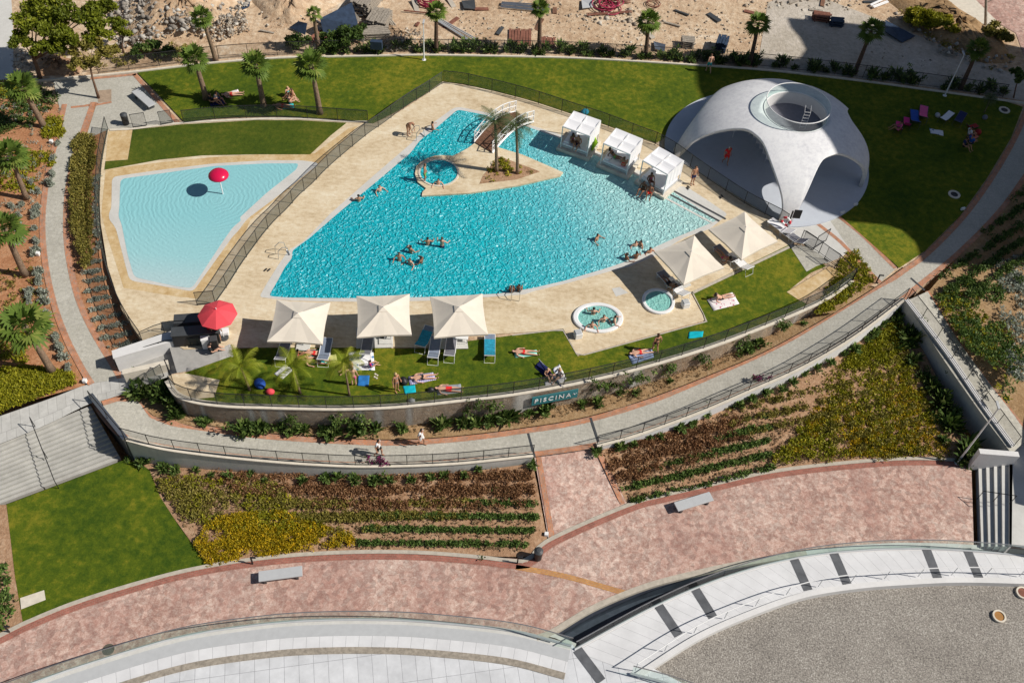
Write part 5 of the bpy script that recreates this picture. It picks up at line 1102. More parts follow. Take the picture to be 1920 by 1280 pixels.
# beds by the junction and the far east bed
cover('yellow_bushes', [(1568, 503), (1585, 478), (1605, 472), (1640, 525), (1600, 552), (1560, 580), (1530, 590)], 330, 'bright_leaf', .2, 26, .08, z=-.1)
cover('dark_shrub_rows', [(1760, 545), (1800, 490), (1875, 415), (1930, 345), (1930, 520), (1860, 520), (1800, 560)], 230, 'shrub_leaf', .28, 30, .09, z=0, rows=(R(40), 1.0, .1), lift=.2)
cover('ground_cover', [(1750, 560), (1810, 520), (1880, 540), (1920, 660), (1890, 760), (1840, 690), (1790, 620)], 700, 'lime_row', .24, 20, .09, z=-.2, patch=.9, keep=.6)
cover('ground_cover', [(1750, 560), (1810, 520), (1880, 540), (1920, 660), (1890, 760), (1840, 690), (1790, 620)], 300, 'bright_leaf', .2, 16, .08, z=-.2, patch=.7, keep=.5)
cover('silver_shrubs', [(1860, 490), (1925, 480), (1940, 760), (1890, 700), (1880, 600)], 260, 'grey_leaf', .3, 26, .09, z=-.2, patch=1.2, keep=.7)
cover('island_cover', [(932, 296), (960, 304), (1005, 321), (968, 335), (905, 343), (912, 325)], 60, 'bright_leaf', .18, 20, .07, z=.16, patch=1.5, keep=.7)
cover('site_weeds', [(1650, -5), (1700, 0), (1830, 60), (1900, 110), (1860, 130), (1760, 85)], 200, 'olive_leaf', .3, 20, .1, z=0, patch=.8, keep=.5)
cover('site_weeds', [(100, 105), (350, 80), (360, 108), (200, 128)], 70, 'olive_leaf', .3, 20, .1, z=0)
cover('side_bed_plants', [(-20, 1060), (10, 1060), (35, 1170), (-20, 1190)], 40, 'lime_row', .3, 26, .1, z=ZP)
# countable round lavender cushions beside the left path
rs = np.random.default_rng(77); cc = rs.normal(size=(14, 3)); cc /= np.linalg.norm(cc, axis=1)[:, None]; cc = cc*.2*np.array([1, 1, .7])+[0, 0, .18]
v, f, a = leaves(cc, .15, 36, .055, .5); fo = mesh_np('lavender_bush', v, f, M['grey_leaf'], None, a); fst = True
for x, y in ((22, 387), (40, 386), (36, 405), (72, 388), (66, 405), (98, 330), (102, 300), (108, 272), (65, 395), (38, 428), (38, 455), (64, 430), (68, 455), (66, 475), (72, 512), (76, 528), (55, 552), (82, 552), (57, 565), (84, 566), (88, 590), (92, 610), (104, 635), (112, 655), (120, 672), (130, 690), (20, 300), (95, 345), (74, 360), (60, 345)):
    x += 0; zz = float(np.interp(y, [196, 370, 500, 690], [0, -.1, -.35, -.85]))
    o = fo if fst else fo.copy()
    if not fst: COL.objects.link(o)
    fst = False; o.location = [float(q) for q in P(x, y, zz)]; s = rs.uniform(.8, 1.35); o.scale = (s, s, s); o.rotation_euler = (0, 0, rs.random()*6); tag(o, 'round silver lavender cushion in the red bed left of the path', 'shrub', 'lavender cushions beside the left path')
# ================================================================ entrance kiosk and small walls
def blockthing(name, label, cat, pts, z0, z1, mat, cap=None):
    w_ = [P(a, b, z1) for a, b in pts]; o = np.array([*w_[0][:2], z0]); t = thing(name, label, cat, o); mb = MB(); mb.prism([p-o for p in w_], 0, z1-z0); mb.build('wall', M[mat], t)
    if cap: mb = MB(); c = sum(w_)/len(w_); mb.prism([(p-c)*np.array([1.02, 1.04, 1])+c-o for p in w_], z1-z0+.002, z1-z0+.06); mb.build('coping', M[cap], t)
blockthing('entrance_wall', 'wide white sloping wall between the left path and the kiosk', 'wall', [(211, 658), (322, 622), (328, 640), (214, 672)], -1.0, .35, 'white_plaster', 'white_plaster')
blockthing('entrance_wall', 'lower cream wall beside the landing, nearest the leafy planter', 'wall', [(230, 694), (314, 676), (316, 684), (231, 702)], -1.0, .0, 'cream_stone', 'cream_stone')
fence('dark mesh railing on the wide white entrance wall', WL([(219, 688, -.75), (322, 655, -.4), (385, 652, -.1)], None, 0), .95, 1.3, mat='wire', name='wire_fence')
fence('dark mesh fence closing the deck behind the entrance wall', WL([(268, 642, 0), (312, 622, 0), (352, 620, 0)], None, 0), .95, 1.2, mat='wire_light', name='wire_fence')
def kiosk():
    c = P(372, 640, 0); t = thing('entrance_kiosk', 'dark entrance kiosk counter under the coral parasol', 'kiosk', c, R(12)); mb = MB(); mb.box((0, 0, .5), (2.6, .6, 1.0)); mb.build('counter', M['black'], t, bevel=.02)
    mb = MB(); mb.box((0, 0, 1.03), (2.7, .7, .05)); mb.build('counter_top', M['darkgrey'], t, bevel=.01)
    mb = MB(); mb.box((-.3, 1.1, .45), (2.0, .7, .9)); mb.build('back_cabinet', M['darkgrey'], t, bevel=.02)
    for x, y, l, m, s in ((389, 641, 'white cool box standing by the kiosk counter', 'white', (.5, .45, .8)), (420, 618, 'white cushion bundle lying right of the coral parasol', 'canvas_white', (.6, .4, .25)), (405, 645, 'dark waste bin at the right end of the kiosk', 'black', (.4, .4, .9))):
        q = P(x, y+8); b = thing('cool_box' if m == 'white' else ('cushion_stack' if m != 'black' else 'waste_bin'), l, 'box' if m == 'white' else ('cushions' if m != 'black' else 'bin'), q, .3)
        mb = MB(); mb.box((0, 0, s[2]/2), s); mb.build('body', M[m], b, bevel=.04); mb = MB(); mb.box((0, 0, s[2]+.03), (s[0]*1.04, s[1]*1.04, .06)); mb.build('lid', M[m if m != 'black' else 'darkgrey'], b, bevel=.02)
kiosk()
# ================================================================ loungers, chairs, tables
def lounger_proto(name, label, fab, frame, loc, rz, back=35, group=None, cover=None, sc=1.0):
    t = thing(name, label, 'sun lounger', loc, rz, group); t.scale = (sc,)*3; L = 1.3
    mb = MB()
    for s in (-1, 1): mb.path([(s*.31, -.62, .33), (s*.31, .68, .33)], .022, n=6)
    mb.path([(-.31, -.62, .33), (.31, -.62, .33)], .022, n=6); mb.build('frame', M[frame], t)
    b = R(back); by, bz = .68+.66*math.cos(b), .33+.66*math.sin(b)
    mb = MB(); mb.path([(-.31, .68, .33), (-.31, by, bz), (.31, by, bz), (.31, .68, .33)], .022, n=6); mb.build('back_frame', M[frame], t)
    for y in (-.5, .5): mb = MB(); mb.path([(-.31, y, .33), (-.31, y+.02, .02), (.31, y+.02, .02), (.31, y, .33)], .022, n=6); mb.build('leg', M[frame], t)
    mb = MB(); mb.path([(-.31, by-.12, bz-.08), (-.31, by+.06, .02), (.31, by+.06, .02), (.31, by-.12, bz-.08)], .02, n=6); mb.build('leg', M[frame], t)
    mb = MB(); n = 8; vs = []; ys = np.linspace(-.6, .66, n)
    for y in ys: vs += [(-.29, y, .34-.02*math.sin((y+.6)*2.4)), (.29, y, .34-.02*math.sin((y+.6)*2.4))]
    mb.add(vs, [(2*i, 2*i+1, 2*i+3, 2*i+2) for i in range(n-1)]); mb.build('seat', M[fab], t, solid=.015)
    mb = MB(); mb.add([(-.29, .69, .345), (.29, .69, .345), (.29, by-.02, bz), (-.29, by-.02, bz)], [(0, 1, 2, 3)]); mb.build('backrest', M[fab], t, solid=.015)
    if cover: mb = MB(); mb.add([(-.32, -.2, .37), (.32, -.2, .37), (.32, .7, .38), (-.32, .7, .38), (.32, by*.97, bz*.99+.04), (-.32, by*.97, bz*.99+.04)], [(0, 1, 2, 3), (3, 2, 4, 5)]); mb.build('towel', M[cover], t, solid=.02)
    return t
M['lounger_blue'] = plain('blue towel fabric', (.02, .28, .42), .9, .35, 9); M['lounger_slate'] = plain('blue grey fabric', (.20, .24, .32), .9, .15, 6)
M['pink_fab'] = plain('hot pink fabric', (.72, .03, .22), .8, .1); M['pink_light'] = plain('light pink fabric', (.80, .12, .32), .8, .1); M['blue_fab'] = plain('royal blue fabric', (.02, .09, .42), .8, .15); M['navy_fab'] = plain('navy fabric', (.012, .02, .10), .8, .15); M['orange_fab'] = plain('salmon fabric', (.75, .22, .15), .8, .1); M['red_fab'] = plain('dark red fabric', (.35, .02, .02), .8, .1); M['teal_fab'] = plain('teal fabric', (.03, .42, .42), .85, .2, 8); M['yellow_fab'] = plain('yellow fabric', (.6, .5, .12), .85, .2, 8)
G2 = 'white framed loungers under the umbrellas'
for x, y, z, r, fab, cov, l in ((800, 632, 0, R(168), 'lounger_slate', 'lounger_blue', 'white framed lounger with a blue cover, leftmost by the third umbrella'), (816, 652, 0, R(180), 'lounger_slate', None, 'blue grey lounger reaching furthest onto the lawn by the third umbrella'),
                          (846, 648, 0, R(180), 'fabric_grey', None, 'grey lounger with white frame beside the white table'), (918, 648, 0, R(184), 'lounger_slate', 'lounger_blue', 'lounger with patterned blue towel alone at the sandy corner'),
                          (690, 646, 0, R(182), 'fabric_grey', None, 'grey lounger half hidden under the middle umbrella'), (535, 655, 0, R(180), 'fabric_grey', None, 'dark lounger in the shade behind the leaning board'), (612, 655, 0, R(182), 'lounger_slate', None, 'slate lounger in the shade left of the feathered palm'),
                          (1247, 527, 0, R(215), 'fabric_grey', None, 'grey lounger under the diamond umbrella beside the round hot tub'), (1262, 540, 0, R(215), 'canvas_white', None, 'white padded lounger at the round hot tub end of the umbrella'), (1352, 478, 0, R(215), 'fabric_grey', None, 'grey lounger between the two diamond umbrellas'),
                          (1380, 492, 0, R(215), 'canvas_white', None, 'white framed lounger at the foot of the umbrella nearest the pavilion'), (1455, 428, 0, R(225), 'canvas_white', None, 'white framed lounger against the fence by the life ring'), (1478, 446, 0, R(225), 'fabric_grey', None, 'grey lounger with white frame at the gate corner')):
    lounger_proto('sun_lounger', l, fab, 'white', P(x, y, z), r, 30, G2, cov)
G3 = 'bright folding chairs on the shaded lawn'
for x, y, r, fab, l, b, s in ((1683, 240, R(165), 'pink_fab', 'hot pink folding chair at the left end of the group on the shaded lawn', 55, .75), (1698, 232, R(170), 'pink_fab', 'hot pink folding chair next to the blue one on the shaded lawn', 55, .75), (1712, 222, R(172), 'blue_fab', 'royal blue folding lounger on the shaded lawn', 30, 1), (1729, 214, R(165), 'pink_light', 'light pink lounger tallest in the row on the shaded lawn', 30, 1.0),
                        (1776, 221, R(140), 'canvas_white', 'white folding lounger in the middle of the group on the shaded lawn', 20, .85), (1800, 223, R(150), 'navy_fab', 'navy folding lounger right of the white one on the shaded lawn', 20, .9), (1823, 241, R(120), 'red_fab', 'dark red folding chair near the sapling', 50, .65), (1822, 262, R(130), 'orange_fab', 'salmon folding chair with blue frame at the right of the group', 50, .7)):
    lounger_proto('folding_lounger', l, fab, 'darkgrey', P(x, y), r, b, G3, None, s)
def table(label, px, py, rz, L=.9, W=.6, h=.45, mat='white'):
    c = P(px, py); t = thing('side_table', label, 'table', c, rz); mb = MB(); mb.box((0, 0, h), (L, W, .05)); mb.build('table_top', M[mat], t, bevel=.01)
    for sx in (-1, 1):
        for sy in (-1, 1): mb = MB(); mb.box((sx*(L/2-.06), sy*(W/2-.06), h/2-.02), (.04, .04, h-.04)); mb.build('leg', M[mat], t)
table('white side table between the loungers under the third umbrella', 864, 637, 0); table('white side table with a bag below the middle umbrella', 728, 633, 0, .5, .5); table('white folding table under the rear of the shell pavilion', 1385, 252, .3, 1.4, .8, .75)
c = P(719, 632, .0); mb = MB(); mb.lathe([(0, 0), (.2, .02), (.24, .16), (.14, .26), (0, .27)], n=14); q = mb.build('beach_bag', M['black'], smooth=True); q.location = [float(k) for k in c]; tag(q, 'round black bag beside the white side table under the middle umbrella', 'bag')
def stackchairs():
    for k, (x, y) in enumerate(((1415, 265), (1421, 275), (1427, 285), (1433, 295), (1439, 305))):
        c = P(x, y); t = thing('stacking_chair', 'white plastic chair in the row against the inner wall of the pavilion', 'chair', c, R(70), 'white chairs inside the pavilion')
        mb = MB(); mb.box((0, 0, .44), (.42, .42, .04)); mb.build('seat', M['canvas_white'], t, bevel=.015); mb = MB(); mb.box((0, .2, .66), (.42, .04, .42), rx=-.15); mb.build('backrest', M['canvas_white'], t, bevel=.015)
        for sx in (-1, 1):
            for sy in (-1, 1): mb = MB(); mb.tube((sx*.18, sy*.18, .43), (sx*.2, sy*.2, 0), .015, n=6); mb.build('leg', M['lightgrey'], t)
stackchairs()
# ================================================================ towels, bags and bits on the lawns
def towelmat(name, a, b, sc=7, kind='spots'):
    m, nt, bs = newmat(name); v = coords(nt, 'Object', (1, 1, 1))
    if kind == 'spots':
        n = N(nt, 'ShaderNodeTexVoronoi', i_Scale=sc); nt.links.new(v, n.inputs['Vector']); c = ramp(nt, n.outputs['Distance'], [(.25, b), (.33, a)])
    else:
        n = N(nt, 'ShaderNodeTexWave', i_Scale=sc); n.bands_direction = 'X'; nt.links.new(v, n.inputs['Vector']); c = ramp(nt, n.outputs[0], [(.45, a), (.55, b)])
    nt.links.new(c, bs.inputs['Base Color']); bs.inputs['Roughness'].default_value = .95; return m
TW = {'floral': towelmat('pink spotted towel', (.80, .76, .76), (.50, .12, .22), 5), 'white_blue': towelmat('white and blue blanket', (.80, .80, .82), (.08, .20, .40), 3.2), 'teal': plain('teal towel', (.02, .42, .45), .95, .1), 'mint': plain('mint towel', (.30, .70, .62), .95, .1),
      'navy': plain('navy towel', (.01, .015, .09), .95, .2), 'blue': plain('blue towel', (.02, .16, .45), .95, .2), 'light_blue': towelmat('pale blue striped towel', (.28, .40, .70), (.50, .58, .80), 4, 'w'), 'purple': towelmat('violet striped towel', (.30, .28, .60), (.65, .62, .78), 3, 'w'),
      'grey': towelmat('grey patterned mat', (.62, .62, .64), (.36, .36, .42), 5), 'turq': plain('turquoise towel', (.0, .42, .52), .95, .1), 'yellow': towelmat('yellow green towel', (.55, .55, .2), (.2, .4, .15), 4), 'white': plain('white towel', (.8, .8, .8), .95, .05), 'olive': plain('grey towel', (.30, .33, .36), .95, .2)}
def towel(label, pts, col, name='beach_towel', z=.035, th=.02):
    w_ = [P(a, b, z) for a, b in pts]; c = sum(w_)/len(w_); n = 8; mb = MB(); vs = []
    for i in range(n+1):
        for j in range(n+1):
            u, v = i/n, j/n; p = (w_[0]*(1-u)+w_[1]*u)*(1-v)+(w_[3]*(1-u)+w_[2]*u)*v-c; vs.append((p[0], p[1], p[2]+th+.022*math.sin(u*7+v*3+c[0])*math.cos(v*6+c[1])))
    mb.add(vs, [(i*(n+1)+j, (i+1)*(n+1)+j, (i+1)*(n+1)+j+1, i*(n+1)+j+1) for i in range(n) for j in range(n)]); o = mb.build(name, TW[col], solid=.015, smooth=True); o.location = [float(q) for q in c]
    return tag(o, label, 'towel')
towel('large white blanket with pink flowers on the right part of the lawn', [(1325, 562), (1373, 548), (1386, 570), (1338, 583)], 'floral')
towel('large white and blue patterned blanket right of the third young palm', [(653, 660), (700, 659), (703, 694), (656, 695)], 'white_blue')
towel('teal towel nearest the umbrella shade, under a sunbather', [(562, 660), (612, 654), (612, 664), (566, 672)], 'teal'); towel('teal towel just below the first one, under a second sunbather', [(580, 672), (612, 672), (614, 681), (584, 683)], 'teal')
towel('yellow-green patterned towel beside the lower teal towel', [(606, 668), (630, 664), (633, 679), (608, 682)], 'yellow'); towel('mint towel under the sunbather in red near the sandy corner', [(964, 660), (1006, 656), (1007, 666), (966, 671)], 'mint')
towel('navy towel lying crumpled left of the dark parasol shadow', [(1002, 688), (1012, 676), (1031, 692), (1020, 705)], 'navy'); towel('white and teal towel with bags beside the garden wall', [(1036, 692), (1049, 683), (1062, 710), (1050, 722)], 'white_blue')
towel('pale blue striped towel spread at the fence below the walking bather', [(1178, 667), (1222, 655), (1226, 670), (1186, 683)], 'light_blue'); towel('bright turquoise towel alone on the grass below the hot tubs', [(1292, 622), (1319, 621), (1317, 632), (1290, 635)], 'turq')
towel('grey patterned mat tilted beside the second young palm', [(514, 701), (535, 682), (549, 694), (530, 711)], 'grey', 'picnic_mat'); towel('grey towel under the sunbather in red shorts', [(818, 724), (864, 720), (866, 736), (820, 741)], 'olive'); towel('teal crumpled towel near the feet of the standing woman', [(755, 724), (778, 722), (780, 735), (760, 740)], 'turq')
towel('plain blue towel below the standing man by the third palm', [(672, 704), (693, 704), (691, 724), (670, 723)], 'blue'); towel('violet striped towel on the lawn under the lying woman', [(765, 706), (812, 698), (818, 712), (768, 722)], 'purple')
towel('small white towel at the foot of the fence left of the pool sign', [(1021, 716), (1041, 715), (1042, 727), (1023, 728)], 'white'); towel('towel spread beside the middle lawn palm', [(528, 196), (550, 195), (552, 204), (530, 205)], 'teal'); towel('white patterned towel in the middle of the shaded lawn', [(1742, 241), (1768, 246), (1769, 255), (1745, 250)], 'white_blue')
towel('dark towel under the people at the foot of the first lawn palm', [(392, 184), (418, 182), (422, 196), (395, 200)], 'navy'); towel('reddish towel with a lone sunbather beside the first lawn palm', [(420, 176), (446, 168), (449, 175), (424, 184)], 'floral')
def bag(label, px, py, mat, r=.28, z=0.03, name='beach_bag', h=.9):
    c = P(px, py, z); mb = MB(); mb.lathe([(0, 0), (r*.9, .01), (r, r*.5), (r*.8, r*h*.9), (r*.3, r*h*1.25), (0, r*h*1.3)], n=14, sy=.8); o = mb.build(name, M[mat], smooth=True); o.location = [float(q) for q in c]; o.rotation_euler = (0, 0, px*.7); tag(o, label, 'bag')
bag('big blue bag on the grass between the first two young palms', 488, 722, 'blue_fab', .38); bag('red bag next to the big blue bag', 507, 736, 'red_canvas', .26); bag('black bag by the head of the sunbather in red shorts', 808, 732, 'black', .22); bag('black bag between the standing and the lying woman', 757, 716, 'black', .3)
bag('pale bag at the fence below the sunbathing women', 772, 752, 'lightgrey', .2); bag('blue and grey bag pile at the left of the white shaded lounger', 1757, 218, 'lightgrey', .25); bag('small dark bag on the deck beside the diamond umbrella', 1283, 549, 'black', .18); bag('turquoise bag behind the cabana nearest the bridge', 1096, 213, 'lounger_blue', .34)
bag('red ball-shaped bag among the shaded group near the sapling', 1833, 250, 'red_fab', .3); bag('grey bag beside the spindly sapling', 1846, 222, 'fabric_grey', .25)
def lowshade():
    c = P(1028, 716); t = thing('beach_umbrella', 'folded navy beach umbrella lying across the towels by the garden fence', 'parasol', c, 0); a = P(1052, 724, .1)-c; b = P(1012, 678, .35)-c; mb = MB(); mb.path([a, a*.3+b*.7, b], [.03, .12, .03], n=8); mb.build('canopy', M['navy_fab'], t); mb = MB(); mb.tube(a*1.25, b*1.15, .015); mb.build('pole', M['lightgrey'], t)
lowshade()
# ================================================================ people
SK = {'chest': .135, 'waist': .115, 'hip': .135}
def pose_points(kind):
    """joint positions, standing height 1.72, facing -Y"""
    if kind == 'stand': L = dict(pel=(0, 0, .94), wst=(0, 0, 1.08), chs=(0, .01, 1.30), nck=(0, .01, 1.46), hd0=(0, 0, 1.53), hd1=(0, -.015, 1.66), s=(.17, .01, 1.40), e=(.24, .03, 1.13), w=(.27, -.05, .88), h=(.09, 0, .90), k=(.10, -.02, .50), a=(.10, .02, .09), t=(.12, -.16, .03))
    elif kind == 'walk': L = dict(pel=(0, 0, .93), wst=(0, 0, 1.07), chs=(0, -.01, 1.29), nck=(0, -.02, 1.45), hd0=(0, -.03, 1.52), hd1=(0, -.05, 1.65), s=(.17, .0, 1.39), e=(.23, .08, 1.14), w=(.25, .0, .90), h=(.09, 0, .89), k=(.10, -.14, .51), a=(.10, -.12, .10), t=(.11, -.29, .05))
    elif kind == 'sit': L = dict(pel=(0, 0, .12), wst=(0, .03, .26), chs=(0, .05, .48), nck=(0, .02, .64), hd0=(0, .0, .71), hd1=(0, -.03, .84), s=(.17, .04, .58), e=(.25, .0, .33), w=(.20, -.22, .28), h=(.09, -.03, .11), k=(.15, -.40, .36), a=(.12, -.62, .07), t=(.13, -.76, .04))
    elif kind == 'recline': L = dict(pel=(0, 0, .12), wst=(0, .12, .19), chs=(0, .30, .33), nck=(0, .42, .45), hd0=(0, .46, .52), hd1=(0, .47, .64), s=(.17, .37, .39), e=(.24, .47, .16), w=(.25, .28, .06), h=(.09, -.04, .11), k=(.11, -.44, .20), a=(.09, -.84, .07), t=(.09, -.90, .18))
    elif kind == 'lie': L = dict(pel=(0, 0, .12), wst=(0, .14, .12), chs=(0, .36, .13), nck=(0, .52, .12), hd0=(0, .59, .12), hd1=(0, .72, .13), s=(.17, .44, .12), e=(.30, .30, .07), w=(.33, .08, .05), h=(.09, -.05, .11), k=(.12, -.45, .11), a=(.13, -.86, .07), t=(.16, -.92, .18))
    elif kind == 'swim': L = dict(pel=(0, 0, .94), wst=(0, 0, 1.08), chs=(0, .01, 1.30), nck=(0, .01, 1.46), hd0=(0, 0, 1.53), hd1=(0, -.015, 1.66), s=(.17, .01, 1.40), e=(.33, -.03, 1.22), w=(.38, -.25, 1.17), h=(.09, 0, .90), k=(.10, -.02, .50), a=(.10, .02, .09), t=(.12, -.16, .03))
    elif kind == 'bend': L = dict(pel=(0, .05, .92), wst=(0, -.02, 1.03), chs=(0, -.22, 1.14), nck=(0, -.36, 1.18), hd0=(0, -.43, 1.18), hd1=(0, -.52, 1.12), s=(.17, -.30, 1.13), e=(.19, -.36, .86), w=(.14, -.42, .64), h=(.09, .05, .88), k=(.11, -.02, .49), a=(.10, .04, .09), t=(.12, -.14, .03))
    return L
def body_mesh(kind, slim=1.0):
    L = pose_points(kind); V = []; E = []; RA = []; zone = []
    def v(p, r, z): V.append(p); RA.append(r*slim); zone.append(z); return len(V)-1
    def m(p, s): return (p[0]*s, p[1], p[2])
    def lerp(a, b, f): return tuple(a[i]*(1-f)+b[i]*f for i in range(3))
    pel = v(L['pel'], .125, 'hip'); wst = v(L['wst'], .112, 'waist'); chs = v(L['chs'], .135, 'chest'); nck = v(L['nck'], .052, 'neck'); h0 = v(L['hd0'], .070, 'head'); hm = v(lerp(L['hd0'], L['hd1'], .55), .088, 'head'); h1 = v(L['hd1'], .070, 'head')
    E.extend([(pel, wst), (wst, chs), (chs, nck), (nck, h0), (h0, hm), (hm, h1)])
    for s in (-1, 1):
        sh = v(m(L['s'], s), .055, 'sleeve'); e = v(m(L['e'], s), .040, 'arm'); ml = v(m(lerp(L['s'], L['e'], .4), s), .048, 'sleeve'); w_ = v(m(L['w'], s), .026, 'arm'); E.extend([(chs, sh), (sh, ml), (ml, e), (e, w_)])
        d = np.array(L['w'])-np.array(L['e']); d /= np.linalg.norm(d); side = np.array([1, 0, 0])-d*d[0]; side /= np.linalg.norm(side)+1e-9; up = np.cross(d, side); W_ = np.array(L['w'])
        pm_ = v(m(tuple(W_+d*.06), s), .030, 'arm'); E.append((w_, pm_))
        for k, ln in enumerate((.066, .078, .072, .056)):
            o_ = side*(.027-.018*k); a_ = v(m(tuple(W_+d*.095+o_), s), .0095, 'arm'); b_ = v(m(tuple(W_+d*(.095+ln*.6)+o_+up*.012), s), .0088, 'arm'); c_ = v(m(tuple(W_+d*(.095+ln*.95)+o_+up*.032), s), .008, 'arm'); E.extend([(pm_, a_), (a_, b_), (b_, c_)])
        th = v(m(tuple(W_+d*.045+side*.05), s), .010, 'arm'); th2 = v(m(tuple(W_+d*.08+side*.062+up*.012), s), .009, 'arm'); E.extend([(pm_, th), (th, th2)])
        h = v(m(L['h'], s), .085, 'hip'); tm = v(m(lerp(L['h'], L['k'], .4), s), .080, 'thigh'); k_ = v(m(L['k'], s), .054, 'leg')
        if kind == 'walk' and s < 0: kk, aa, tt = (.10, .02, .50), (.10, .26, .13), (.11, .16, .02)
        else: kk, aa, tt = L['k'], L['a'], L['t']
        V[k_] = m(kk, s); V[tm] = m(lerp(L['h'], kk, .4), s); cf = v(m(lerp(kk, aa, .35), s), .053, 'leg'); an = v(m(aa, s), .034, 'leg'); ft = v(m(tt, s), .034, 'leg'); E.extend([(pel, h), (h, tm), (tm, k_), (k_, cf), (cf, an), (an, ft)])
    me = bpy.data.meshes.new('person_'+kind); me.from_pydata(V, E, []); ob = bpy.data.objects.new('tmp', me); COL.objects.link(ob); ob.modifiers.new('k', 'SKIN')
    sd = me.skin_vertices[0].data
    for i, r_ in enumerate(RA): sd[i].radius = (r_*(1.0 if zone[i] not in ('chest', 'hip', 'waist') else 1.18), r_*(1.0 if zone[i] not in ('chest', 'waist') else .82))
    for q in sd: q.use_root = False
    sd[0].use_root = True; su = ob.modifiers.new('u', 'SUBSURF'); su.levels = 1; su.render_levels = 1
    dg = bpy.context.evaluated_depsgraph_get(); dg.update(); out = bpy.data.meshes.new_from_object(ob.evaluated_get(dg)); bpy.data.objects.remove(ob)
    co = np.empty(len(out.vertices)*3); out.vertices.foreach_get('co', co); co = co.reshape(-1, 3); VV = np.array(V); nz = []
    # zone of each vertex from the nearest bone point
    SV = []; SZ = []
    for a_, b_ in E:
        for f in (0, .25, .5, .75, 1): SV.append(VV[a_]*(1-f)+VV[b_]*f); SZ.append(zone[a_] if f < .5 else zone[b_])
    SV = np.array(SV); idx = np.argmin(((co[:, None]-SV[None])**2).sum(2), 1); nz = [SZ[i] for i in idx]
    # a nose, brow and chin on the face side
    hd = np.array(L['hd0'])*.45+np.array(L['hd1'])*.55; axis = np.array(L['hd1'])-np.array(L['hd0']); axis /= np.linalg.norm(axis); fr = np.array([0, -1.0, 0]) if abs(axis[2]) > .6 else np.array([0, 0, 1.0]); fr -= fr.dot(axis)*axis; fr /= np.linalg.norm(fr)
    for i in range(len(co)):
        if nz[i] == 'head':
            d = co[i]-hd; f_ = d.dot(fr); a_ = d.dot(axis)
            if f_ > .05 and abs(d[0]) < .025: out.vertices[i].co = co[i]+fr*(.022 if abs(a_) < .035 else (.008 if a_ < 0 else 0))
    for p in out.polygons: p.use_smooth = True
    return out, nz, hd, axis, fr
def shell_from(me, nz, zones, grow, name, keepf=None):
    keep = [i for i, p in enumerate(me.polygons) if sum(nz[v_] in zones for v_ in p.vertices) >= len(p.vertices)*.75 and (keepf is None or keepf(p.center))]
    if not keep: return None
    vid = {}; vs = []; fs = []
    for i in keep:
        f = []
        for v_ in me.polygons[i].vertices:
            if v_ not in vid: q = me.vertices[v_]; vid[v_] = len(vs); vs.append(tuple(q.co+q.normal*grow))
            f.append(vid[v_])
        fs.append(tuple(f))
    o = bpy.data.meshes.new(name); o.from_pydata(vs, [], fs); o.update()
    for p in o.polygons: p.use_smooth = True
    return o
SKIN = [plain('tanned skin', (.44, .22, .13), .55, .08), plain('fair skin', (.62, .36, .25), .55, .08), plain('brown skin', (.24, .11, .06), .55, .08)]
HAIR = {'dark': plain('dark hair', (.018, .012, .01), .6, .2), 'brown': plain('brown hair', (.10, .05, .025), .6, .2), 'blond': plain('blond hair', (.50, .36, .16), .6, .2), 'grey': plain('grey hair', (.5, .5, .5), .6, .2)}
CL = {'red': (.72, .02, .02), 'turq': (.02, .42, .48), 'navy': (.015, .025, .10), 'black': (.015, .015, .015), 'white': (.80, .80, .80), 'blue': (.03, .12, .45), 'green': (.08, .5, .08), 'pink': (.7, .12, .3), 'grey': (.2, .2, .22), 'magenta': (.45, .01, .15)}
CLM = {k: plain(k+' cloth', v_, .85, .08) for k, v_ in CL.items()}
BODY = {}
def get_body(kind):
    if kind in BODY: return BODY[kind]
    me, nz, hd, axis, fr = body_mesh(kind); d = {'body': me, 'hd': hd}
    hv = Vector(hd); fv = Vector(fr); av = Vector(axis)
    d['hair'] = shell_from(me, nz, ('head',), .014, 'hair', lambda c: (c-hv).dot(fv) < .035+.6*max(0, (c-hv).dot(av)-.03) and (c-hv).dot(av) > -.05)
    d['shorts'] = shell_from(me, nz, ('hip', 'thigh'), .012, 'shorts'); d['brief'] = shell_from(me, nz, ('hip',), .010, 'brief'); d['shirt'] = shell_from(me, nz, ('chest', 'waist', 'sleeve'), .014, 'shirt')
    pc = Vector(pose_points(kind)['chs']); d['top'] = shell_from(me, nz, ('chest',), .010, 'top', lambda c: (c-pc).length < .19 and (c-pc).dot(av) < .05)
    BODY[kind] = d; return d
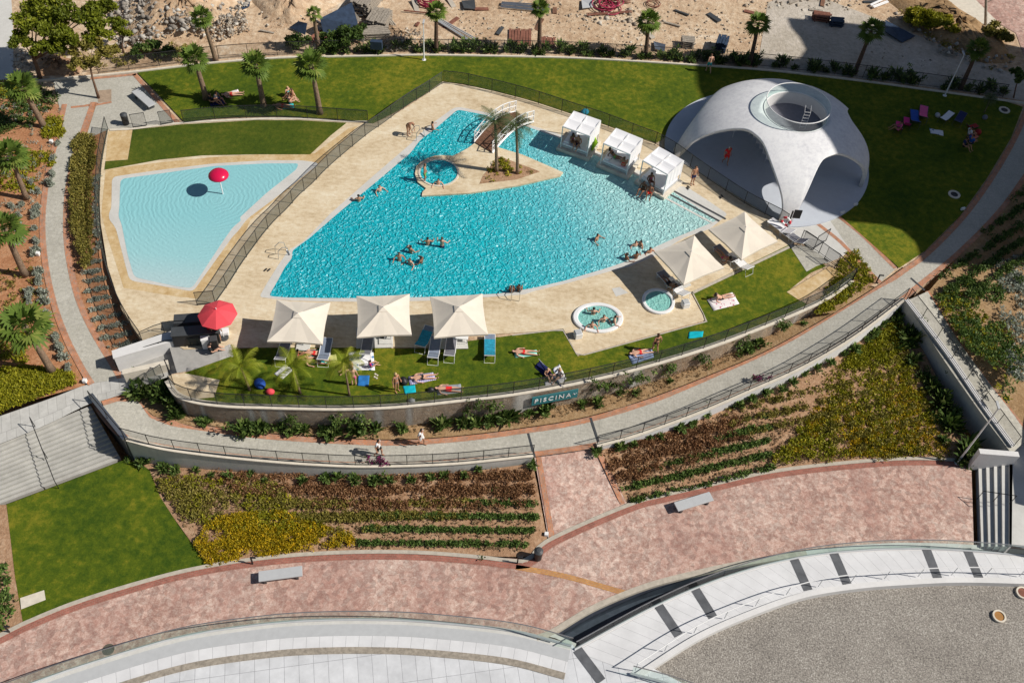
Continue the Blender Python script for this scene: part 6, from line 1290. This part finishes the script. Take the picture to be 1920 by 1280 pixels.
def person(label, px, py, kind, rz, skin=0, hair='dark', bottom=('shorts', 'navy'), top=None, z=0.0, sink=0.0, sc=1.0, group=None, lift=0.0, long=False):
    b = get_body(kind); c = P(px, py, z); o = bpy.data.objects.new('person', b['body']); COL.objects.link(o)
    if not b['body'].materials: b['body'].materials.append(SKIN[0])
    o.material_slots[0].link = 'OBJECT'; o.material_slots[0].material = SKIN[skin]
    o.location = (float(c[0]), float(c[1]), float(c[2])-sink+lift); o.rotation_euler = (0, 0, rz); o.scale = (sc,)*3; tag(o, label, 'person', group)
    for part, mat, nm in [('hair', HAIR[hair], 'hair')]+([(bottom[0], CLM[bottom[1]], 'shorts' if bottom[0] == 'shorts' else 'swim_brief')] if bottom else [])+([(top[0], CLM[top[1]], 'shirt' if top[0] == 'shirt' else 'bikini_top')] if top else []):
        me = b[part]
        if me is None: continue
        q = bpy.data.objects.new(nm, me); COL.objects.link(q); q.parent = o
        if not me.materials: me.materials.append(mat)
        q.material_slots[0].link = 'OBJECT'; q.material_slots[0].material = mat
    if long:
        h = b['hd']; mb = MB(); mb.lathe([(0, .1), (.08, .06), (.095, 0), (.08, -.12), (.05, -.22), (0, -.24)], (h[0], h[1]+.035, h[2]), 10); q = mb.build('long_hair', HAIR[hair], o, smooth=True)
    return o
W_ = .02
D = R
person('standing man in turquoise shorts at the far lawn kerb', 1327, 136, 'walk', D(200), 1, 'brown', ('shorts', 'turq'))
person('man in red shorts and red top walking under the shell pavilion', 1359, 308, 'walk', D(20), 0, 'grey', ('shorts', 'red'), ('shirt', 'red'), z=.1)
person('man in dark blue shorts standing on the deck beside the last cabana', 1297, 346, 'stand', D(30), 0, 'brown', ('shorts', 'navy'))
person('person bending at the steel ladder on the upper left bank', 766, 253, 'bend', D(60), 0, 'dark', ('brief', 'black'), ('top', 'black'))
person('swimmer climbing in beside the upper left bank', 811, 243, 'swim', D(110), 0, 'dark', ('shorts', 'black'), z=W_, sink=.95)
person('bather in green shorts standing at the whirlpool rim', 797, 338, 'stand', D(90), 0, 'brown', ('shorts', 'green'), z=.14, sink=.2)
person('bather sitting in the whirlpool', 822, 346, 'swim', D(0), 1, 'dark', ('shorts', 'black'), z=.15, sink=1.15)
GS = 'swimmers in the main pool'
for x, y, r, hr, sk, l, sk2 in ((712, 354, 40, 'dark', 1.15, 'swimmer by the left bank nearest the whirlpool', 1), (673, 373, 200, 'dark', 1.1, 'swimmer close to the left bank of the main pool', 0), (749, 484, 10, 'dark', .95, 'leftmost swimmer of the ring in the pool centre', 0), (770, 469, 150, 'dark', 1.05, 'swimmer at the top left of the ring in the pool centre', 0), (769, 491, 330, 'brown', 1.15, 'swimmer at the bottom of the ring in the pool centre', 1),
                       (790, 488, 250, 'dark', 1.1, 'swimmer at the lower right of the ring in the pool centre', 2), (802, 455, 190, 'dark', 1.0, 'swimmer at the upper right of the ring in the pool centre', 0), (829, 459, 170, 'brown', .8, 'broad swimmer standing highest at the right of the ring', 1), (1119, 446, 60, 'dark', 1.1, 'lone swimmer in the middle of the paler water', 0), (1191, 457, 20, 'dark', 1.2, 'left swimmer of the pair above the diamond umbrella', 1),
                       (1201, 456, 300, 'dark', 1.22, 'right swimmer of the pair above the diamond umbrella', 0), (1174, 482, 120, 'dark', 1.1, 'swimmer near the edge in green water, left of two', 2), (1192, 480, 200, 'dark', 1.05, 'swimmer near the edge with dark long hair', 2), (1218, 469, 30, 'dark', 1.22, 'swimmer at the tip of the diamond umbrella', 0)):
    person(l, x, y+4, 'swim', D(r), sk2, hr, ('shorts', 'navy'), z=W_, sink=sk, group=GS)
for x, y, r, l, h in ((1112, 588, 180, 'bather at the upper left of the oval hot tub', 'dark'), (1131, 602, 20, 'bather in the middle of the oval hot tub', 'brown'), (1152, 603, 90, 'bather at the right end of the oval hot tub', 'dark'), (1109, 614, 0, 'bather at the lower left of the oval hot tub', 'brown')):
    person(l, x, y, 'swim', D(r), 1, h, ('brief', 'black'), ('top', 'black'), z=.1, sink=1.1, group='bathers in the oval hot tub')
person('left of two dark children sitting at the near pool ladder', 959, 549, 'sit', D(180), 2, 'dark', ('shorts', 'black'), sc=.8); person('right of two dark children sitting at the near pool ladder', 973, 547, 'sit', D(170), 2, 'dark', ('brief', 'black'), ('top', 'black'), sc=.8)
for x, y, k, r, h, b_, t_, l, zz in ((1073, 268, 'sit', 40, 'dark', 'black', ('top', 'magenta'), 'woman with dark hair sitting on the cabana bed nearest the bridge', .6), (1083, 272, 'sit', -20, 'brown', 'navy', None, 'man sitting beside her on the cabana bed nearest the bridge', .6), (1153, 296, 'recline', 60, 'dark', 'green', ('top', 'black'), 'woman reclining at the back of the middle cabana bed', .6), (1168, 312, 'sit', 160, 'brown', 'red', ('top', 'red'), 'woman in red bending on the front of the middle cabana bed', .6),
                        (1219, 342, 'sit', 10, 'dark', 'magenta', ('top', 'magenta'), 'woman in dark pink on the bed of the cabana nearest the umbrellas', .6), (1205, 358, 'sit', -30, 'dark', 'black', ('top', 'black'), 'dark haired bather sitting at the outer corner of the last cabana', .25), (1217, 364, 'sit', -10, 'dark', 'red', None, 'bather in red trunks sitting on the edge of the last cabana', .25)):
    person(l, x, y, k, D(r), 0 if h == 'brown' else 2, h, ('brief' if t_ else 'shorts', b_), t_, z=zz, long=bool(t_))
person('woman in dark pink resting on the lounger between the diamond umbrellas', 1357, 485, 'recline', D(215), 0, 'dark', ('brief', 'magenta'), ('top', 'magenta'), z=.35, long=True)
person('dark haired person on the lounger at the round hot tub', 1256, 536, 'recline', D(215), 2, 'dark', ('shorts', 'black'), z=.35)
person('woman lying on the white flowered blanket', 1352, 560, 'recline', D(110), 1, 'dark', ('brief', 'black'), None, z=.06, long=True)
person('woman walking over the grass towards the pale blue towel', 1227, 659, 'walk', D(200), 0, 'brown', ('brief', 'black'), ('top', 'black'), z=.03, long=True)
person('sunbather in red lying on the mint towel', 982, 662, 'lie', D(92), 1, 'dark', ('brief', 'red'), ('top', 'red'), z=.06)
person('bather lying on the pale blue striped towel by the fence', 1200, 662, 'lie', D(108), 1, 'brown', ('brief', 'red'), None, z=.06)
person('child sitting between the navy towel and the folded umbrella', 1026, 703, 'sit', D(30), 1, 'blond', ('shorts', 'navy'), z=.05, sc=.8); person('person sitting in white on the teal and white towel', 1048, 706, 'sit', D(-40), 1, 'blond', ('shorts', 'navy'), ('shirt', 'white'), z=.06)
person('sunbather in red shorts lying on the grey towel', 838, 731, 'lie', D(92), 1, 'dark', ('shorts', 'red'), z=.06)
person('woman lying in front of the violet striped towel', 792, 709, 'lie', D(102), 1, 'brown', ('brief', 'black'), ('top', 'black'), z=.07); person('tanned woman standing with her hand at her head beside the lying woman', 744, 733, 'stand', D(50), 0, 'blond', ('brief', 'grey'), ('top', 'grey'), z=.03, long=True)
person('pale man standing below the white and blue blanket', 664, 722, 'stand', D(190), 1, 'brown', ('shorts', 'pink'), z=.03); person('person sitting on the left edge of the white and blue blanket', 659, 693, 'sit', D(-60), 1, 'brown', ('shorts', 'grey'), z=.06); person('child sitting at the right edge of the white and blue blanket', 695, 688, 'sit', D(120), 1, 'dark', ('shorts', 'blue'), ('shirt', 'magenta'), z=.06, sc=.75)
person('sunbather lying on the upper teal towel', 590, 664, 'lie', D(95), 1, 'brown', ('brief', 'red'), z=.06); person('sunbather in red at the left end of the upper teal towel', 560, 672, 'sit', D(100), 0, 'dark', ('brief', 'red'), ('top', 'red'), z=.04); person('sunbather lying on the lower teal towel', 590, 679, 'lie', D(92), 1, 'dark', ('brief', 'black'), z=.06)
person('walker in a white shirt near the dark fence on the terrace path', 711, 854, 'walk', D(75), 0, 'dark', ('shorts', 'black'), ('shirt', 'white'), z=zB(711)); person('walker in white further along the terrace path', 790, 834, 'walk', D(70), 0, 'dark', ('shorts', 'white'), ('shirt', 'white'), z=zB(790))
person('attendant in red under the coral parasol', 398, 637, 'stand', D(150), 0, 'dark', ('shorts', 'black'), ('shirt', 'red')); person('attendant in black beside the cool box at the kiosk', 411, 640, 'stand', D(200), 0, 'dark', ('shorts', 'black'), ('shirt', 'black')); person('person sitting at the entrance next to the cool box', 397, 661, 'sit', D(120), 1, 'dark', ('shorts', 'black'), ('shirt', 'black'), z=0)
person('sunbather lying alone by the first lawn palm', 434, 179, 'lie', D(105), 1, 'blond', ('brief', 'red'), ('top', 'red'), z=.06); person('person in dark clothes sitting at the foot of the first lawn palm', 396, 193, 'sit', D(90), 0, 'dark', ('shorts', 'black'), ('shirt', 'black'), z=.05); person('second person sitting in the shade of the first lawn palm', 408, 190, 'sit', D(60), 0, 'brown', ('shorts', 'navy'), ('shirt', 'grey'), z=.05)
person('tanned man sitting right of the middle lawn palm', 549, 184, 'sit', D(-70), 0, 'brown', ('shorts', 'green'), z=.03); person('blond woman sitting right of the middle lawn palm', 541, 180, 'sit', D(60), 1, 'blond', ('brief', 'turq'), ('top', 'turq'), z=.03); person('woman lying on the teal towel by the right lawn palm', 530, 201, 'lie', D(90), 0, 'dark', ('brief', 'red'), ('top', 'red'), z=.06); person('person sitting at the end of the teal towel by the middle lawn palm', 543, 194, 'sit', D(120), 1, 'brown', ('brief', 'turq'), z=.05)
for x, y, l, b_, t_ in ((1684, 244, 'person in pink in the leftmost folding chair of the shaded group', 'pink', 'pink'), (1815, 255, 'person in blue sitting near the red folding chair in the shade', 'blue', 'white'), (1806, 275, 'person in dark clothes sitting left of the salmon chair in the shade', 'black', 'navy'), (1818, 270, 'person in navy by the salmon chair in the shade', 'navy', 'blue')):
    person(l, x, y, 'sit', D(x*7 % 360), 0, 'dark', ('shorts', b_), ('shirt', t_), z=.3)
# ================================================================ building site
def rock_np(n, polypx, lo, hi, z=0, hgt=0.0):
    c = scatter(polypx, n, z); ico = np.array([(0, 0, 1), (.9, 0, .1), (-.1, .9, .1), (-.9, .1, 0), (.1, -.9, .1), (0, 0, -.6)]); F_ = np.array([(0, 1, 2), (0, 2, 3), (0, 3, 4), (0, 4, 1), (5, 2, 1), (5, 3, 2), (5, 4, 3), (5, 1, 4)])
    s = lo+(hi-lo)*rng.random(n)**3; v = ico[None]*(1+rng.normal(size=(n, 6, 3))*.22)*s[:, None, None]*np.array([1, .85, .7]); a = rng.random(n)*6.28; ca, sa = np.cos(a), np.sin(a); x = v[..., 0]*ca[:, None]-v[..., 1]*sa[:, None]; y = v[..., 0]*sa[:, None]+v[..., 1]*ca[:, None]; v = np.stack([x, y, v[..., 2]], 2)
    if hgt: cx = c[:, :2].mean(0); sp = c[:, :2].std(0)*1.6; c[:, 2] += hgt*np.exp(-(((c[:, :2]-cx)/sp)**2).sum(1))*(.7+.3*rng.random(n))
    v += c[:, None]; f = (F_[None]+np.arange(n)[:, None, None]*6).reshape(-1, 3); return v.reshape(-1, 3), f, np.repeat(rng.random(n), 6)
M['rock'] = leafmat('pale rubble stone', (.28, .23, .18), (.60, .52, .42), (.80, .76, .68), .95); M['rock_grey'] = leafmat('grey rubble stone', (.22, .19, .16), (.50, .46, .41), (.80, .77, .70), .95)
def rubble(poly_, n, lo, hi, hgt=0, mat='rock', z=-.03):
    v, f, t_ = rock_np(n, poly_, lo, hi, z, hgt); o = mesh_np('rubble', v, f, M[mat], None, t_); o['kind'] = 'stuff'
def mound(poly_, h, mat='earth', seed=0):
    w_ = WL(poly_, -.05, 0); a = np.array(w_); c = a.mean(0); n = 40; rs = np.random.default_rng(seed); mb = MB(); vs = []
    for j in range(9):
        f = j/8
        for i in range(n):
            t_ = i/n*len(a); p = a[int(t_) % len(a)]*(1-t_ % 1)+a[(int(t_)+1) % len(a)]*(t_ % 1); q = p*(1-f)+c*f; q[2] = -.05+h*(math.sin(f*1.57)**.9)*(1+.18*rs.normal()) if j else -.08; vs.append(q+np.array([rs.normal(), rs.normal(), 0])*.08)
    mb.add(vs, [(j*n+i, j*n+(i+1) % n, (j+1)*n+(i+1) % n, (j+1)*n+i) for j in range(8) for i in range(n)]); o = mb.build('earth_mound', M[mat], smooth=True); o['kind'] = 'structure'
mound([(215, 30), (350, -30), (480, -10), (440, 60), (330, 70), (250, 75)], 1.6, seed=1); mound([(455, -20), (600, -40), (640, 5), (560, 50), (500, 40)], 1.0, seed=2); mound([(700, 40), (760, 55), (800, 80), (790, 98), (725, 95)], .5, seed=3); mound([(1640, -20), (1740, -20), (1880, 70), (1900, 120), (1840, 120), (1740, 70)], 1.0, 'soil_tan', 4); mound([(60, 110), (100, 100), (160, 120), (150, 140), (70, 145)], .5, 'soil', 5)
rubble([(205, 10), (330, -30), (470, 0), (440, 65), (330, 75), (220, 95)], 1900, .04, .36, 1.6, 'rock_grey'); rubble([(330, 40), (460, 20), (470, 60), (400, 85)], 800, .04, .24, .9); rubble([(480, -10), (600, -20), (600, 40), (500, 60)], 260, .03, .2, .6); rubble([(720, 60), (790, 55), (805, 98), (720, 98)], 420, .04, .25, .5)
rubble([(830, 10), (1300, 0), (1440, 60), (1420, 100), (900, 95)], 1100, .02, .16); rubble([(1060, 30), (1180, 15), (1260, 45), (1150, 50)], 160, .04, .35); rubble([(1350, -20), (1640, -10), (1600, 20), (1400, 18)], 220, .04, .3); rubble([(1660, 20), (1850, 70), (1915, 120), (1880, 140), (1760, 100)], 320, .04, .35, .5, 'rock_grey'); rubble([(20, 100), (60, 90), (75, 150), (25, 150)], 160, .05, .25, 0, 'rock'); rubble([(1500, 60), (1800, 100), (1900, 170), (1620, 135)], 120, .02, .12)
def plank_stack(label, px, py, rz, L, W, n, mat='grey_wood', layer=.12, name='timber_stack', cat='timber stack', cross=True):
    c = P(px, py, -.05); t = thing(name, label, cat, c, rz); rs = np.random.default_rng(int(px))
    for k in range(n):
        mb = MB(); m_ = max(4, int(W/.22))
        for i in range(m_): mb.box((rs.normal()*.04, -W/2+W*(i+.5)/m_, layer*(k+.5)+.08*(k+1)), (L*(1+rs.normal()*.03), W/m_*.85, layer*.8), rz=rs.normal()*.02)
        mb.build('board_layer', M[mat], t)
        mb = MB(); mb.box((-L*.35, 0, layer*k+.08*(k+1)-.06), (.1, W, .07)); mb.box((L*.35, 0, layer*k+.08*(k+1)-.06), (.1, W, .07)); mb.build('bearer', M[mat], t)
plank_stack('tall grey timber stack at the very top beside the dark scrap heap', 690, 12, R(75), 3.2, 1.6, 6); plank_stack('grey timber stack below the tall one beside the scrap heap', 712, 45, R(80), 2.0, 1.6, 4); plank_stack('loose grey boards in front of the timber stacks', 705, 68, R(15), 2.2, 1.2, 3); plank_stack('brown mesh pallet left of the palm behind the kerb', 975, 72, R(92), 2.2, 1.8, 1, 'rust', .05); plank_stack('low brown mesh pallet right of the palm behind the kerb', 1027, 82, R(92), 1.4, 1.2, 1, 'rust', .05)
plank_stack('square timber pallet stack in the sun behind the kerb', 1288, 86, R(0), 1.0, .9, 4, layer=.08); plank_stack('dark pallet stack beside the man in turquoise shorts', 1351, 92, R(75), 1.3, .9, 5, 'blue_dark', .1); plank_stack('dark stack in shadow at the left of the blue crate', 1538, 38, R(-5), 1.4, .8, 3, 'rust'); plank_stack('blue grey crate stack in the building shadow', 1567, 48, R(0), 1.1, .7, 3, 'blue_dark')
def pipes(label, a, b, n, r, mat, spread=.5, name='pipe_bundle', z=.05):
    A_, B_ = P(*a, z), P(*b, z); t = thing(name, label, 'pipes', A_); d = B_-A_; s = np.array([-d[1], d[0], 0]); s /= np.linalg.norm(s); rs = np.random.default_rng(int(a[0]))
    for k in range(n): o_ = s*(k-(n-1)/2)*spread/n; j = rs.normal(size=2)*.12; mb = MB(); mb.tube(o_+s*j[0]+[0, 0, r], d+o_+s*j[1]+[0, 0, r+.02*k], r, n=8); mb.build('pipe', M[mat], t)
pipes('bundle of pale scaffold tubes beside the timber stacks', (710, 20), (738, 52), 6, .05, 'beige_curb', .9); pipes('long grey tubes lying diagonally right of the lamp post', (820, 38), (888, 78), 5, .05, 'lightgrey', .5); pipes('row of steel tubes at the top edge', (940, 8), (1030, 20), 6, .06, 'steel', .8); pipes('single rusty bar lying left of the kerb palm', (757, 22), (800, 26), 1, .06, 'rust'); pipes('thin dark bars in front of the pink hose heap', (1100, 28), (1185, 24), 3, .04, 'rust', .3); pipes('thin bars at the top right of the hose heap', (1130, 2), (1182, 4), 3, .04, 'rust', .4); pipes('white plastic sheet strips near the top edge', (1632, 12), (1660, 2), 4, .07, 'white', .6)
def coil(label, px, py, R_, turns, r, mat, loose=.1, flat=1):
    c = P(px, py, 0); t = thing('hose_coil', label, 'hose', c); pts = []; rs = np.random.default_rng(int(px)); n = turns*24; off = rs.normal(size=(turns+2, 2))*loose
    for i in range(n): a = i/24*2*math.pi; k = i/24; o_ = off[int(k)]*(1-k % 1)+off[int(k)+1]*(k % 1); rr = R_*(.55+.45*math.sin(k*1.7)**2); pts.append((rr*math.cos(a)+o_[0], flat*rr*math.sin(a)+o_[1], r+.05*k))
    mb = MB(); mb.path(pts, r, n=6); mb.build('hose', M[mat], t, smooth=True)
M['hose_pink'] = plain('dusty magenta hose', (.38, .03, .08), .6, .15); coil('tangled heap of dusty magenta hose at the top edge', 1137, 14, .95, 9, .045, 'hose_pink', .28); coil('magenta hose coil half cut by the top edge left of the palm', 803, 4, .9, 8, .04, 'hose_pink', .1); coil('thin dark ring of hose lying on the bare earth', 1224, 8, .62, 3, .03, 'rust', .03)
def scrap():
    c = P(640, 40, 0); t = thing('scrap_shed', 'dark collapsed shed of panels and tarpaulin left of the timber stacks', 'shed', c); rs = np.random.default_rng(9)
    A_ = [P(*q, z) for q, z in (((600, 35), 1.3), ((660, 5), 1.6), ((672, 48), 1.0), ((608, 70), .3))]; mb = MB(); mb.add([p-c for p in A_], [(0, 1, 2, 3)]); mb.build('tarpaulin', M['blue_dark'], t, solid=.04)
    for k in range(14): p = P(600+rs.random()*75, 15+rs.random()*60, .3)-c; mb = MB(); mb.box(p, (1.6*rs.random()+.5, .12+.5*rs.random(), .06), rz=rs.random()*3, rx=rs.normal()*.5); mb.build('panel', M[['grey_wood', 'darkgrey', 'rust', 'blue_dark'][k % 4]], t)
    t2 = thing('tipped_board', 'dark blue board lying tilted left of the scrap shed', 'board', P(562, 52)); o = P(562, 52); mb = MB(); mb.add([P(542, 52, .1)-o, P(560, 40, .7)-o, P(576, 44, .7)-o, P(572, 66, .1)-o], [(0, 1, 2, 3)]); mb.build('board', M['blue_dark'], t2, solid=.05)
    for l, q, m_ in (('dark board leaning at the very top centre-left', ((440, 0), (470, -8), (468, 12), (455, 18)), 'blue_dark'), ('pale board beside the magenta hose heap', ((1090, 0), (1112, 0), (1112, 14), (1092, 16)), 'lightgrey'), ('dark open pit cover with grey plates in the building shadow', ((1660, 38), (1716, 68), (1692, 80), (1660, 60)), 'blue_dark'), ('dark steel frame lying by the fence above the lawn kerb', ((1225, 78), (1248, 84), (1246, 98), (1228, 92)), 'steel'), ('dark vehicle-like scrap near the top edge', ((865, 2), (890, 0), (892, 18), (870, 16)), 'darkgrey')):
        cc = sum(P(*p) for p in q)/4; t3 = thing('loose_board', l, 'board', cc); mb = MB(); zz = .08
        mb.add([P(*p, zz+.12*(i % 2))-cc for i, p in enumerate(q)], [(0, 1, 2, 3)]); mb.build('board', M[m_], t3, solid=.05)
scrap()
t = thing('dark_box', 'dark blue electrical box standing on a post in front of the kerb', 'electrical box', P(707, 104)); mb = MB(); mb.box((0, 0, .95), (.9, .35, .7)); mb.build('cabinet', M['blue_dark'], t, bevel=.02); mb = MB(); mb.box((0, 0, .3), (.1, .1, .6)); mb.build('post', M['black'], t)

# more odds and ends on the bare earth
rs = np.random.default_rng(31)
for k in range(26):
    x, y = rs.uniform(500, 1640), rs.uniform(2, 74)
    if 1440 < x: y = rs.uniform(0, 30)
    L_ = rs.uniform(.5, 1.8); c = P(x, y, 0); mb = MB(); mb.box((0, 0, .04), (L_, rs.uniform(.08, .45), rs.uniform(.04, .1))); o = mb.build('scrap_board', M[['grey_wood', 'rust', 'beige_curb', 'darkgrey', 'wood'][k % 5]]); o.location = [float(q) for q in c]; o.rotation_euler = (rs.normal()*.08, rs.normal()*.08, rs.random()*3.1)
    tag(o, 'loose scrap board lying on the bare earth of the building site', 'board', 'scrap boards on the building site')

for x, y, l in ((501, 506, 'pair of dark sandals on the deck by the left pool ladder'), (1352, 369, 'pair of dark sandals on the deck in front of the pavilion fence'), (1290, 352, 'pair of dark sandals at the feet of the man in blue shorts'), (705, 705, 'pair of pale sandals on the grass right of the blue towel')):
    c = P(x, y, .03); t = thing('sandals', l, 'sandals', c, x*.3)
    for s in (-.09, .09):
        mb = MB(); mb.box((s, s*.6, .015), (.1, .26, .025)); mb.build('sole', M['black' if x != 705 else 'cream_stone'], t, bevel=.01); mb = MB(); mb.path([(s-.045, s*.6+.03, .02), (s, s*.6+.05, .06), (s+.045, s*.6+.03, .02)], .01, n=5); mb.build('strap', M['darkgrey'], t)
